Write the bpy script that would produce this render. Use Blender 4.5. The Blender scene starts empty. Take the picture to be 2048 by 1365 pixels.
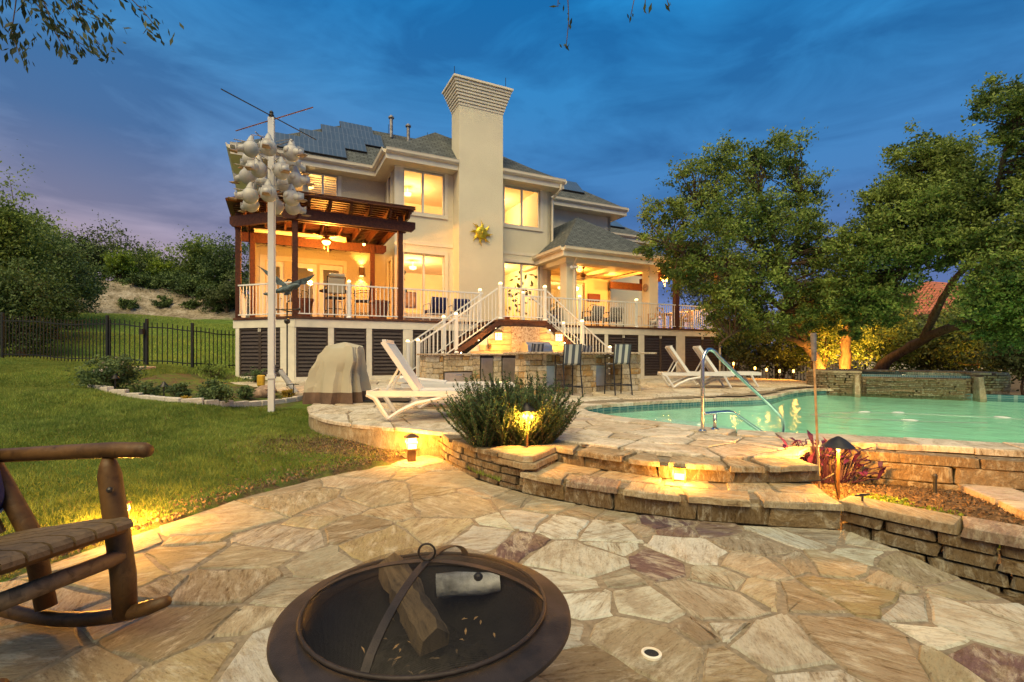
import bpy, bmesh, math, random
import numpy as np
from mathutils import Vector, Matrix
R = math.radians
rng = random.Random(7)
nrng = np.random.default_rng(7)
scene = bpy.context.scene
COL = scene.collection

# ------------------------------------------------------------------ camera
FPX, HOR, EYE = 975.0, 712.0, 1.4
cam = bpy.data.cameras.new('camera'); camo = bpy.data.objects.new('camera', cam); COL.objects.link(camo)
camo.location = (0, 0, EYE); camo.rotation_euler = (R(90), 0, 0)
cam.sensor_fit = 'HORIZONTAL'; cam.sensor_width = 36; cam.lens = 36 * FPX / 2048
cam.shift_y = (HOR - 682.5) / 2048; cam.clip_start = .05; cam.clip_end = 3000
scene.camera = camo

# ------------------------------------------------------------------ dusk sky
world = bpy.data.worlds.new('World'); scene.world = world; world.use_nodes = True
wn = world.node_tree; wn.nodes.clear()
def wnode(t, **k):
    n = wn.nodes.new(t)
    for a, b in k.items(): setattr(n, a, b)
    return n
SUN_ROT = R(-62)
wo = wnode('ShaderNodeOutputWorld'); bg = wnode('ShaderNodeBackground')
sky = wnode('ShaderNodeTexSky', sky_type='NISHITA', sun_disc=False)
sky.sun_elevation = R(1.0); sky.sun_rotation = SUN_ROT; sky.air_density = 1.0; sky.dust_density = .6; sky.ozone_density = 4.0
tc = wnode('ShaderNodeTexCoord'); sep = wnode('ShaderNodeSeparateXYZ'); wn.links.new(tc.outputs['Generated'], sep.inputs[0])
# thin dusk clouds: noise stretched over the sky plane
mp = wnode('ShaderNodeMapping'); mp.inputs['Scale'].default_value = (1.5, 1.5, 4.6); mp.inputs['Rotation'].default_value = (0, R(12), R(25))
wn.links.new(tc.outputs['Generated'], mp.inputs[0])
nz = wnode('ShaderNodeTexNoise'); nz.inputs['Scale'].default_value = 2.3; nz.inputs['Detail'].default_value = 7; nz.inputs['Roughness'].default_value = .56; nz.inputs['Distortion'].default_value = .5
wn.links.new(mp.outputs[0], nz.inputs['Vector'])
cr = wnode('ShaderNodeValToRGB'); cr.color_ramp.elements[0].position = .38; cr.color_ramp.elements[1].position = .62
wn.links.new(nz.outputs['Fac'], cr.inputs[0])
# after-sunset colour by elevation: rose at the horizon to deep blue overhead
er = wnode('ShaderNodeValToRGB'); e = er.color_ramp
e.elements[0].position = 0.0; e.elements[0].color = (.360, .250, .280, 1)
e.elements[1].position = 1.0; e.elements[1].color = (.006, .140, .380, 1)
for p, c in ((.17, (.310, .235, .300, 1)), (.26, (.205, .215, .335, 1)), (.35, (.090, .180, .360, 1)), (.47, (.046, .185, .410, 1)), (.6, (.014, .172, .450, 1))):
    q = e.elements.new(p); q.color = c
wn.links.new(sep.outputs['Z'], er.inputs[0])
e2_ = wnode('ShaderNodeValToRGB'); e = e2_.color_ramp          # away from the set sun the horizon stays blue-violet
e.elements[0].position = 0.0; e.elements[0].color = (.170, .205, .430, 1); e.elements[1].position = 1.0; e.elements[1].color = (.005, .140, .400, 1)
for p, c in ((.14, (.110, .175, .400, 1)), (.30, (.046, .155, .380, 1)), (.45, (.026, .165, .410, 1)), (.6, (.010, .170, .450, 1))):
    q = e.elements.new(p); q.color = c
wn.links.new(sep.outputs['Z'], e2_.inputs[0])
az = wnode('ShaderNodeMapRange', interpolation_type='SMOOTHSTEP'); az.inputs['From Min'].default_value = -.75; az.inputs['From Max'].default_value = .15; wn.links.new(sep.outputs['X'], az.inputs['Value'])
am = wnode('ShaderNodeMixRGB'); wn.links.new(az.outputs[0], am.inputs[0]); wn.links.new(er.outputs[0], am.inputs[1]); wn.links.new(e2_.outputs[0], am.inputs[2])
cm = wnode('ShaderNodeMixRGB', blend_type='MULTIPLY'); cm.inputs[0].default_value = 1.0
cr.color_ramp.elements[0].color = (1.22, 1.18, 1.10, 1); cr.color_ramp.elements[1].color = (.66, .70, .74, 1)
wn.links.new(am.outputs[0], cm.inputs[1]); wn.links.new(cr.outputs[0], cm.inputs[2])
# the physical sky adds its own glow towards the set sun
sm = wnode('ShaderNodeMixRGB', blend_type='ADD'); sm.inputs[0].default_value = .02
wn.links.new(cm.outputs[0], sm.inputs[1]); wn.links.new(sky.outputs[0], sm.inputs[2])
wn.links.new(sm.outputs[0], bg.inputs['Color']); bg.inputs['Strength'].default_value = .68
wn.links.new(bg.outputs[0], wo.inputs['Surface'])

# ------------------------------------------------------------------ soft afterglow sun
sd = bpy.data.lights.new('sun', 'SUN'); sd.energy = 2.65; sd.angle = R(50); sd.color = (1, .80, .40)
so = bpy.data.objects.new('sun', sd); COL.objects.link(so)
so.rotation_euler = (R(33), R(-12), 0)
vs = scene.view_settings; vs.view_transform = 'Standard'; vs.look = 'None'; vs.exposure = .85; vs.gamma = 1; vs.use_curve_mapping = False
scene.cycles.use_denoising = True
scene.cycles.max_bounces = 7; scene.cycles.diffuse_bounces = 3; scene.cycles.transparent_max_bounces = 16
scene.cycles.sample_clamp_indirect = 3.0; scene.cycles.caustics_reflective = False; scene.cycles.caustics_refractive = False
scene.cycles.blur_glossy = 1.0

# ------------------------------------------------------------------ place helpers
def gp(px, py, z):
    d = (EYE - z) * FPX / (py - HOR); return ((px - 1024) / FPX * d, d)
def rp(px, py, d): return ((px - 1024) / FPX * d, d, EYE + (HOR - py) / FPX * d)
TH = math.atan2(975, 2005); U = (math.cos(TH), math.sin(TH)); V = (-U[1], U[0]); P0 = (-6.01, 13.5)
def hw(a, b, z=0): return (P0[0] + a * U[0] + b * V[0], P0[1] + a * U[1] + b * V[1], z)
def ha(px, b):
    r = (px - 1024) / FPX; d = (V[0] * P0[0] + V[1] * P0[1] + b) / (V[0] * r + V[1])
    return (r * d - P0[0]) * U[0] + (d - P0[1]) * U[1]
def hz(px, py, b):
    r = (px - 1024) / FPX; d = (V[0] * P0[0] + V[1] * P0[1] + b) / (V[0] * r + V[1]); return EYE + (HOR - py) / FPX * d

# ------------------------------------------------------------------ object helpers
def thing(name, label, cat, loc=(0, 0, 0), rz=0, group=None, kind=None):
    o = bpy.data.objects.new(name, None); COL.objects.link(o); o.location = loc; o.rotation_euler = (0, 0, rz); o.empty_display_size = .1
    return tag(o, label, cat, group, kind)
def tag(o, label=None, cat=None, group=None, kind=None):
    if label: o['label'] = label
    if cat: o['category'] = cat
    if group: o['group'] = group
    if kind: o['kind'] = kind
    return o
def link(name, me, parent=None, loc=None, rot=None, scale=None):
    o = bpy.data.objects.new(name, me); COL.objects.link(o)
    if parent is not None: o.parent = parent
    if loc is not None: o.location = loc
    if rot is not None: o.rotation_euler = rot
    if scale is not None: o.scale = scale if hasattr(scale, '__len__') else (scale,) * 3
    return o
def copy_tree(o, parent=None):
    c = o.copy(); COL.objects.link(c); c.parent = parent
    for ch in list(o.children): copy_tree(ch, c)
    return c
def lamp(name, kind, loc, watts, color=(1, .55, .16), size=.05, parent=None, rot=None, spot=None, blend=.5):
    l = bpy.data.lights.new(name, kind); l.energy = watts; l.color = color
    if kind != 'AREA': l.shadow_soft_size = size
    else: l.size = size
    if spot: l.spot_size = R(spot); l.spot_blend = blend
    o = bpy.data.objects.new(name, l); COL.objects.link(o); o.location = loc
    if rot is not None: o.rotation_euler = rot
    if parent is not None: o.parent = parent
    return o
WARM = (1, .41, .055); WARM2 = (1, .45, .08)

class MB:
    def __init__(s): s.v = []; s.f = []
    def add(s, vs_, fs):
        n = len(s.v); s.v += [tuple(p) for p in vs_]; s.f += [tuple(i + n for i in q) for q in fs]; return s
    def box(s, x0, x1, y0, y1, z0, z1, ch=0):
        if ch: return s.cbox(x0, x1, y0, y1, z0, z1, ch)
        return s.add([(x0,y0,z0),(x1,y0,z0),(x1,y1,z0),(x0,y1,z0),(x0,y0,z1),(x1,y0,z1),(x1,y1,z1),(x0,y1,z1)],
                     [(0,3,2,1),(4,5,6,7),(0,1,5,4),(1,2,6,5),(2,3,7,6),(3,0,4,7)])
    def cbox(s, x0, x1, y0, y1, z0, z1, c, jit=0, r=None):
        X = (x0, x1); Y = (y0, y1); Z = (z0, z1); vv = []; idx = {}
        c = min(c, .4 * min(abs(x1 - x0), abs(y1 - y0), abs(z1 - z0)))
        for i in (0, 1):
            for j in (0, 1):
                for k in (0, 1):
                    p = [X[i], Y[j], Z[k]]; sg = (1 if i == 0 else -1, 1 if j == 0 else -1, 1 if k == 0 else -1)
                    q = [p[m] + ((r.uniform(-jit, jit)) if r else 0) for m in range(3)]
                    for ax in range(3):
                        w = list(q)
                        for m in range(3):
                            if m != ax: w[m] += sg[m] * c
                        idx[(i, j, k, ax)] = len(vv); vv.append(w)
        F = []
        def quad(a): F.append(a)
        for ax in range(3):
            o1, o2 = [m for m in range(3) if m != ax]
            for sd_ in (0, 1):
                ks = []
                for (m, n) in ((0, 0), (1, 0), (1, 1), (0, 1)):
                    t = [0, 0, 0]; t[ax] = sd_; t[o1] = m; t[o2] = n; ks.append(idx[(*t, ax)])
                flip = (sd_ == 0) != (ax == 1)
                F.append(tuple(ks[::-1] if flip else ks))
        for ax in range(3):
            o1, o2 = [m for m in range(3) if m != ax]
            for m in (0, 1):
                for n in (0, 1):
                    t0 = [0, 0, 0]; t0[o1] = m; t0[o2] = n; t1 = list(t0); t1[ax] = 1
                    q = (idx[(*t0, o1)], idx[(*t1, o1)], idx[(*t1, o2)], idx[(*t0, o2)])
                    if (m == n) != (ax == 1): q = q[::-1]
                    F.append(q)
        for i in (0, 1):
            for j in (0, 1):
                for k in (0, 1):
                    q = (idx[(i,j,k,0)], idx[(i,j,k,1)], idx[(i,j,k,2)])
                    if (i + j + k) % 2 == 0: q = q[::-1]
                    F.append(q)
        return s.add(vv, F)
    def bar(s, p, q, w, h, up=(0, 0, 1), ends=True):
        p = Vector(p); q = Vector(q); d = (q - p).normalized(); up = Vector(up)
        if abs(d.dot(up)) > .98: up = Vector((0, 1, 0))
        a = d.cross(up).normalized() * w / 2; b = a.cross(d).normalized() * h / 2
        vv = [p - a - b, p + a - b, p + a + b, p - a + b, q - a - b, q + a - b, q + a + b, q - a + b]
        return s.add(vv, [(3,2,1,0),(4,5,6,7),(0,1,5,4),(1,2,6,5),(2,3,7,6),(3,0,4,7)])
    def tube(s, pts, rad, n=8, caps=True, closed=False):
        pts = [Vector(p) for p in pts]; m = len(pts)
        rad = rad if hasattr(rad, '__len__') else [rad] * m
        base = len(s.v); prev = None
        for i, p in enumerate(pts):
            if closed: t = pts[(i + 1) % m] - pts[i - 1]
            else: t = pts[min(i + 1, m - 1)] - pts[max(i - 1, 0)]
            t = t.normalized() if t.length > 1e-9 else Vector((0, 0, 1))
            if prev is None:
                ref = Vector((0, 0, 1)) if abs(t.z) < .9 else Vector((1, 0, 0)); a = t.cross(ref).normalized()
            else:
                a = prev - t * prev.dot(t); a = a.normalized() if a.length > 1e-6 else t.orthogonal().normalized()
            prev = a; b = t.cross(a)
            for k in range(n):
                w = 2 * math.pi * k / n; s.v.append(tuple(p + (a * math.cos(w) + b * math.sin(w)) * rad[i]))
        for i in range(m if closed else m - 1):
            for k in range(n):
                i2 = (i + 1) % m
                s.f.append((base + i*n + k, base + i*n + (k+1) % n, base + i2*n + (k+1) % n, base + i2*n + k))
        if caps and not closed:
            s.f.append(tuple(base + k for k in range(n))[::-1]); s.f.append(tuple(base + (m-1)*n + k for k in range(n)))
        return s
    def lathe(s, prof, n=24, c=(0, 0, 0), cap0=False, cap1=False):
        base = len(s.v)
        for (r, z) in prof:
            for k in range(n):
                w = 2 * math.pi * k / n; s.v.append((c[0] + r * math.cos(w), c[1] + r * math.sin(w), c[2] + z))
        for i in range(len(prof) - 1):
            for k in range(n):
                s.f.append((base + i*n + k, base + i*n + (k+1) % n, base + (i+1)*n + (k+1) % n, base + (i+1)*n + k))
        if cap0: s.f.append(tuple(base + k for k in range(n))[::-1])
        if cap1: s.f.append(tuple(base + (len(prof)-1)*n + k for k in range(n)))
        return s
    def prism(s, poly, z0, z1, axis='z'):
        n = len(poly); m = {'z': lambda p, h: (p[0], p[1], h), 'y': lambda p, h: (p[0], h, p[1]), 'x': lambda p, h: (h, p[0], p[1])}[axis]
        return s.add([m(p, z0) for p in poly] + [m(p, z1) for p in poly],
                     [tuple(range(n))[::-1], tuple(range(n, 2*n))] + [(i, (i+1) % n, n + (i+1) % n, n + i) for i in range(n)])
    def ball(s, c, r, n=10, m=6):
        r = r if hasattr(r, '__len__') else (r, r, r); base = len(s.v)
        s.v.append((c[0], c[1], c[2] - r[2]))
        for i in range(1, m):
            ph = -math.pi/2 + math.pi * i / m
            for k in range(n):
                w = 2*math.pi*k/n; s.v.append((c[0] + r[0]*math.cos(ph)*math.cos(w), c[1] + r[1]*math.cos(ph)*math.sin(w), c[2] + r[2]*math.sin(ph)))
        s.v.append((c[0], c[1], c[2] + r[2])); top = len(s.v) - 1
        for k in range(n):
            s.f.append((base, base + 1 + (k+1) % n, base + 1 + k))
            for i in range(m - 2): s.f.append((base+1+i*n+k, base+1+i*n+(k+1) % n, base+1+(i+1)*n+(k+1) % n, base+1+(i+1)*n+k))
            s.f.append((base+1+(m-2)*n+k, base+1+(m-2)*n+(k+1) % n, top))
        return s
    def xf(s, M, start=0):
        for i in range(start, len(s.v)): s.v[i] = tuple(M @ Vector(s.v[i]))
        return s
    def mesh(s, name, mat=None, smooth=False, fix=False):
        me = bpy.data.meshes.new(name); me.from_pydata(s.v, [], s.f); me.update()
        if fix:
            b = bmesh.new(); b.from_mesh(me); bmesh.ops.recalc_face_normals(b, faces=b.faces); b.to_mesh(me); b.free()
        if mat: me.materials.append(mat)
        if smooth:
            me.polygons.foreach_set('use_smooth', [True] * len(me.polygons))
            if smooth != 'all':
                try: me.set_sharp_from_angle(angle=R(40))
                except Exception: pass
        return me
    def build(s, name, mat, parent=None, loc=None, rot=None, smooth=False, fix=False):
        return link(name, s.mesh(name, mat, smooth, fix), parent, loc, rot)

def chaikin(p, it=2, closed=False):
    for _ in range(it):
        q = []; n = len(p)
        if not closed: q.append(p[0])
        for i in range(n if closed else n - 1):
            a, b = p[i], p[(i + 1) % n]
            q.append(tuple(.75 * x + .25 * y for x, y in zip(a, b))); q.append(tuple(.25 * x + .75 * y for x, y in zip(a, b)))
        if not closed: q.append(p[-1])
        p = q
    return p
def resample(p, step, closed=False):
    if closed: p = list(p) + [p[0]]
    L = [0]
    for a, b in zip(p, p[1:]): L.append(L[-1] + math.dist(a, b))
    n = max(1, round(L[-1] / step)); out = []
    j = 0
    for i in range(n + (0 if closed else 1)):
        t = L[-1] * i / n
        while j < len(L) - 2 and L[j + 1] < t: j += 1
        w = (t - L[j]) / max(1e-9, L[j + 1] - L[j]); out.append(tuple(x + (y - x) * w for x, y in zip(p[j], p[j + 1])))
    return out
def inpoly(x, y, P):
    c = False; n = len(P); j = n - 1
    for i in range(n):
        if (P[i][1] > y) != (P[j][1] > y) and x < (P[j][0]-P[i][0]) * (y-P[i][1]) / (P[j][1]-P[i][1]) + P[i][0]: c = not c
        j = i
    return c
def pdist(x, y, P, closed=True):
    best = 1e9; n = len(P)
    for i in range(n if closed else n - 1):
        ax, ay = P[i][0], P[i][1]; bx, by = P[(i+1) % n][0], P[(i+1) % n][1]
        dx, dy = bx-ax, by-ay; t = max(0, min(1, ((x-ax)*dx + (y-ay)*dy) / (dx*dx + dy*dy + 1e-12)))
        best = min(best, math.hypot(x-ax-t*dx, y-ay-t*dy))
    return best

# ------------------------------------------------------------------ materials
def newmat(name):
    m = bpy.data.materials.new(name); m.use_nodes = True; t = m.node_tree; t.nodes.clear()
    o = t.nodes.new('ShaderNodeOutputMaterial'); p = t.nodes.new('ShaderNodeBsdfPrincipled'); t.links.new(p.outputs[0], o.inputs[0])
    return m, t, p
def nd(t, typ, props=None, **ins):
    n = t.nodes.new(typ)
    for k, v in (props or {}).items(): setattr(n, k, v)
    for k, v in ins.items():
        i = n.inputs[int(k[1:])] if k[0] == '_' and k[1:].isdigit() else n.inputs[k.replace('_', ' ')]
        if isinstance(v, bpy.types.NodeSocket): t.links.new(v, i)
        else: i.default_value = v
    return n
def ramp(t, fac, stops, interp='LINEAR'):
    n = t.nodes.new('ShaderNodeValToRGB'); n.color_ramp.interpolation = interp
    e = n.color_ramp.elements
    e[0].position = stops[0][0]; e[0].color = (*stops[0][1], 1); e[1].position = stops[-1][0]; e[1].color = (*stops[-1][1], 1)
    for p, c in stops[1:-1]: q = e.new(p); q.color = (*c, 1)
    t.links.new(fac, n.inputs[0]); return n.outputs[0]
def coords(t, kind='Object', scale=(1, 1, 1), rot=(0, 0, 0), off=None):
    if kind == 'World': v = t.nodes.new('ShaderNodeNewGeometry').outputs['Position']
    else: v = t.nodes.new('ShaderNodeTexCoord').outputs[kind]
    m = nd(t, 'ShaderNodeMapping', Vector=v, Scale=scale, Rotation=rot); return m.outputs[0]
def noise(t, vec, scale, detail=5, rough=.55, dist=0):
    return nd(t, 'ShaderNodeTexNoise', Vector=vec, Scale=scale, Detail=detail, Roughness=rough, Distortion=dist).outputs['Fac']
def mix(t, fac, a, b, mode='MIX'):
    n = nd(t, 'ShaderNodeMixRGB', {'blend_type': mode}); 
    for i, v in ((0, fac), (1, a), (2, b)):
        if isinstance(v, bpy.types.NodeSocket): t.links.new(v, n.inputs[i])
        else: n.inputs[i].default_value = v if i == 0 else ((*v, 1) if len(v) == 3 else v)
    return n.outputs[0]
def bump(t, p, h, strength=.3, dist=.02, prev=None):
    b = nd(t, 'ShaderNodeBump', Height=h, Strength=strength, Distance=dist)
    if prev is not None: t.links.new(prev, b.inputs['Normal'])
    t.links.new(b.outputs[0], p.inputs['Normal']); return b.outputs[0]
def simple(name, col, rough=.6, metal=0, var=.12, scale=8, bmp=0, bscale=60, kind='Object', spec=.4):
    m, t, p = newmat(name); c = coords(t, kind)
    f = noise(t, c, scale)
    lo = tuple(max(0, x * (1 - var * 2)) for x in col); hi = tuple(min(1, x * (1 + var)) for x in col)
    t.links.new(ramp(t, f, [(.3, lo), (.7, hi)]), p.inputs['Base Color'])
    p.inputs['Roughness'].default_value = rough; p.inputs['Metallic'].default_value = metal; p.inputs['Specular IOR Level'].default_value = spec
    if bmp: bump(t, p, noise(t, c, bscale, 4), bmp, .01)
    return m
def emit(name, col, strength):
    m = bpy.data.materials.new(name); m.use_nodes = True; t = m.node_tree; t.nodes.clear()
    o = t.nodes.new('ShaderNodeOutputMaterial'); e = t.nodes.new('ShaderNodeEmission'); e.inputs[0].default_value = (*col, 1); e.inputs[1].default_value = strength
    t.links.new(e.outputs[0], o.inputs[0]); return m
def attr(t, name='var'): return nd(t, 'ShaderNodeAttribute', {'attribute_name': name})

M = {}
def stone_mat(name, stops, relief=.5, vscale=1.0):
    m, t, p = newmat(name)
    oi = t.nodes.new('ShaderNodeObjectInfo')
    w = coords(t, 'World', (vscale,) * 3)
    # each stone turns its own grain
    comb = nd(t, 'ShaderNodeCombineXYZ', X=oi.outputs['Random'], Y=oi.outputs['Random'], Z=oi.outputs['Random'])
    sc_ = nd(t, 'ShaderNodeVectorMath', {'operation': 'SCALE'}, _0=comb.outputs[0]); sc_.inputs['Scale'].default_value = 40
    v = nd(t, 'ShaderNodeVectorMath', {'operation': 'ADD'}, _0=w, _1=sc_.outputs[0]).outputs[0]
    ang = nd(t, 'ShaderNodeMath', {'operation': 'MULTIPLY'}, _0=oi.outputs['Random'], _1=19.0)
    vr = nd(t, 'ShaderNodeVectorRotate', {'rotation_type': 'Z_AXIS'}, Vector=v, Angle=ang.outputs[0]).outputs[0]
    vs2 = nd(t, 'ShaderNodeMapping', Vector=vr, Scale=(1, 2.6, 1)).outputs[0]
    base = ramp(t, oi.outputs['Random'], stops, 'CONSTANT')
    base = mix(t, oi.outputs['Alpha'], oi.outputs['Color'], base)
    base = mix(t, ramp(t, noise(t, v, 2.6, 7, .72, 1.0), [(.47, (0, 0, 0)), (.60, (.6, .6, .6))]), base, (.27, .21, .13))
    base = mix(t, ramp(t, noise(t, vs2, 3.6, 8, .75, .6), [(.50, (0, 0, 0)), (.62, (.7, .7, .7))]), base, (.54, .50, .385))
    st_ = nd(t, 'ShaderNodeMapping', Vector=vr, Scale=(1.1, 5.5, 2)).outputs[0]
    n1 = noise(t, st_, 5.0, 9, .74, .35); n2 = noise(t, vs2, 34, 6, .7); n3 = noise(t, vs2, 1.6, 4, .55)
    amt = nd(t, 'ShaderNodeMapRange', Value=nd(t, 'ShaderNodeMath', {'operation': 'FRACT'}, _0=nd(t, 'ShaderNodeMath', {'operation': 'MULTIPLY'}, _0=oi.outputs['Random'], _1=37.7).outputs[0]).outputs[0]); amt.inputs['To Min'].default_value = .35; amt.inputs['To Max'].default_value = 1.0
    c = mix(t, amt.outputs[0], base, ramp(t, n1, [(.34, (.30, .22, .15)), (.44, (.80, .74, .66)), (.52, (1, 1, 1)), (.70, (1.12, 1.1, 1.05))]), 'MULTIPLY')
    c = mix(t, .8, c, ramp(t, n2, [(.30, (.38, .30, .23)), (.44, (.92, .90, .87)), (.7, (1.12, 1.1, 1.06))]), 'MULTIPLY')
    t.links.new(c, p.inputs['Base Color'])
    p.inputs['Roughness'].default_value = .8; p.inputs['Specular IOR Level'].default_value = .25
    b1 = bump(t, p, n3, relief, .06); b2 = bump(t, p, n1, relief, .045, b1); bump(t, p, n2, relief * .8, .012, b2)
    return m
T_, W_, P_, B_, O_, G_ = (.41,.35,.23), (.56,.56,.47), (.15,.095,.095), (.30,.24,.155), (.41,.335,.18), (.41,.385,.30)
M['flag'] = stone_mat('flagstone', [(0, T_), (.22, W_), (.36, B_), (.5, T_), (.66, G_), (.78, O_), (.88, W_), (.95, P_)], .6)
M['flagpale'] = stone_mat('pool_flagstone', [(0, (.62,.52,.39)), (.3, (.68,.61,.50)), (.5, (.56,.46,.34)), (.7, (.64,.57,.46)), (.9, (.48,.39,.32))], .4)
M['stack'] = stone_mat('stacked_stone', [(0, (.23,.165,.085)), (.3, (.18,.125,.062)), (.55, (.28,.20,.11)), (.75, (.16,.115,.07)), (.88, (.25,.19,.125))], .8, 2.0)
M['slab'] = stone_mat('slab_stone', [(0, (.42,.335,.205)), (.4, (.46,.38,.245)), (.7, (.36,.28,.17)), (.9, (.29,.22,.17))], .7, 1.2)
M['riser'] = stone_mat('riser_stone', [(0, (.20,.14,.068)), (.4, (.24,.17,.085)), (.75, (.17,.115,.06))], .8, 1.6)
M['lime'] = stone_mat('limestone', [(0, (.66,.55,.36)), (.3, (.72,.64,.47)), (.55, (.62,.50,.31)), (.72, (.74,.68,.54)), (.9, (.58,.36,.13))], .6, 2.0)
M['mortar'] = simple('mortar', (.27, .21, .135), .9, 0, .2, 30, .5, 180, 'World')
M['soil'] = simple('soil', (.10, .066, .038), .95, 0, .35, 25, .8, 90, 'World')
def mk_stucco(name, col, bs=.5, sc=34):
    m, t, p = newmat(name); c = coords(t, 'World')
    f = noise(t, c, .9, 4)
    t.links.new(ramp(t, f, [(.3, tuple(x * .9 for x in col)), (.7, col)]), p.inputs['Base Color'])
    p.inputs['Roughness'].default_value = .9; p.inputs['Specular IOR Level'].default_value = .2
    bump(t, p, noise(t, c, sc, 6, .65), bs, .06); return m
M['stucco'] = mk_stucco('stucco', (.80, .71, .51))
M['stuccorough'] = mk_stucco('stucco_rough', (.72, .61, .41), .9, 22)  # warmer than the main stucco: pergola lamp glow put into the wall colour
M['trim'] = simple('cream_trim', (.78, .69, .52), .55, 0, .05, 3)
M['whitetrim'] = simple('white_trim', (.76, .70, .57), .55, 0, .06, 4, .1, 40)
M['white'] = simple('white_paint', (.82, .80, .75), .4, 0, .05, 5)
M['whitepl'] = simple('white_plastic', (.68, .66, .63), .42, 0, .04, 3)
M['gourd'] = simple('gourd_plastic', (.46, .44, .41), .5, 0, .08, 6)
def mk_shingle():
    m, t, p = newmat('roof_shingle'); c = t.nodes.new('ShaderNodeTexCoord').outputs['UV']
    b = nd(t, 'ShaderNodeTexBrick', {'offset': .5}, Vector=c, Scale=1.0, Mortar_Size=.012, Bias=.0, Brick_Width=.30, Row_Height=.14)
    b.inputs['Color1'].default_value = (.072, .082, .084, 1); b.inputs['Color2'].default_value = (.12, .132, .132, 1); b.inputs['Mortar'].default_value = (.02, .022, .024, 1)
    f = noise(t, c, 5, 6, .7)
    t.links.new(mix(t, .6, b.outputs['Color'], ramp(t, f, [(.3, (.5, .5, .5)), (.7, (1.35, 1.35, 1.3))]), 'MULTIPLY'), p.inputs['Base Color'])
    p.inputs['Roughness'].default_value = .9
    sp = nd(t, 'ShaderNodeSeparateXYZ', _0=c); fr = nd(t, 'ShaderNodeMath', {'operation': 'MODULO'}, _0=sp.outputs[1], _1=.14)
    b1 = bump(t, p, fr.outputs[0], .9, .25); bump(t, p, noise(t, c, 60, 3), .3, .01, b1); return m
M['shingle'] = mk_shingle()
def mk_wood(name, col, col2, scale=(1, 1, 1), rough=.6, kind='Object', gr=14, bmp=.3, spec=.3):
    m, t, p = newmat(name); c = coords(t, kind, scale)
    oi = t.nodes.new('ShaderNodeObjectInfo')
    ad = nd(t, 'ShaderNodeVectorMath', {'operation': 'ADD'}, _0=c); 
    cb = nd(t, 'ShaderNodeCombineXYZ', X=oi.outputs['Random'], Y=oi.outputs['Random']); s_ = nd(t, 'ShaderNodeVectorMath', {'operation': 'SCALE'}, _0=cb.outputs[0]); s_.inputs['Scale'].default_value = 17
    t.links.new(s_.outputs[0], ad.inputs[1]); v = ad.outputs[0]
    f = noise(t, v, gr, 6, .6, .8); f2 = noise(t, v, 2.5, 3)
    cc = ramp(t, f, [(.28, col2), (.5, col), (.72, tuple(min(1, x * 1.25) for x in col))])
    cc = mix(t, .5, cc, ramp(t, f2, [(.3, (.6, .6, .6)), (.7, (1.2, 1.2, 1.2))]), 'MULTIPLY')
    t.links.new(cc, p.inputs['Base Color']); p.inputs['Roughness'].default_value = rough; p.inputs['Specular IOR Level'].default_value = spec
    bump(t, p, f, bmp, .01); return m
M['pergola'] = mk_wood('stained_pergola_wood', (.090, .027, .012), (.032, .010, .006), (6, 6, 6), .6, 'World', 3)
M['deckwood'] = mk_wood('dark_deck_wood', (.11, .045, .025), (.05, .02, .012), (4, 4, 4), .6, 'World', 3)
M['louvre'] = mk_wood('brown_louvre', (.066, .048, .040), (.036, .026, .022), (2, 2, 8), .5, 'World', 4, .15)
M['board'] = mk_wood('warm_board', (.56, .40, .22), (.36, .24, .12), (1.2, 1.2, 9), .6, 'World', 3, .2)
M['log'] = mk_wood('varnished_log', (.105, .052, .016), (.05, .023, .007), (2, 2, 2), .5, 'Object', 7, .5)
M['slatwood'] = mk_wood('weathered_slat', (.15, .10, .055), (.06, .04, .022), (3, 3, 3), .6, 'Object', 7, .5)
M['bark'] = mk_wood('oak_bark', (.115, .08, .055), (.035, .025, .018), (5, 5, 1.6), .95, 'World', 3, 1.0, .1)
M['firewood'] = mk_wood('split_firewood', (.17, .115, .062), (.05, .033, .02), (3, 14, 3), .9, 'Object', 3, .7)
M['teak'] = mk_wood('light_wood', (.50, .31, .14), (.34, .2, .09), (3, 3, 3), .55, 'Object', 5)
M['birch'] = simple('birch_bark', (.56, .54, .49), .8, 0, .42, 9, .8, 30)
M['iron'] = simple('black_iron', (.016, .017, .018), .55, 0, .2, 12)
M['soot'] = simple('sooty_steel', (.014, .011, .010), .8, 0, .4, 7, .3, 90)
M['rust'] = simple('bronzed_steel', (.036, .025, .021), .58, .2, .34, 9, .25, 220)
M['bronze'] = simple('bronze', (.28, .15, .06), .45, .7, .2, 10)
M['darkmetal'] = simple('dark_metal', (.05, .045, .042), .45, .5, .2, 12)
M['steel'] = simple('stainless_steel', (.62, .62, .60), .26, 1, .08, 6)
M['brushed'] = simple('brushed_steel', (.55, .54, .51), .38, .9, .08, 6)
M['galv'] = simple('galvanised_pipe', (.36, .33, .30), .5, .6, .3, 9)
M['rubber'] = simple('black_rubber', (.02, .02, .02), .8)
M['solar'] = simple('solar_cell', (.035, .055, .085), .28, 0, .1, 3, spec=.7)
M['blue'] = simple('navy_fabric', (.018, .024, .11), .85, 0, .2, 40, .3, 200)
M['tan'] = simple('tan_canvas', (.42, .375, .275), .75, 0, .05, 2.5, .12, 300)
M['brown'] = simple('brown_canvas', (.135, .083, .055), .8, 0, .2, 5, .3, 20)
M['terracotta'] = simple('terracotta', (.20, .075, .04), .75, 0, .2, 8, .2, 60)
M['clay'] = simple('pale_clay', (.40, .27, .19), .8, 0, .3, 7, .3, 50)
M['gold'] = simple('gilded_metal', (.60, .46, .035), .38, .55, .2, 14, .2, 40)
M['granite'] = None
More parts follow.
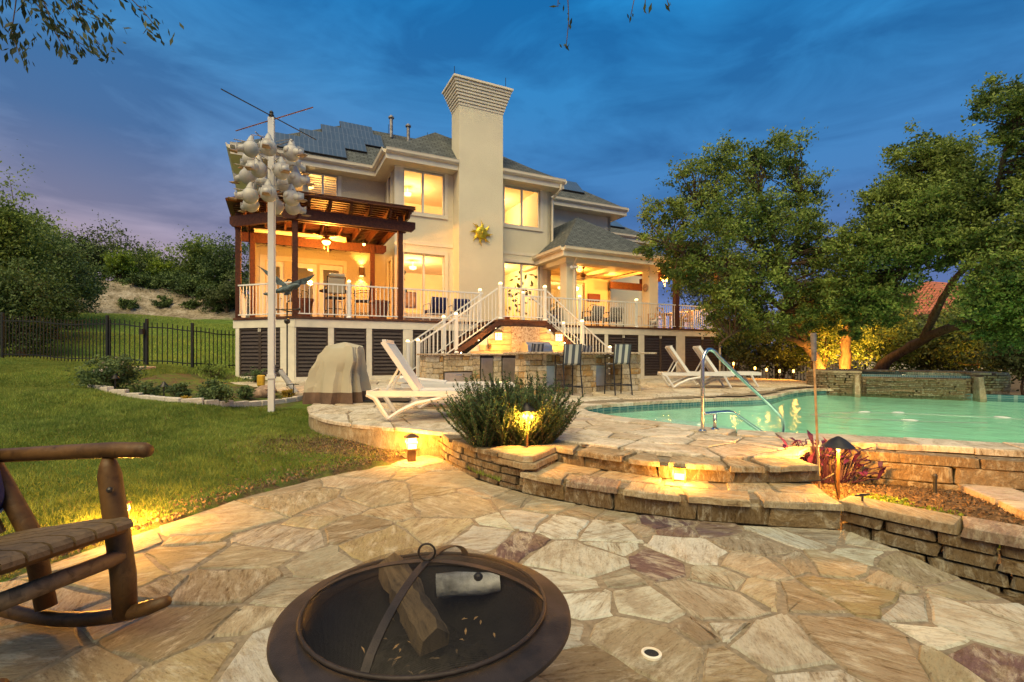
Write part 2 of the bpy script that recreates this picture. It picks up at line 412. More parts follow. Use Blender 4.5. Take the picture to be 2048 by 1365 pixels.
def mk_granite():
    m, t, p = newmat('granite'); c = coords(t, 'World')
    f = noise(t, c, 14, 8, .75, 1.2); g = noise(t, c, 70, 3)
    cc = ramp(t, f, [(.34, (.10, .06, .04)), (.43, (.34, .22, .12)), (.52, (.58, .46, .32)), (.66, (.68, .58, .44))])
    cc = mix(t, .4, cc, ramp(t, g, [(.35, (.4, .35, .3)), (.55, (1.1, 1.1, 1.1))]), 'MULTIPLY')
    t.links.new(cc, p.inputs['Base Color']); p.inputs['Roughness'].default_value = .25; return m
M['granite'] = mk_granite()
def mk_glass(name='window_glass', tint=(1, .97, .92), refl=.06):
    m = bpy.data.materials.new(name); m.use_nodes = True; t = m.node_tree; t.nodes.clear(); o = t.nodes.new('ShaderNodeOutputMaterial')
    tr = nd(t, 'ShaderNodeBsdfTransparent'); tr.inputs[0].default_value = (*tint, 1); gl = nd(t, 'ShaderNodeBsdfGlossy', Roughness=.03)
    fr = nd(t, 'ShaderNodeFresnel', IOR=1.5); mxx = nd(t, 'ShaderNodeMixShader'); t.links.new(fr.outputs[0], mxx.inputs[0])
    t.links.new(tr.outputs[0], mxx.inputs[1]); t.links.new(gl.outputs[0], mxx.inputs[2]); t.links.new(mxx.outputs[0], o.inputs[0]); return m
M['glass'] = mk_glass()
M['frost'] = emit('lamp_glass', (1, .58, .17), 4.5)
M['bulb'] = emit('bulb', (1, .46, .08), 8)
M['fanlight'] = emit('fan_light_glass', (1, .52, .11), 9)
M['led'] = emit('stair_led', (1, .72, .38), 12)
M['cap'] = emit('post_cap_light', (1, .68, .26), 3.2)
M['wallin'] = simple('interior_wall', (.80, .64, .38), .9, 0, .05, 2)
M['floorin'] = simple('interior_floor', (.30, .17, .08), .6, 0, .2, 3)
def mk_leaf(name, dark, light, trans=.35, rough=.6):
    m = bpy.data.materials.new(name); m.use_nodes = True; t = m.node_tree; t.nodes.clear(); o = t.nodes.new('ShaderNodeOutputMaterial')
    a = attr(t, 'var'); c = ramp(t, a.outputs['Fac'], [(0, dark), (.55, tuple((x + y) / 2 for x, y in zip(dark, light))), (1, light)])
    d = nd(t, 'ShaderNodeBsdfPrincipled', Base_Color=c, Roughness=rough); d.inputs['Specular IOR Level'].default_value = .35
    tl = nd(t, 'ShaderNodeBsdfTranslucent', Color=c); ms = nd(t, 'ShaderNodeMixShader', _0=trans, _1=d.outputs[0], _2=tl.outputs[0])
    t.links.new(ms.outputs[0], o.inputs[0]); return m
M['oak'] = mk_leaf('oak_leaf', (.038, .078, .014), (.310, .390, .080))
M['cedar'] = mk_leaf('cedar_leaf', (.026, .056, .016), (.150, .215, .055), .2)
M['shrub'] = mk_leaf('scrub_leaf', (.035, .056, .018), (.165, .195, .062), .25)
M['lime_leaf'] = mk_leaf('bright_leaf', (.09, .16, .014), (.28, .36, .035), .35)
M['rose'] = mk_leaf('rose_leaf', (.045, .085, .034), (.18, .25, .085), .3)
M['rosemary'] = mk_leaf('rosemary_leaf', (.034, .072, .028), (.145, .225, .075), .25)
M['grass'] = mk_leaf('grass_blade', (.105, .158, .022), (.370, .440, .085), .35)
M['drygrass'] = mk_leaf('dry_grass', (.17, .14, .04), (.46, .36, .12), .3)
M['purple'] = mk_leaf('purple_heart', (.030, .007, .032), (.105, .022, .095), .25, .45)
M['fiddle'] = mk_leaf('fiddle_leaf', (.03, .05, .015), (.12, .13, .04), .25, .4)
M['sil'] = mk_leaf('dark_branch_leaf', (.012, .026, .010), (.06, .085, .03), .3)

# ------------------------------------------------------------------ terrain
CP = [(-3.2,1.0,-.02),(-3.4,3.3,.0),(-3.1,4.0,.01),(-2.85,5.0,.03),(-1.95,6.3,.05),(-1.4,6.7,.06),(-3.5,8.3,.21),(-2.6,7.3,.17),
      (-4.6,9.2,.33),(-6.2,9.0,.56),(-8.4,9.5,.74),(-10.7,12.9,1.20),(-13.9,13.2,1.30),(-9.6,13.2,1.12),(-8.9,13.8,1.05),(-8.6,14.6,.98),
      (-8.0,13.6,.66),(-6.0,13.3,.66),(-6,4.5,.22),(-9,4.5,.45),(-7,6.8,.42),(-12,8,.9),(-5,2,.05),(-8,1,.2),(-14,4,.8),
      (-23.8,30,3.8),(-15.9,28,3.1),(-12,22,2.1),(-18,20,2.3),(-10,18,1.35),(-30,38,7.0),(-20,40,6.3),(-12,40,5.0),(-8,32,2.6),(-40,55,9),(-22,60,8.5),(-6,60,6),(-45,25,6.5),(-30,18,3.2),(-22,12,1.9),(-40,8,3.5),
      (2,20,.3),(9,21,.2),(16,22,-.3),(12,16,.1),(18,14,-.2),(20,8,-.3),(10,5,-.2),(8,3,-.25),(4,2,-.25),(6,1,-.3),(12,0,-.4),(3.5,4.6,.0),(4.4,4.4,.0),(5.2,3.9,-.02),(3.8,3.7,-.22),(3.3,3.4,-.22),(0,-4,-.1),
      (25,30,-1),(10,40,-.5),(30,50,-1),(45,30,-2),(0,80,4),(40,80,0),(-60,60,10),(-60,90,12),(60,10,-2)]
CPa = np.array(CP)
def hz_terrain(x, y):
    x = np.asarray(x, float); y = np.asarray(y, float)
    d2 = (x[..., None] - CPa[:, 0])**2 + (y[..., None] - CPa[:, 1])**2 + .15
    w = d2 ** -1.9; return (w * CPa[:, 2]).sum(-1) / w.sum(-1)
def hterr(x, y): return float(hz_terrain(np.array([x]), np.array([y]))[0])
def interp(v, xs, ys): return float(np.interp(v, xs, ys))
def zp(x, y):      # paved pool terrace
    l = interp(y, (6.4, 8.4, 11, 13.5, 16), (.35, .50, .56, .69, .7)); r = interp(y, (4.4, 5.4, 9, 12, 19), (.365, .40, .40, .47, .50))
    t = max(0, min(1, (x + 2.5) / 4.0)); t = t * t * (3 - 2 * t); return l + (r - l) * t
LOW = [(-3.35,-1.0),(-3.3,1.8),(-3.15,3.2),(-2.92,3.92),(-2.64,4.9),(-2.2,5.6),(-1.72,6.12),(-1.25,6.9),(-.98,7.0),(-.78,6.3),(-.4,5.55),(.08,5.02),(.6,4.62),(1.21,4.26),(1.9,4.05),(2.68,3.93),(2.78,3.62),(2.86,2.74),(2.95,1.0),(2.95,-1.0)]
POOL = chaikin([(1.26,9.0),(1.55,8.2),(2.1,7.44),(2.84,6.55),(3.5,6.27),(4.02,6.15),(5.75,5.48),(9,4.2),(13.5,5.2),(14.5,9),(13.6,12.1),(12.4,12.9),(9.95,14.55),(9.3,14.9),(7.8,13.7),(6.5,12.1),(5.9,11.6),(4.7,11.35),(3.24,10.75),(2.0,10.1),(1.4,9.55)], 2, True)
TERR = [(2.92,4.99),(2.22,4.89),(1.5,5.11),(.88,5.62),(.35,6.0),(-.35,6.3),(-.95,6.95),(-1.65,6.86),(-2.35,7.12),(-2.92,7.5),(-3.3,7.95),(-3.6,8.6),(-3.75,9.4),(-3.9,10.3),(-5.6,11.6),(-7.4,12.6),(-8.2,13.2),(-6.2,13.7),hw(3,0)[:2],hw(9.5,0)[:2],hw(16.4,0)[:2],(10.6,19.0),(10.4,16.0),(9.8,15.2),(9.3,14.9),(7.8,13.7),(6.5,12.1),(5.9,11.6),(5.0,6.3),(3.6,6.0),(3.3,5.4)]
# ------------------------------------------------------------------ ground sheet
def build_ground():
    xs = np.unique(np.concatenate([np.arange(-14, 14.01, .3), np.linspace(-120, -14, 40), np.linspace(14, 120, 36)]))
    ys = np.unique(np.concatenate([np.arange(-3, 20.01, .3), np.linspace(20, 48, 36), np.linspace(48, 260, 30), [-12, -7]]))
    X, Y = np.meshgrid(xs, ys); Z = hz_terrain(X, Y)
    Z = Z + .012 * np.sin(X * 2.1 + Y) * np.cos(Y * 1.7 - X * .6)
    G = np.zeros_like(Z); S = np.zeros_like(Z)
    for i in range(Z.shape[0]):
        for j in range(Z.shape[1]):
            x, y = X[i, j], Y[i, j]
            if -5 < x < 16 and -3 < y < 21.5 or (-9 < x < 0 and 9 < y < 15):
                if inpoly(x, y, POOL) or (x > 1 and pdist(x, y, POOL) < .45): Z[i, j] = -1.6
                elif inpoly(x, y, LOW) or (x > -1.4 and x < 3.0 and y < 7.2): Z[i, j] = min(Z[i, j], -.10)
                elif inpoly(x, y, TERR): Z[i, j] = min(Z[i, j], zp(x, y) - .10)
            if math.hypot((x - 11.5) / 3.4, (y - 15) / 2.2) < 1: Z[i, j] = min(Z[i, j], .0)
            # gravel slope on the hill, and litter under the oaks
            if x < -6 and y > 27: G[i, j] = max(0, min(1, (Z[i, j] - 3.65 - .06 * (x + 20)) / .4))
            if -1.25 < x < 3 and y < 7.3: S[i, j] = 1
            if x > 2.6: S[i, j] = max(0, min(1, (x - 2.6) / .3))
            if math.hypot((x + 2.6) / 1.5, (y - 7.1) / .8) < 1: S[i, j] = .65
            d = pdist(x, y, LOW[2:9], False)
            if x < 0 and d < .4: S[i, j] = max(S[i, j], .7 * (1 - d / .4))
            if -9.5 < x < -4.4 and 9.4 < y < 14.3: S[i, j] = max(S[i, j], .5)
    n = len(xs); v = np.stack([X.ravel(), Y.ravel(), Z.ravel()], 1)
    f = [(i*n+j, i*n+j+1, (i+1)*n+j+1, (i+1)*n+j) for i in range(len(ys)-1) for j in range(n-1)]
    me = bpy.data.meshes.new('ground'); me.from_pydata(v.tolist(), [], f); me.update()
    me.polygons.foreach_set('use_smooth', [True] * len(me.polygons))
    ca = me.attributes.new('cover', 'FLOAT_COLOR', 'POINT'); c = np.zeros((len(v), 4), np.float32); c[:, 0] = G.ravel(); c[:, 1] = S.ravel(); c[:, 3] = 1
    ca.data.foreach_set('color', c.ravel())
    m, t, p = newmat('lawn_ground'); w = coords(t, 'World')
    g = ramp(t, noise(t, w, 3.0, 6, .7), [(.3, (.065, .11, .020)), (.55, (.12, .185, .034)), (.75, (.19, .26, .055))])
    fine = noise(t, w, 90, 3, .7); g = mix(t, .7, g, ramp(t, fine, [(.3, (.45, .45, .45)), (.7, (1.4, 1.4, 1.3))]), 'MULTIPLY')
    so_ = ramp(t, noise(t, w, 30, 6, .7), [(.3, (.05, .034, .02)), (.5, (.12, .082, .046)), (.72, (.26, .19, .11))])
    gr = mix(t, .85, ramp(t, noise(t, w, 1.3, 8, .78), [(.34, (.10, .085, .05)), (.47, (.26, .215, .155)), (.62, (.44, .385, .31))]), ramp(t, noise(t, w, 9, 6, .75), [(.36, (.35, .33, .28)), (.5, (.95, .95, .95)), (.66, (1.25, 1.2, 1.15))]), 'MULTIPLY')
    a = attr(t, 'cover'); sx = nd(t, 'ShaderNodeSeparateColor', _0=a.outputs['Color'])
    def edge(ch, sc):
        q = nd(t, 'ShaderNodeMath', {'operation': 'ADD'}, _0=sx.outputs[ch], _1=nd(t, 'ShaderNodeMath', {'operation': 'SUBTRACT'}, _0=noise(t, w, sc, 5, .6), _1=.5).outputs[0])
        return ramp(t, q.outputs[0], [(.38, (0, 0, 0)), (.62, (1, 1, 1))])
    c_ = mix(t, edge(1, 5), g, so_); c_ = mix(t, edge(0, 1.2), c_, gr)
    t.links.new(c_, p.inputs['Base Color']); p.inputs['Roughness'].default_value = .95; p.inputs['Specular IOR Level'].default_value = .1
    bump(t, p, fine, .8, .03)
    me.materials.append(m)
    o = link('ground', me); o['kind'] = 'structure'; o['label'] = 'lawn and sloping ground around the terrace'
    return o
build_ground()

# ------------------------------------------------------------------ flagstones
def vcell(i, S, gap, big=1.6):
    x, y = S[i][:2]; P = [(x + big*math.cos(k*math.pi/4), y + big*math.sin(k*math.pi/4)) for k in range(8)]
    for j, s in enumerate(S):
        if j == i: continue
        dx, dy = s[0]-x, s[1]-y; L = math.hypot(dx, dy)
        if L > 3.2 or L < 1e-6: continue
        nx, ny = dx/L, dy/L; c = L/2 - gap/2 + (math.sin(x*57+y*31) - math.sin(s[0]*57+s[1]*31))*.055; Q = []
        n = len(P)
        for k in range(n):
            a, b = P[k], P[(k+1) % n]; da = (a[0]-x)*nx + (a[1]-y)*ny - c; db = (b[0]-x)*nx + (b[1]-y)*ny - c
            if da <= 0: Q.append(a)
            if (da < 0) != (db < 0) and abs(da - db) > 1e-12:
                w = da/(da-db); Q.append((a[0]+(b[0]-a[0])*w, a[1]+(b[1]-a[1])*w))
        P = Q
        if len(P) < 3: return None
    return P
def flagstone(P, zf, mat, parent, r, thick=.05, lift=.0, jit=.012, seg=.22, rnd=False):
    if rnd:
        Q = []
        for k in range(len(P)):
            a, b = P[k], P[(k+1) % len(P)]; L = math.dist(a, b); f_ = min(.2, .014/(L+1e-6))
            Q += [tuple(x+(y-x)*f_ for x, y in zip(a, b)), tuple(y+(x-y)*f_ for x, y in zip(a, b))]
        P = Q
    n = len(P); cx = sum(p[0] for p in P)/n; cy = sum(p[1] for p in P)/n
    Q = []
    for k in range(n):
        a, b = P[k], P[(k+1) % n]; L = math.dist(a, b); m = max(1, min(4, int(L/seg)))
        if L < .004: continue
        for i in range(m):
            w = i/m; Q.append((a[0]+(b[0]-a[0])*w + r.uniform(-jit, jit), a[1]+(b[1]-a[1])*w + r.uniform(-jit, jit)))
    n = len(Q)
    if n < 3: return None
    z = zf(cx, cy) + lift + r.uniform(-.004, .004); tx, ty = r.uniform(-.008, .008), r.uniform(-.008, .008)
    zt = lambda x, y: zf(x, y) + (z - zf(cx, cy)) + (x-cx)*tx + (y-cy)*ty
    vv = []
    for (x, y) in Q: vv.append((x, y, zt(x, y) - thick))
    for (x, y) in Q: vv.append((x, y, zt(x, y) - .010))
    for (x, y) in Q:
        d = math.hypot(x-cx, y-cy) + 1e-6; k = max(0, 1 - .013/d); X, Y = cx+(x-cx)*k, cy+(y-cy)*k; vv.append((X, Y, zt(X, Y)))
    F = [tuple(range(2*n, 3*n))] + [(i, (i+1) % n, n+(i+1) % n, n+i) for i in range(n)] + [(n+i, n+(i+1) % n, 2*n+(i+1) % n, 2*n+i) for i in range(n)]
    me = bpy.data.meshes.new('flagstone'); me.from_pydata(vv, [], F); me.materials.append(mat)
    return link('flagstone', me, parent)
def fit(P, poly, inset=.0):
    Q = []
    for (x, y) in P:
        if not inpoly(x, y, poly):
            best = None; n = len(poly)
            for i in range(n):
                a, b = poly[i], poly[(i+1) % n]; dx, dy = b[0]-a[0], b[1]-a[1]; t = max(0, min(1, ((x-a[0])*dx+(y-a[1])*dy)/(dx*dx+dy*dy+1e-12)))
                qx, qy = a[0]+t*dx, a[1]+t*dy; d = math.hypot(x-qx, y-qy)
                if best is None or d < best[0]: best = (d, qx, qy)
            x, y = best[1], best[2]
        Q.append((x, y))
    return Q
def area(P): return abs(sum(P[i][0]*P[(i+1) % len(P)][1] - P[(i+1) % len(P)][0]*P[i][1] for i in range(len(P))))/2

low = bpy.data.objects.new('fire_pit_patio', None); COL.objects.link(low); low['kind'] = 'structure'; low['label'] = 'lower flagstone patio around the fire pit'
MB().prism(LOW, -.16, -.009).build('mortar_bed', M['mortar'], low, fix=True)
hand = """1143,1050,W;1204,1057,W;1270,1054,T;1324,1041,P;1446,1063,P;1568,1068,W;1623,1060,G;1695,1077,G;1215,1095,W;1392,1100,W;1315,1129,P;1174,1118,W;1496,1122,T;1591,1122,T;1709,1109,W;1433,1154,W;1238,1150,G;1750,1158,T;1827,1140,T;1301,1213,W;1618,1195,B;1150,1160,W;1514,1177,T;1410,1195,G;1179,1208,W;1374,1254,B;1464,1254,W;1827,1226,W;1704,1186,O;1150,1272,W;1568,1294,G;1754,1299,B;1904,1281,W;1981,1263,W;2017,1226,W;1455,1335,B;1202,1335,B;1279,1290,T;1926,1181,T;1994,1322,P;1641,1358,W;
900,1010,T;800,1020,T;880,1060,T;990,1048,W;960,1072,W;1060,1040,W;1110,1008,T;1040,1085,P;1180,1022,B;760,990,T;680,1010,T;620,1050,T;560,1080,G;700,1060,B;500,1110,T;640,1120,G;770,1085,O;430,1170,B;560,1180,G;370,1110,O;330,1250,B;480,1250,T;230,1150,O;330,1180,T;430,1310,O;560,1300,W;190,1320,B;820,945,O;900,955,T;960,985,T;1030,1000,T;700,960,T;590,1000,T;450,1040,T;850,985,O;740,945,T;400,1080,O;250,1230,T;110,1200,T;60,1290,T;1360,1060,P;1500,1085,T;1660,1130,T;1880,1330,T;1230,1030,T"""
tints = dict(T=T_, W=W_, P=P_, B=B_, O=O_, G=G_)
seeds = []
for q in hand.replace('\n', '').split(';'):
    a = q.split(','); x, y = gp(float(a[0]), float(a[1]), 0); seeds.append((x, y, a[2]))
r2 = random.Random(3)
for _ in range(6000):
    x, y = r2.uniform(-3.6, 3.2), r2.uniform(-1.0, 7.2)
    if not inpoly(x, y, LOW): continue
    if min(math.hypot(x-s[0], y-s[1]) for s in seeds) > (.60 if y < 3.2 else .50): seeds.append((x, y, r2.choice('TTWBGO')))
seeds += [(x, y, None) for (x, y) in [(LOW[i][0]*1.0 + (LOW[i][0]-0)*.12, LOW[i][1]*1.06+.15) for i in range(len(LOW))] if not inpoly(x, y, LOW)]
rs = random.Random(5)
for i, s in enumerate(seeds):
    if s[2] is None or s[1] < -.9: continue
    P = vcell(i, seeds, .024)
    if not P: continue
    P = fit(P, LOW)
    if area(P) < .012: continue
    o = flagstone(P, lambda x, y: 0.0, M['flag'], low, rs, .05, 0, .021, .12, True)
    if o:
        c = tints[s[2]]; k = rs.uniform(.74, 1.14); o.color = (c[0]*k, c[1]*k*rs.uniform(.97, 1.03), c[2]*k*rs.uniform(.93, 1.05), 0)

ter = bpy.data.objects.new('pool_terrace', None); COL.objects.link(ter); ter['kind'] = 'structure'; ter['label'] = 'raised flagstone terrace around the pool'
def terrace():
    b = MB(); st = .2; idx = {}
    def vid(i, j):
        if (i, j) not in idx:
            x, y = i*st, j*st; b.v.append((x, y, zp(x, y) - .018)); idx[(i, j)] = len(b.v)-1
        return idx[(i, j)]
    for i in range(-44, 56):
        for j in range(22, 104):
            x, y = (i+.5)*st, (j+.5)*st
            if inpoly(x, y, TERR) and pdist(x, y, TERR) > .07 and not inpoly(x, y, POOL) and pdist(x, y, POOL) > .16:
                b.f.append((vid(i, j), vid(i+1, j), vid(i+1, j+1), vid(i, j+1)))
    b.build('mortar_bed', M['mortar'], ter)
    S = []
    rr = random.Random(11)
    for _ in range(9000):
        x, y = rr.uniform(-8.4, 11), rr.uniform(4.3, 21)
        if not inpoly(x, y, TERR) or inpoly(x, y, POOL): continue
        if pdist(x, y, POOL) < .55 and x > .9: continue
        dmin = .40 if y < 9 else .58
        if all(math.hypot(x-s[0], y-s[1]) > dmin for s in S): S.append((x, y))
    inner = len(S)
    for (x, y) in resample(POOL, .4, True):
        S.append((x, y))
    for i in range(inner):
        P = vcell(i, S, .03)
        if not P: continue
        P = fit(P, TERR)
        if area(P) < .02: continue
        if any(inpoly(x, y, POOL) for x, y in P): continue
        flagstone(P, zp, M['flagpale'], ter, rr, .05, 0, .014, .18, True)
terrace()
# poured edge of the terrace towards the lawn
EDGE = [(-.95,6.95),(-1.65,6.86),(-2.35,7.12),(-2.92,7.5),(-3.3,7.95),(-3.6,8.6),(-3.75,9.4),(-3.9,10.3)]
e2 = resample(chaikin(EDGE, 2), .25)
b = MB()
for k, (x, y) in enumerate(e2):
    z = zp(x, y); o_ = .02*math.sin(k*1.7); b.v += [(x, y+o_, -.25), (x, y+o_*.5, z-.075), (x, y, z-.02), (x+.13, y+.16, z-.012)]
for k in range(len(e2)-1):
    for m in range(3): b.f.append((4*k+m, 4*k+m+1, 4*k+4+m+1, 4*k+4+m))
b.build('terrace_edge', M['slab'], ter, smooth=True)

# ------------------------------------------------------------------ stone courses
def blockmesh(mat, r, c=.012, jit=.012):
    return MB().cbox(-.5, .5, -.5, .5, -.5, .5, .05, .03, r).mesh('stone', mat)
class Blocks:
    def __init__(s, mat, n=7, seed=1, name='stone'):
        r = random.Random(seed); s.me = []; s.r = r; s.name = name
        for _ in range(n):
            b = MB(); b.cbox(-.5, .5, -.5, .5, -.5, .5, .055, .035, r); s.me.append(b.mesh(name, mat))
    def put(s, parent, p, q, z0, h, depth, name=None, gap=.012, out=0.0):
        L = math.dist(p, q); cx, cy = (p[0]+q[0])/2, (p[1]+q[1])/2; a = math.atan2(q[1]-p[1], q[0]-p[0])
        off = s.r.uniform(-.012, .012) + out
        return link(name or s.name, s.r.choice(s.me), parent, (cx + math.sin(a)*off, cy - math.cos(a)*off, z0 + h/2), (s.r.uniform(-.01, .01), s.r.uniform(-.008, .008), a), (max(.02, L-gap), depth, max(.015, h-gap)))
def course_wall(parent, path, z0f, z1f, depth, heights, lens, blocks, gap=.012, name=None, batter=0):
    L = [0]
    for a, b_ in zip(path, path[1:]): L.append(L[-1] + math.dist(a[:2], b_[:2]))
    def at(t):
        t = max(0, min(L[-1], t)); j = 0
        while j < len(L)-2 and L[j+1] < t: j += 1
        w = (t-L[j])/max(1e-9, L[j+1]-L[j]); return tuple(path[j][i] + (path[j+1][i]-path[j][i])*w for i in range(2))
    r = blocks.r; zc = 0; nc = 0
    H = max(z1f(*at(k*L[-1]/10)) - z0f(*at(k*L[-1]/10)) for k in range(11)); 
    while zc < H - .02:
        h = r.uniform(*heights); h = min(h, H - zc)
        if H - zc - h < heights[0]*.6: h = H - zc
        t = -r.uniform(0, lens[0]*.6)
        while t < L[-1] - .02:
            l = r.uniform(*lens); t1 = t + l
            if L[-1] - t1 < lens[0]*.5: t1 = L[-1]
            p, q = at(max(t, 0)), at(min(t1, L[-1])); m = at((max(t, 0)+min(t1, L[-1]))/2)
            k = (z1f(*m)-z0f(*m))/H
            if math.dist(p, q) > .03: blocks.put(parent, p, q, z0f(*m)+zc*k, h*k, depth, name, gap, -batter*nc)
            t = t1
        zc += h; nc += 1
def const(c): return lambda x, y: c
SB = Blocks(M['stack'], 7, 2); SL = Blocks(M['slab'], 6, 4); RB = Blocks(M['riser'], 6, 9)

# ------------------------------------------------------------------ steps
st = thing('stone_steps', 'two curved flagstone steps up from the fire pit patio to the pool', 'steps', (1.4, 4.4, 0))
def loc0(P, o): return [(x-o[0], y-o[1]) for x, y in P]
S1 = [(.08,5.02),(.6,4.62),(1.21,4.26),(1.9,4.05),(2.68,3.93)]
S2 = [(.40,5.62),(.62,5.36),(1.34,4.78),(2.2,4.52),(2.95,4.62)]
OF = (1.4, 4.4)
def offset(path, d):
    out = []
    for i, p in enumerate(path):
        a = path[max(0, i-1)]; c = path[min(len(path)-1, i+1)]; t = math.atan2(c[1]-a[1], c[0]-a[0]); out.append((p[0]-math.sin(t)*d, p[1]+math.cos(t)*d))
    return out
s1 = resample(chaikin(loc0(S1, OF), 2), .08); s2 = resample(chaikin(loc0(S2, OF), 2), .08)
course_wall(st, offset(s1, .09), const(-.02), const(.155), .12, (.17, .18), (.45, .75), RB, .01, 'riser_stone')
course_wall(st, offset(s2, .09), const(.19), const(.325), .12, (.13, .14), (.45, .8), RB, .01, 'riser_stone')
MB().prism(offset(s2, .13) + [(1.6, .9), (-.5, 1.5)], .05, .335).prism(offset(s1, .11) + [(1.5, .35), (-.5, .9)], -.05, .180).build('step_core', M['mortar'], st, fix=True)
def tread(path, width, z, n, parent, seed, end=0):
    r = random.Random(seed); out = resample(path, .05); N = len(out); back = offset(out, width)
    cuts = [0]; 
    while cuts[-1] < N-1:
        c = cuts[-1] + int(r.uniform(.75, 1.3)*N/n); cuts.append(N-1 if N-1-c < N/n*.5 else c)
    for a, b_ in zip(cuts, cuts[1:]):
        g = 0 if a == 0 else 0
        sk = int(r.uniform(-2, 2))
        a2 = max(0, min(N-1, a+sk)) if a else 0; b2 = max(a2+1, min(N-1, b_+int(r.uniform(-2, 2)))) if b_ < N-1 else N-1
        fr_ = [(x+r.uniform(-.008, .008), y+r.uniform(-.012, .008)) for x, y in out[a+(1 if a else 0):b_+1:2]]
        P = fr_ + back[a2+(1 if a else 0):b2+1:4][::-1]
        o = flagstone(P, const(z), M['slab'], parent, r, .055, 0, .006, .4)
        if o: o.name = 'tread_stone'
tread(s1, .30, .200, 6, st, 5); tread(offset(s1, .33), .36, .196, 5, st, 6)
tread(s2, .36, .368, 6, st, 8)

# ------------------------------------------------------------------ pool
pool = bpy.data.objects.new('swimming_pool', None); COL.objects.link(pool); pool['kind'] = 'structure'; pool['label'] = 'free-form swimming pool with lit teal water'
PR = resample(POOL, .3, True); nP = len(PR)
b = MB()
for (x, y) in PR: b.v += [(x, y, .385), (x, y, .20), (x, y, -.95)]
for k in range(nP):
    a = 3*k; c = 3*((k+1) % nP); b.f.append((a, c, c+1, a+1))
wallm = bpy.data.materials.new('pool_tile')
def mk_tile():
    m, t, p = newmat('pool_tile'); g = t.nodes.new('ShaderNodeTexCoord').outputs['UV']
    bk = nd(t, 'ShaderNodeTexBrick', {'offset': .0}, Vector=g, Scale=1, Mortar_Size=.006, Brick_Width=.05, Row_Height=.05)
    bk.inputs['Color1'].default_value = (.03, .12, .15, 1); bk.inputs['Color2'].default_value = (.07, .22, .24, 1); bk.inputs['Mortar'].default_value = (.25, .32, .30, 1)
    t.links.new(bk.outputs['Color'], p.inputs['Base Color']); p.inputs['Roughness'].default_value = .25; return m
M['tile'] = mk_tile()
def uv_along(me, per):     # UV = (distance along, height) in metres for wall strips
    uv = me.uv_layers.new(name='UVMap'); 
    for pl in me.polygons:
        for li in pl.loop_indices:
            co = me.vertices[me.loops[li].vertex_index].co; uv.data[li].uv = (per(co), co.z)
tb = b.mesh('tile_band', M['tile']); uv_along(tb, lambda c: math.atan2(c.y-9, c.x-7)*5.0 + c.x*.6); link('tile_band', tb, pool)
b = MB()
for (x, y) in PR: b.v += [(x, y, .20), (x, y, -.95)]
for k in range(nP):
    a = 2*k; c = 2*((k+1) % nP); b.f.append((a, c, c+1, a+1))
b.f.append(tuple(2*k+1 for k in range(nP)))
M['plaster'] = simple('pool_plaster', (.64, .84, .74), .8, 0, .05, 1.5, 0, 60, 'World')
b.build('pool_shell', M['plaster'], pool)
M['plaster2'] = simple('shallow_plaster', (.74, .86, .76), .8, 0, .05, 1.5, 0, 60, 'World')  # paler than the shell: lighter look of shallow water put into the plaster
shelf = [p for p in PR if p[0] < 3.4 and p[1] > 6.0]; k0 = max(range(len(shelf)), key=lambda i: math.dist(shelf[i], shelf[(i+1) % len(shelf)])); shelf = shelf[k0+1:]+shelf[:k0+1]
shelf = shelf + chaikin([shelf[-1], (4.3, 7.4), (4.2, 9.2), shelf[0]], 2)[1:-1]
MB().prism([(x*.998, y*.999) for x, y in shelf], -.94, .06).build('shallow_shelf', M['plaster2'], pool, fix=True)
def mk_water():
    m = bpy.data.materials.new('pool_water'); m.use_nodes = True; t = m.node_tree; t.nodes.clear(); o = t.nodes.new('ShaderNodeOutputMaterial')
    tr = nd(t, 'ShaderNodeBsdfTransparent'); tr.inputs[0].default_value = (.70, .95, .91, 1)
    gl = nd(t, 'ShaderNodeBsdfGlossy', Roughness=.07); w = coords(t, 'World')
    h = noise(t, w, 2.2, 4, .55, .4); bp = nd(t, 'ShaderNodeBump', Height=h, Strength=.45, Distance=.08); t.links.new(bp.outputs[0], gl.inputs['Normal'])
    fr = nd(t, 'ShaderNodeFresnel', IOR=1.33); t.links.new(bp.outputs[0], fr.inputs['Normal'])
    k = nd(t, 'ShaderNodeMath', {'operation': 'MULTIPLY'}, _0=fr.outputs[0], _1=.75)
    ms = nd(t, 'ShaderNodeMixShader'); t.links.new(k.outputs[0], ms.inputs[0]); t.links.new(tr.outputs[0], ms.inputs[1]); t.links.new(gl.outputs[0], ms.inputs[2]); t.links.new(ms.outputs[0], o.inputs[0]); return m
M['water'] = mk_water()
b = MB(); b.v = [(x, y, .285) for x, y in PR]; b.f = [tuple(range(nP))]; 
wat = b.build('water', M['water']); wat['kind'] = 'structure'; wat['label'] = 'teal pool water'
for p_, w_ in (((6.6, 10.6), 16), ((9.2, 6.4), 26), ((3.2, 8.3), 4), ((11.2, 10.4), 26), ((5.2, 7.2), 15), ((8.2, 9.0), 12)):
    lamp('pool_light', 'POINT', (p_[0], p_[1], -.5 if p_[0] > 4 else .16), w_, (1, .96, .52), .15, pool)
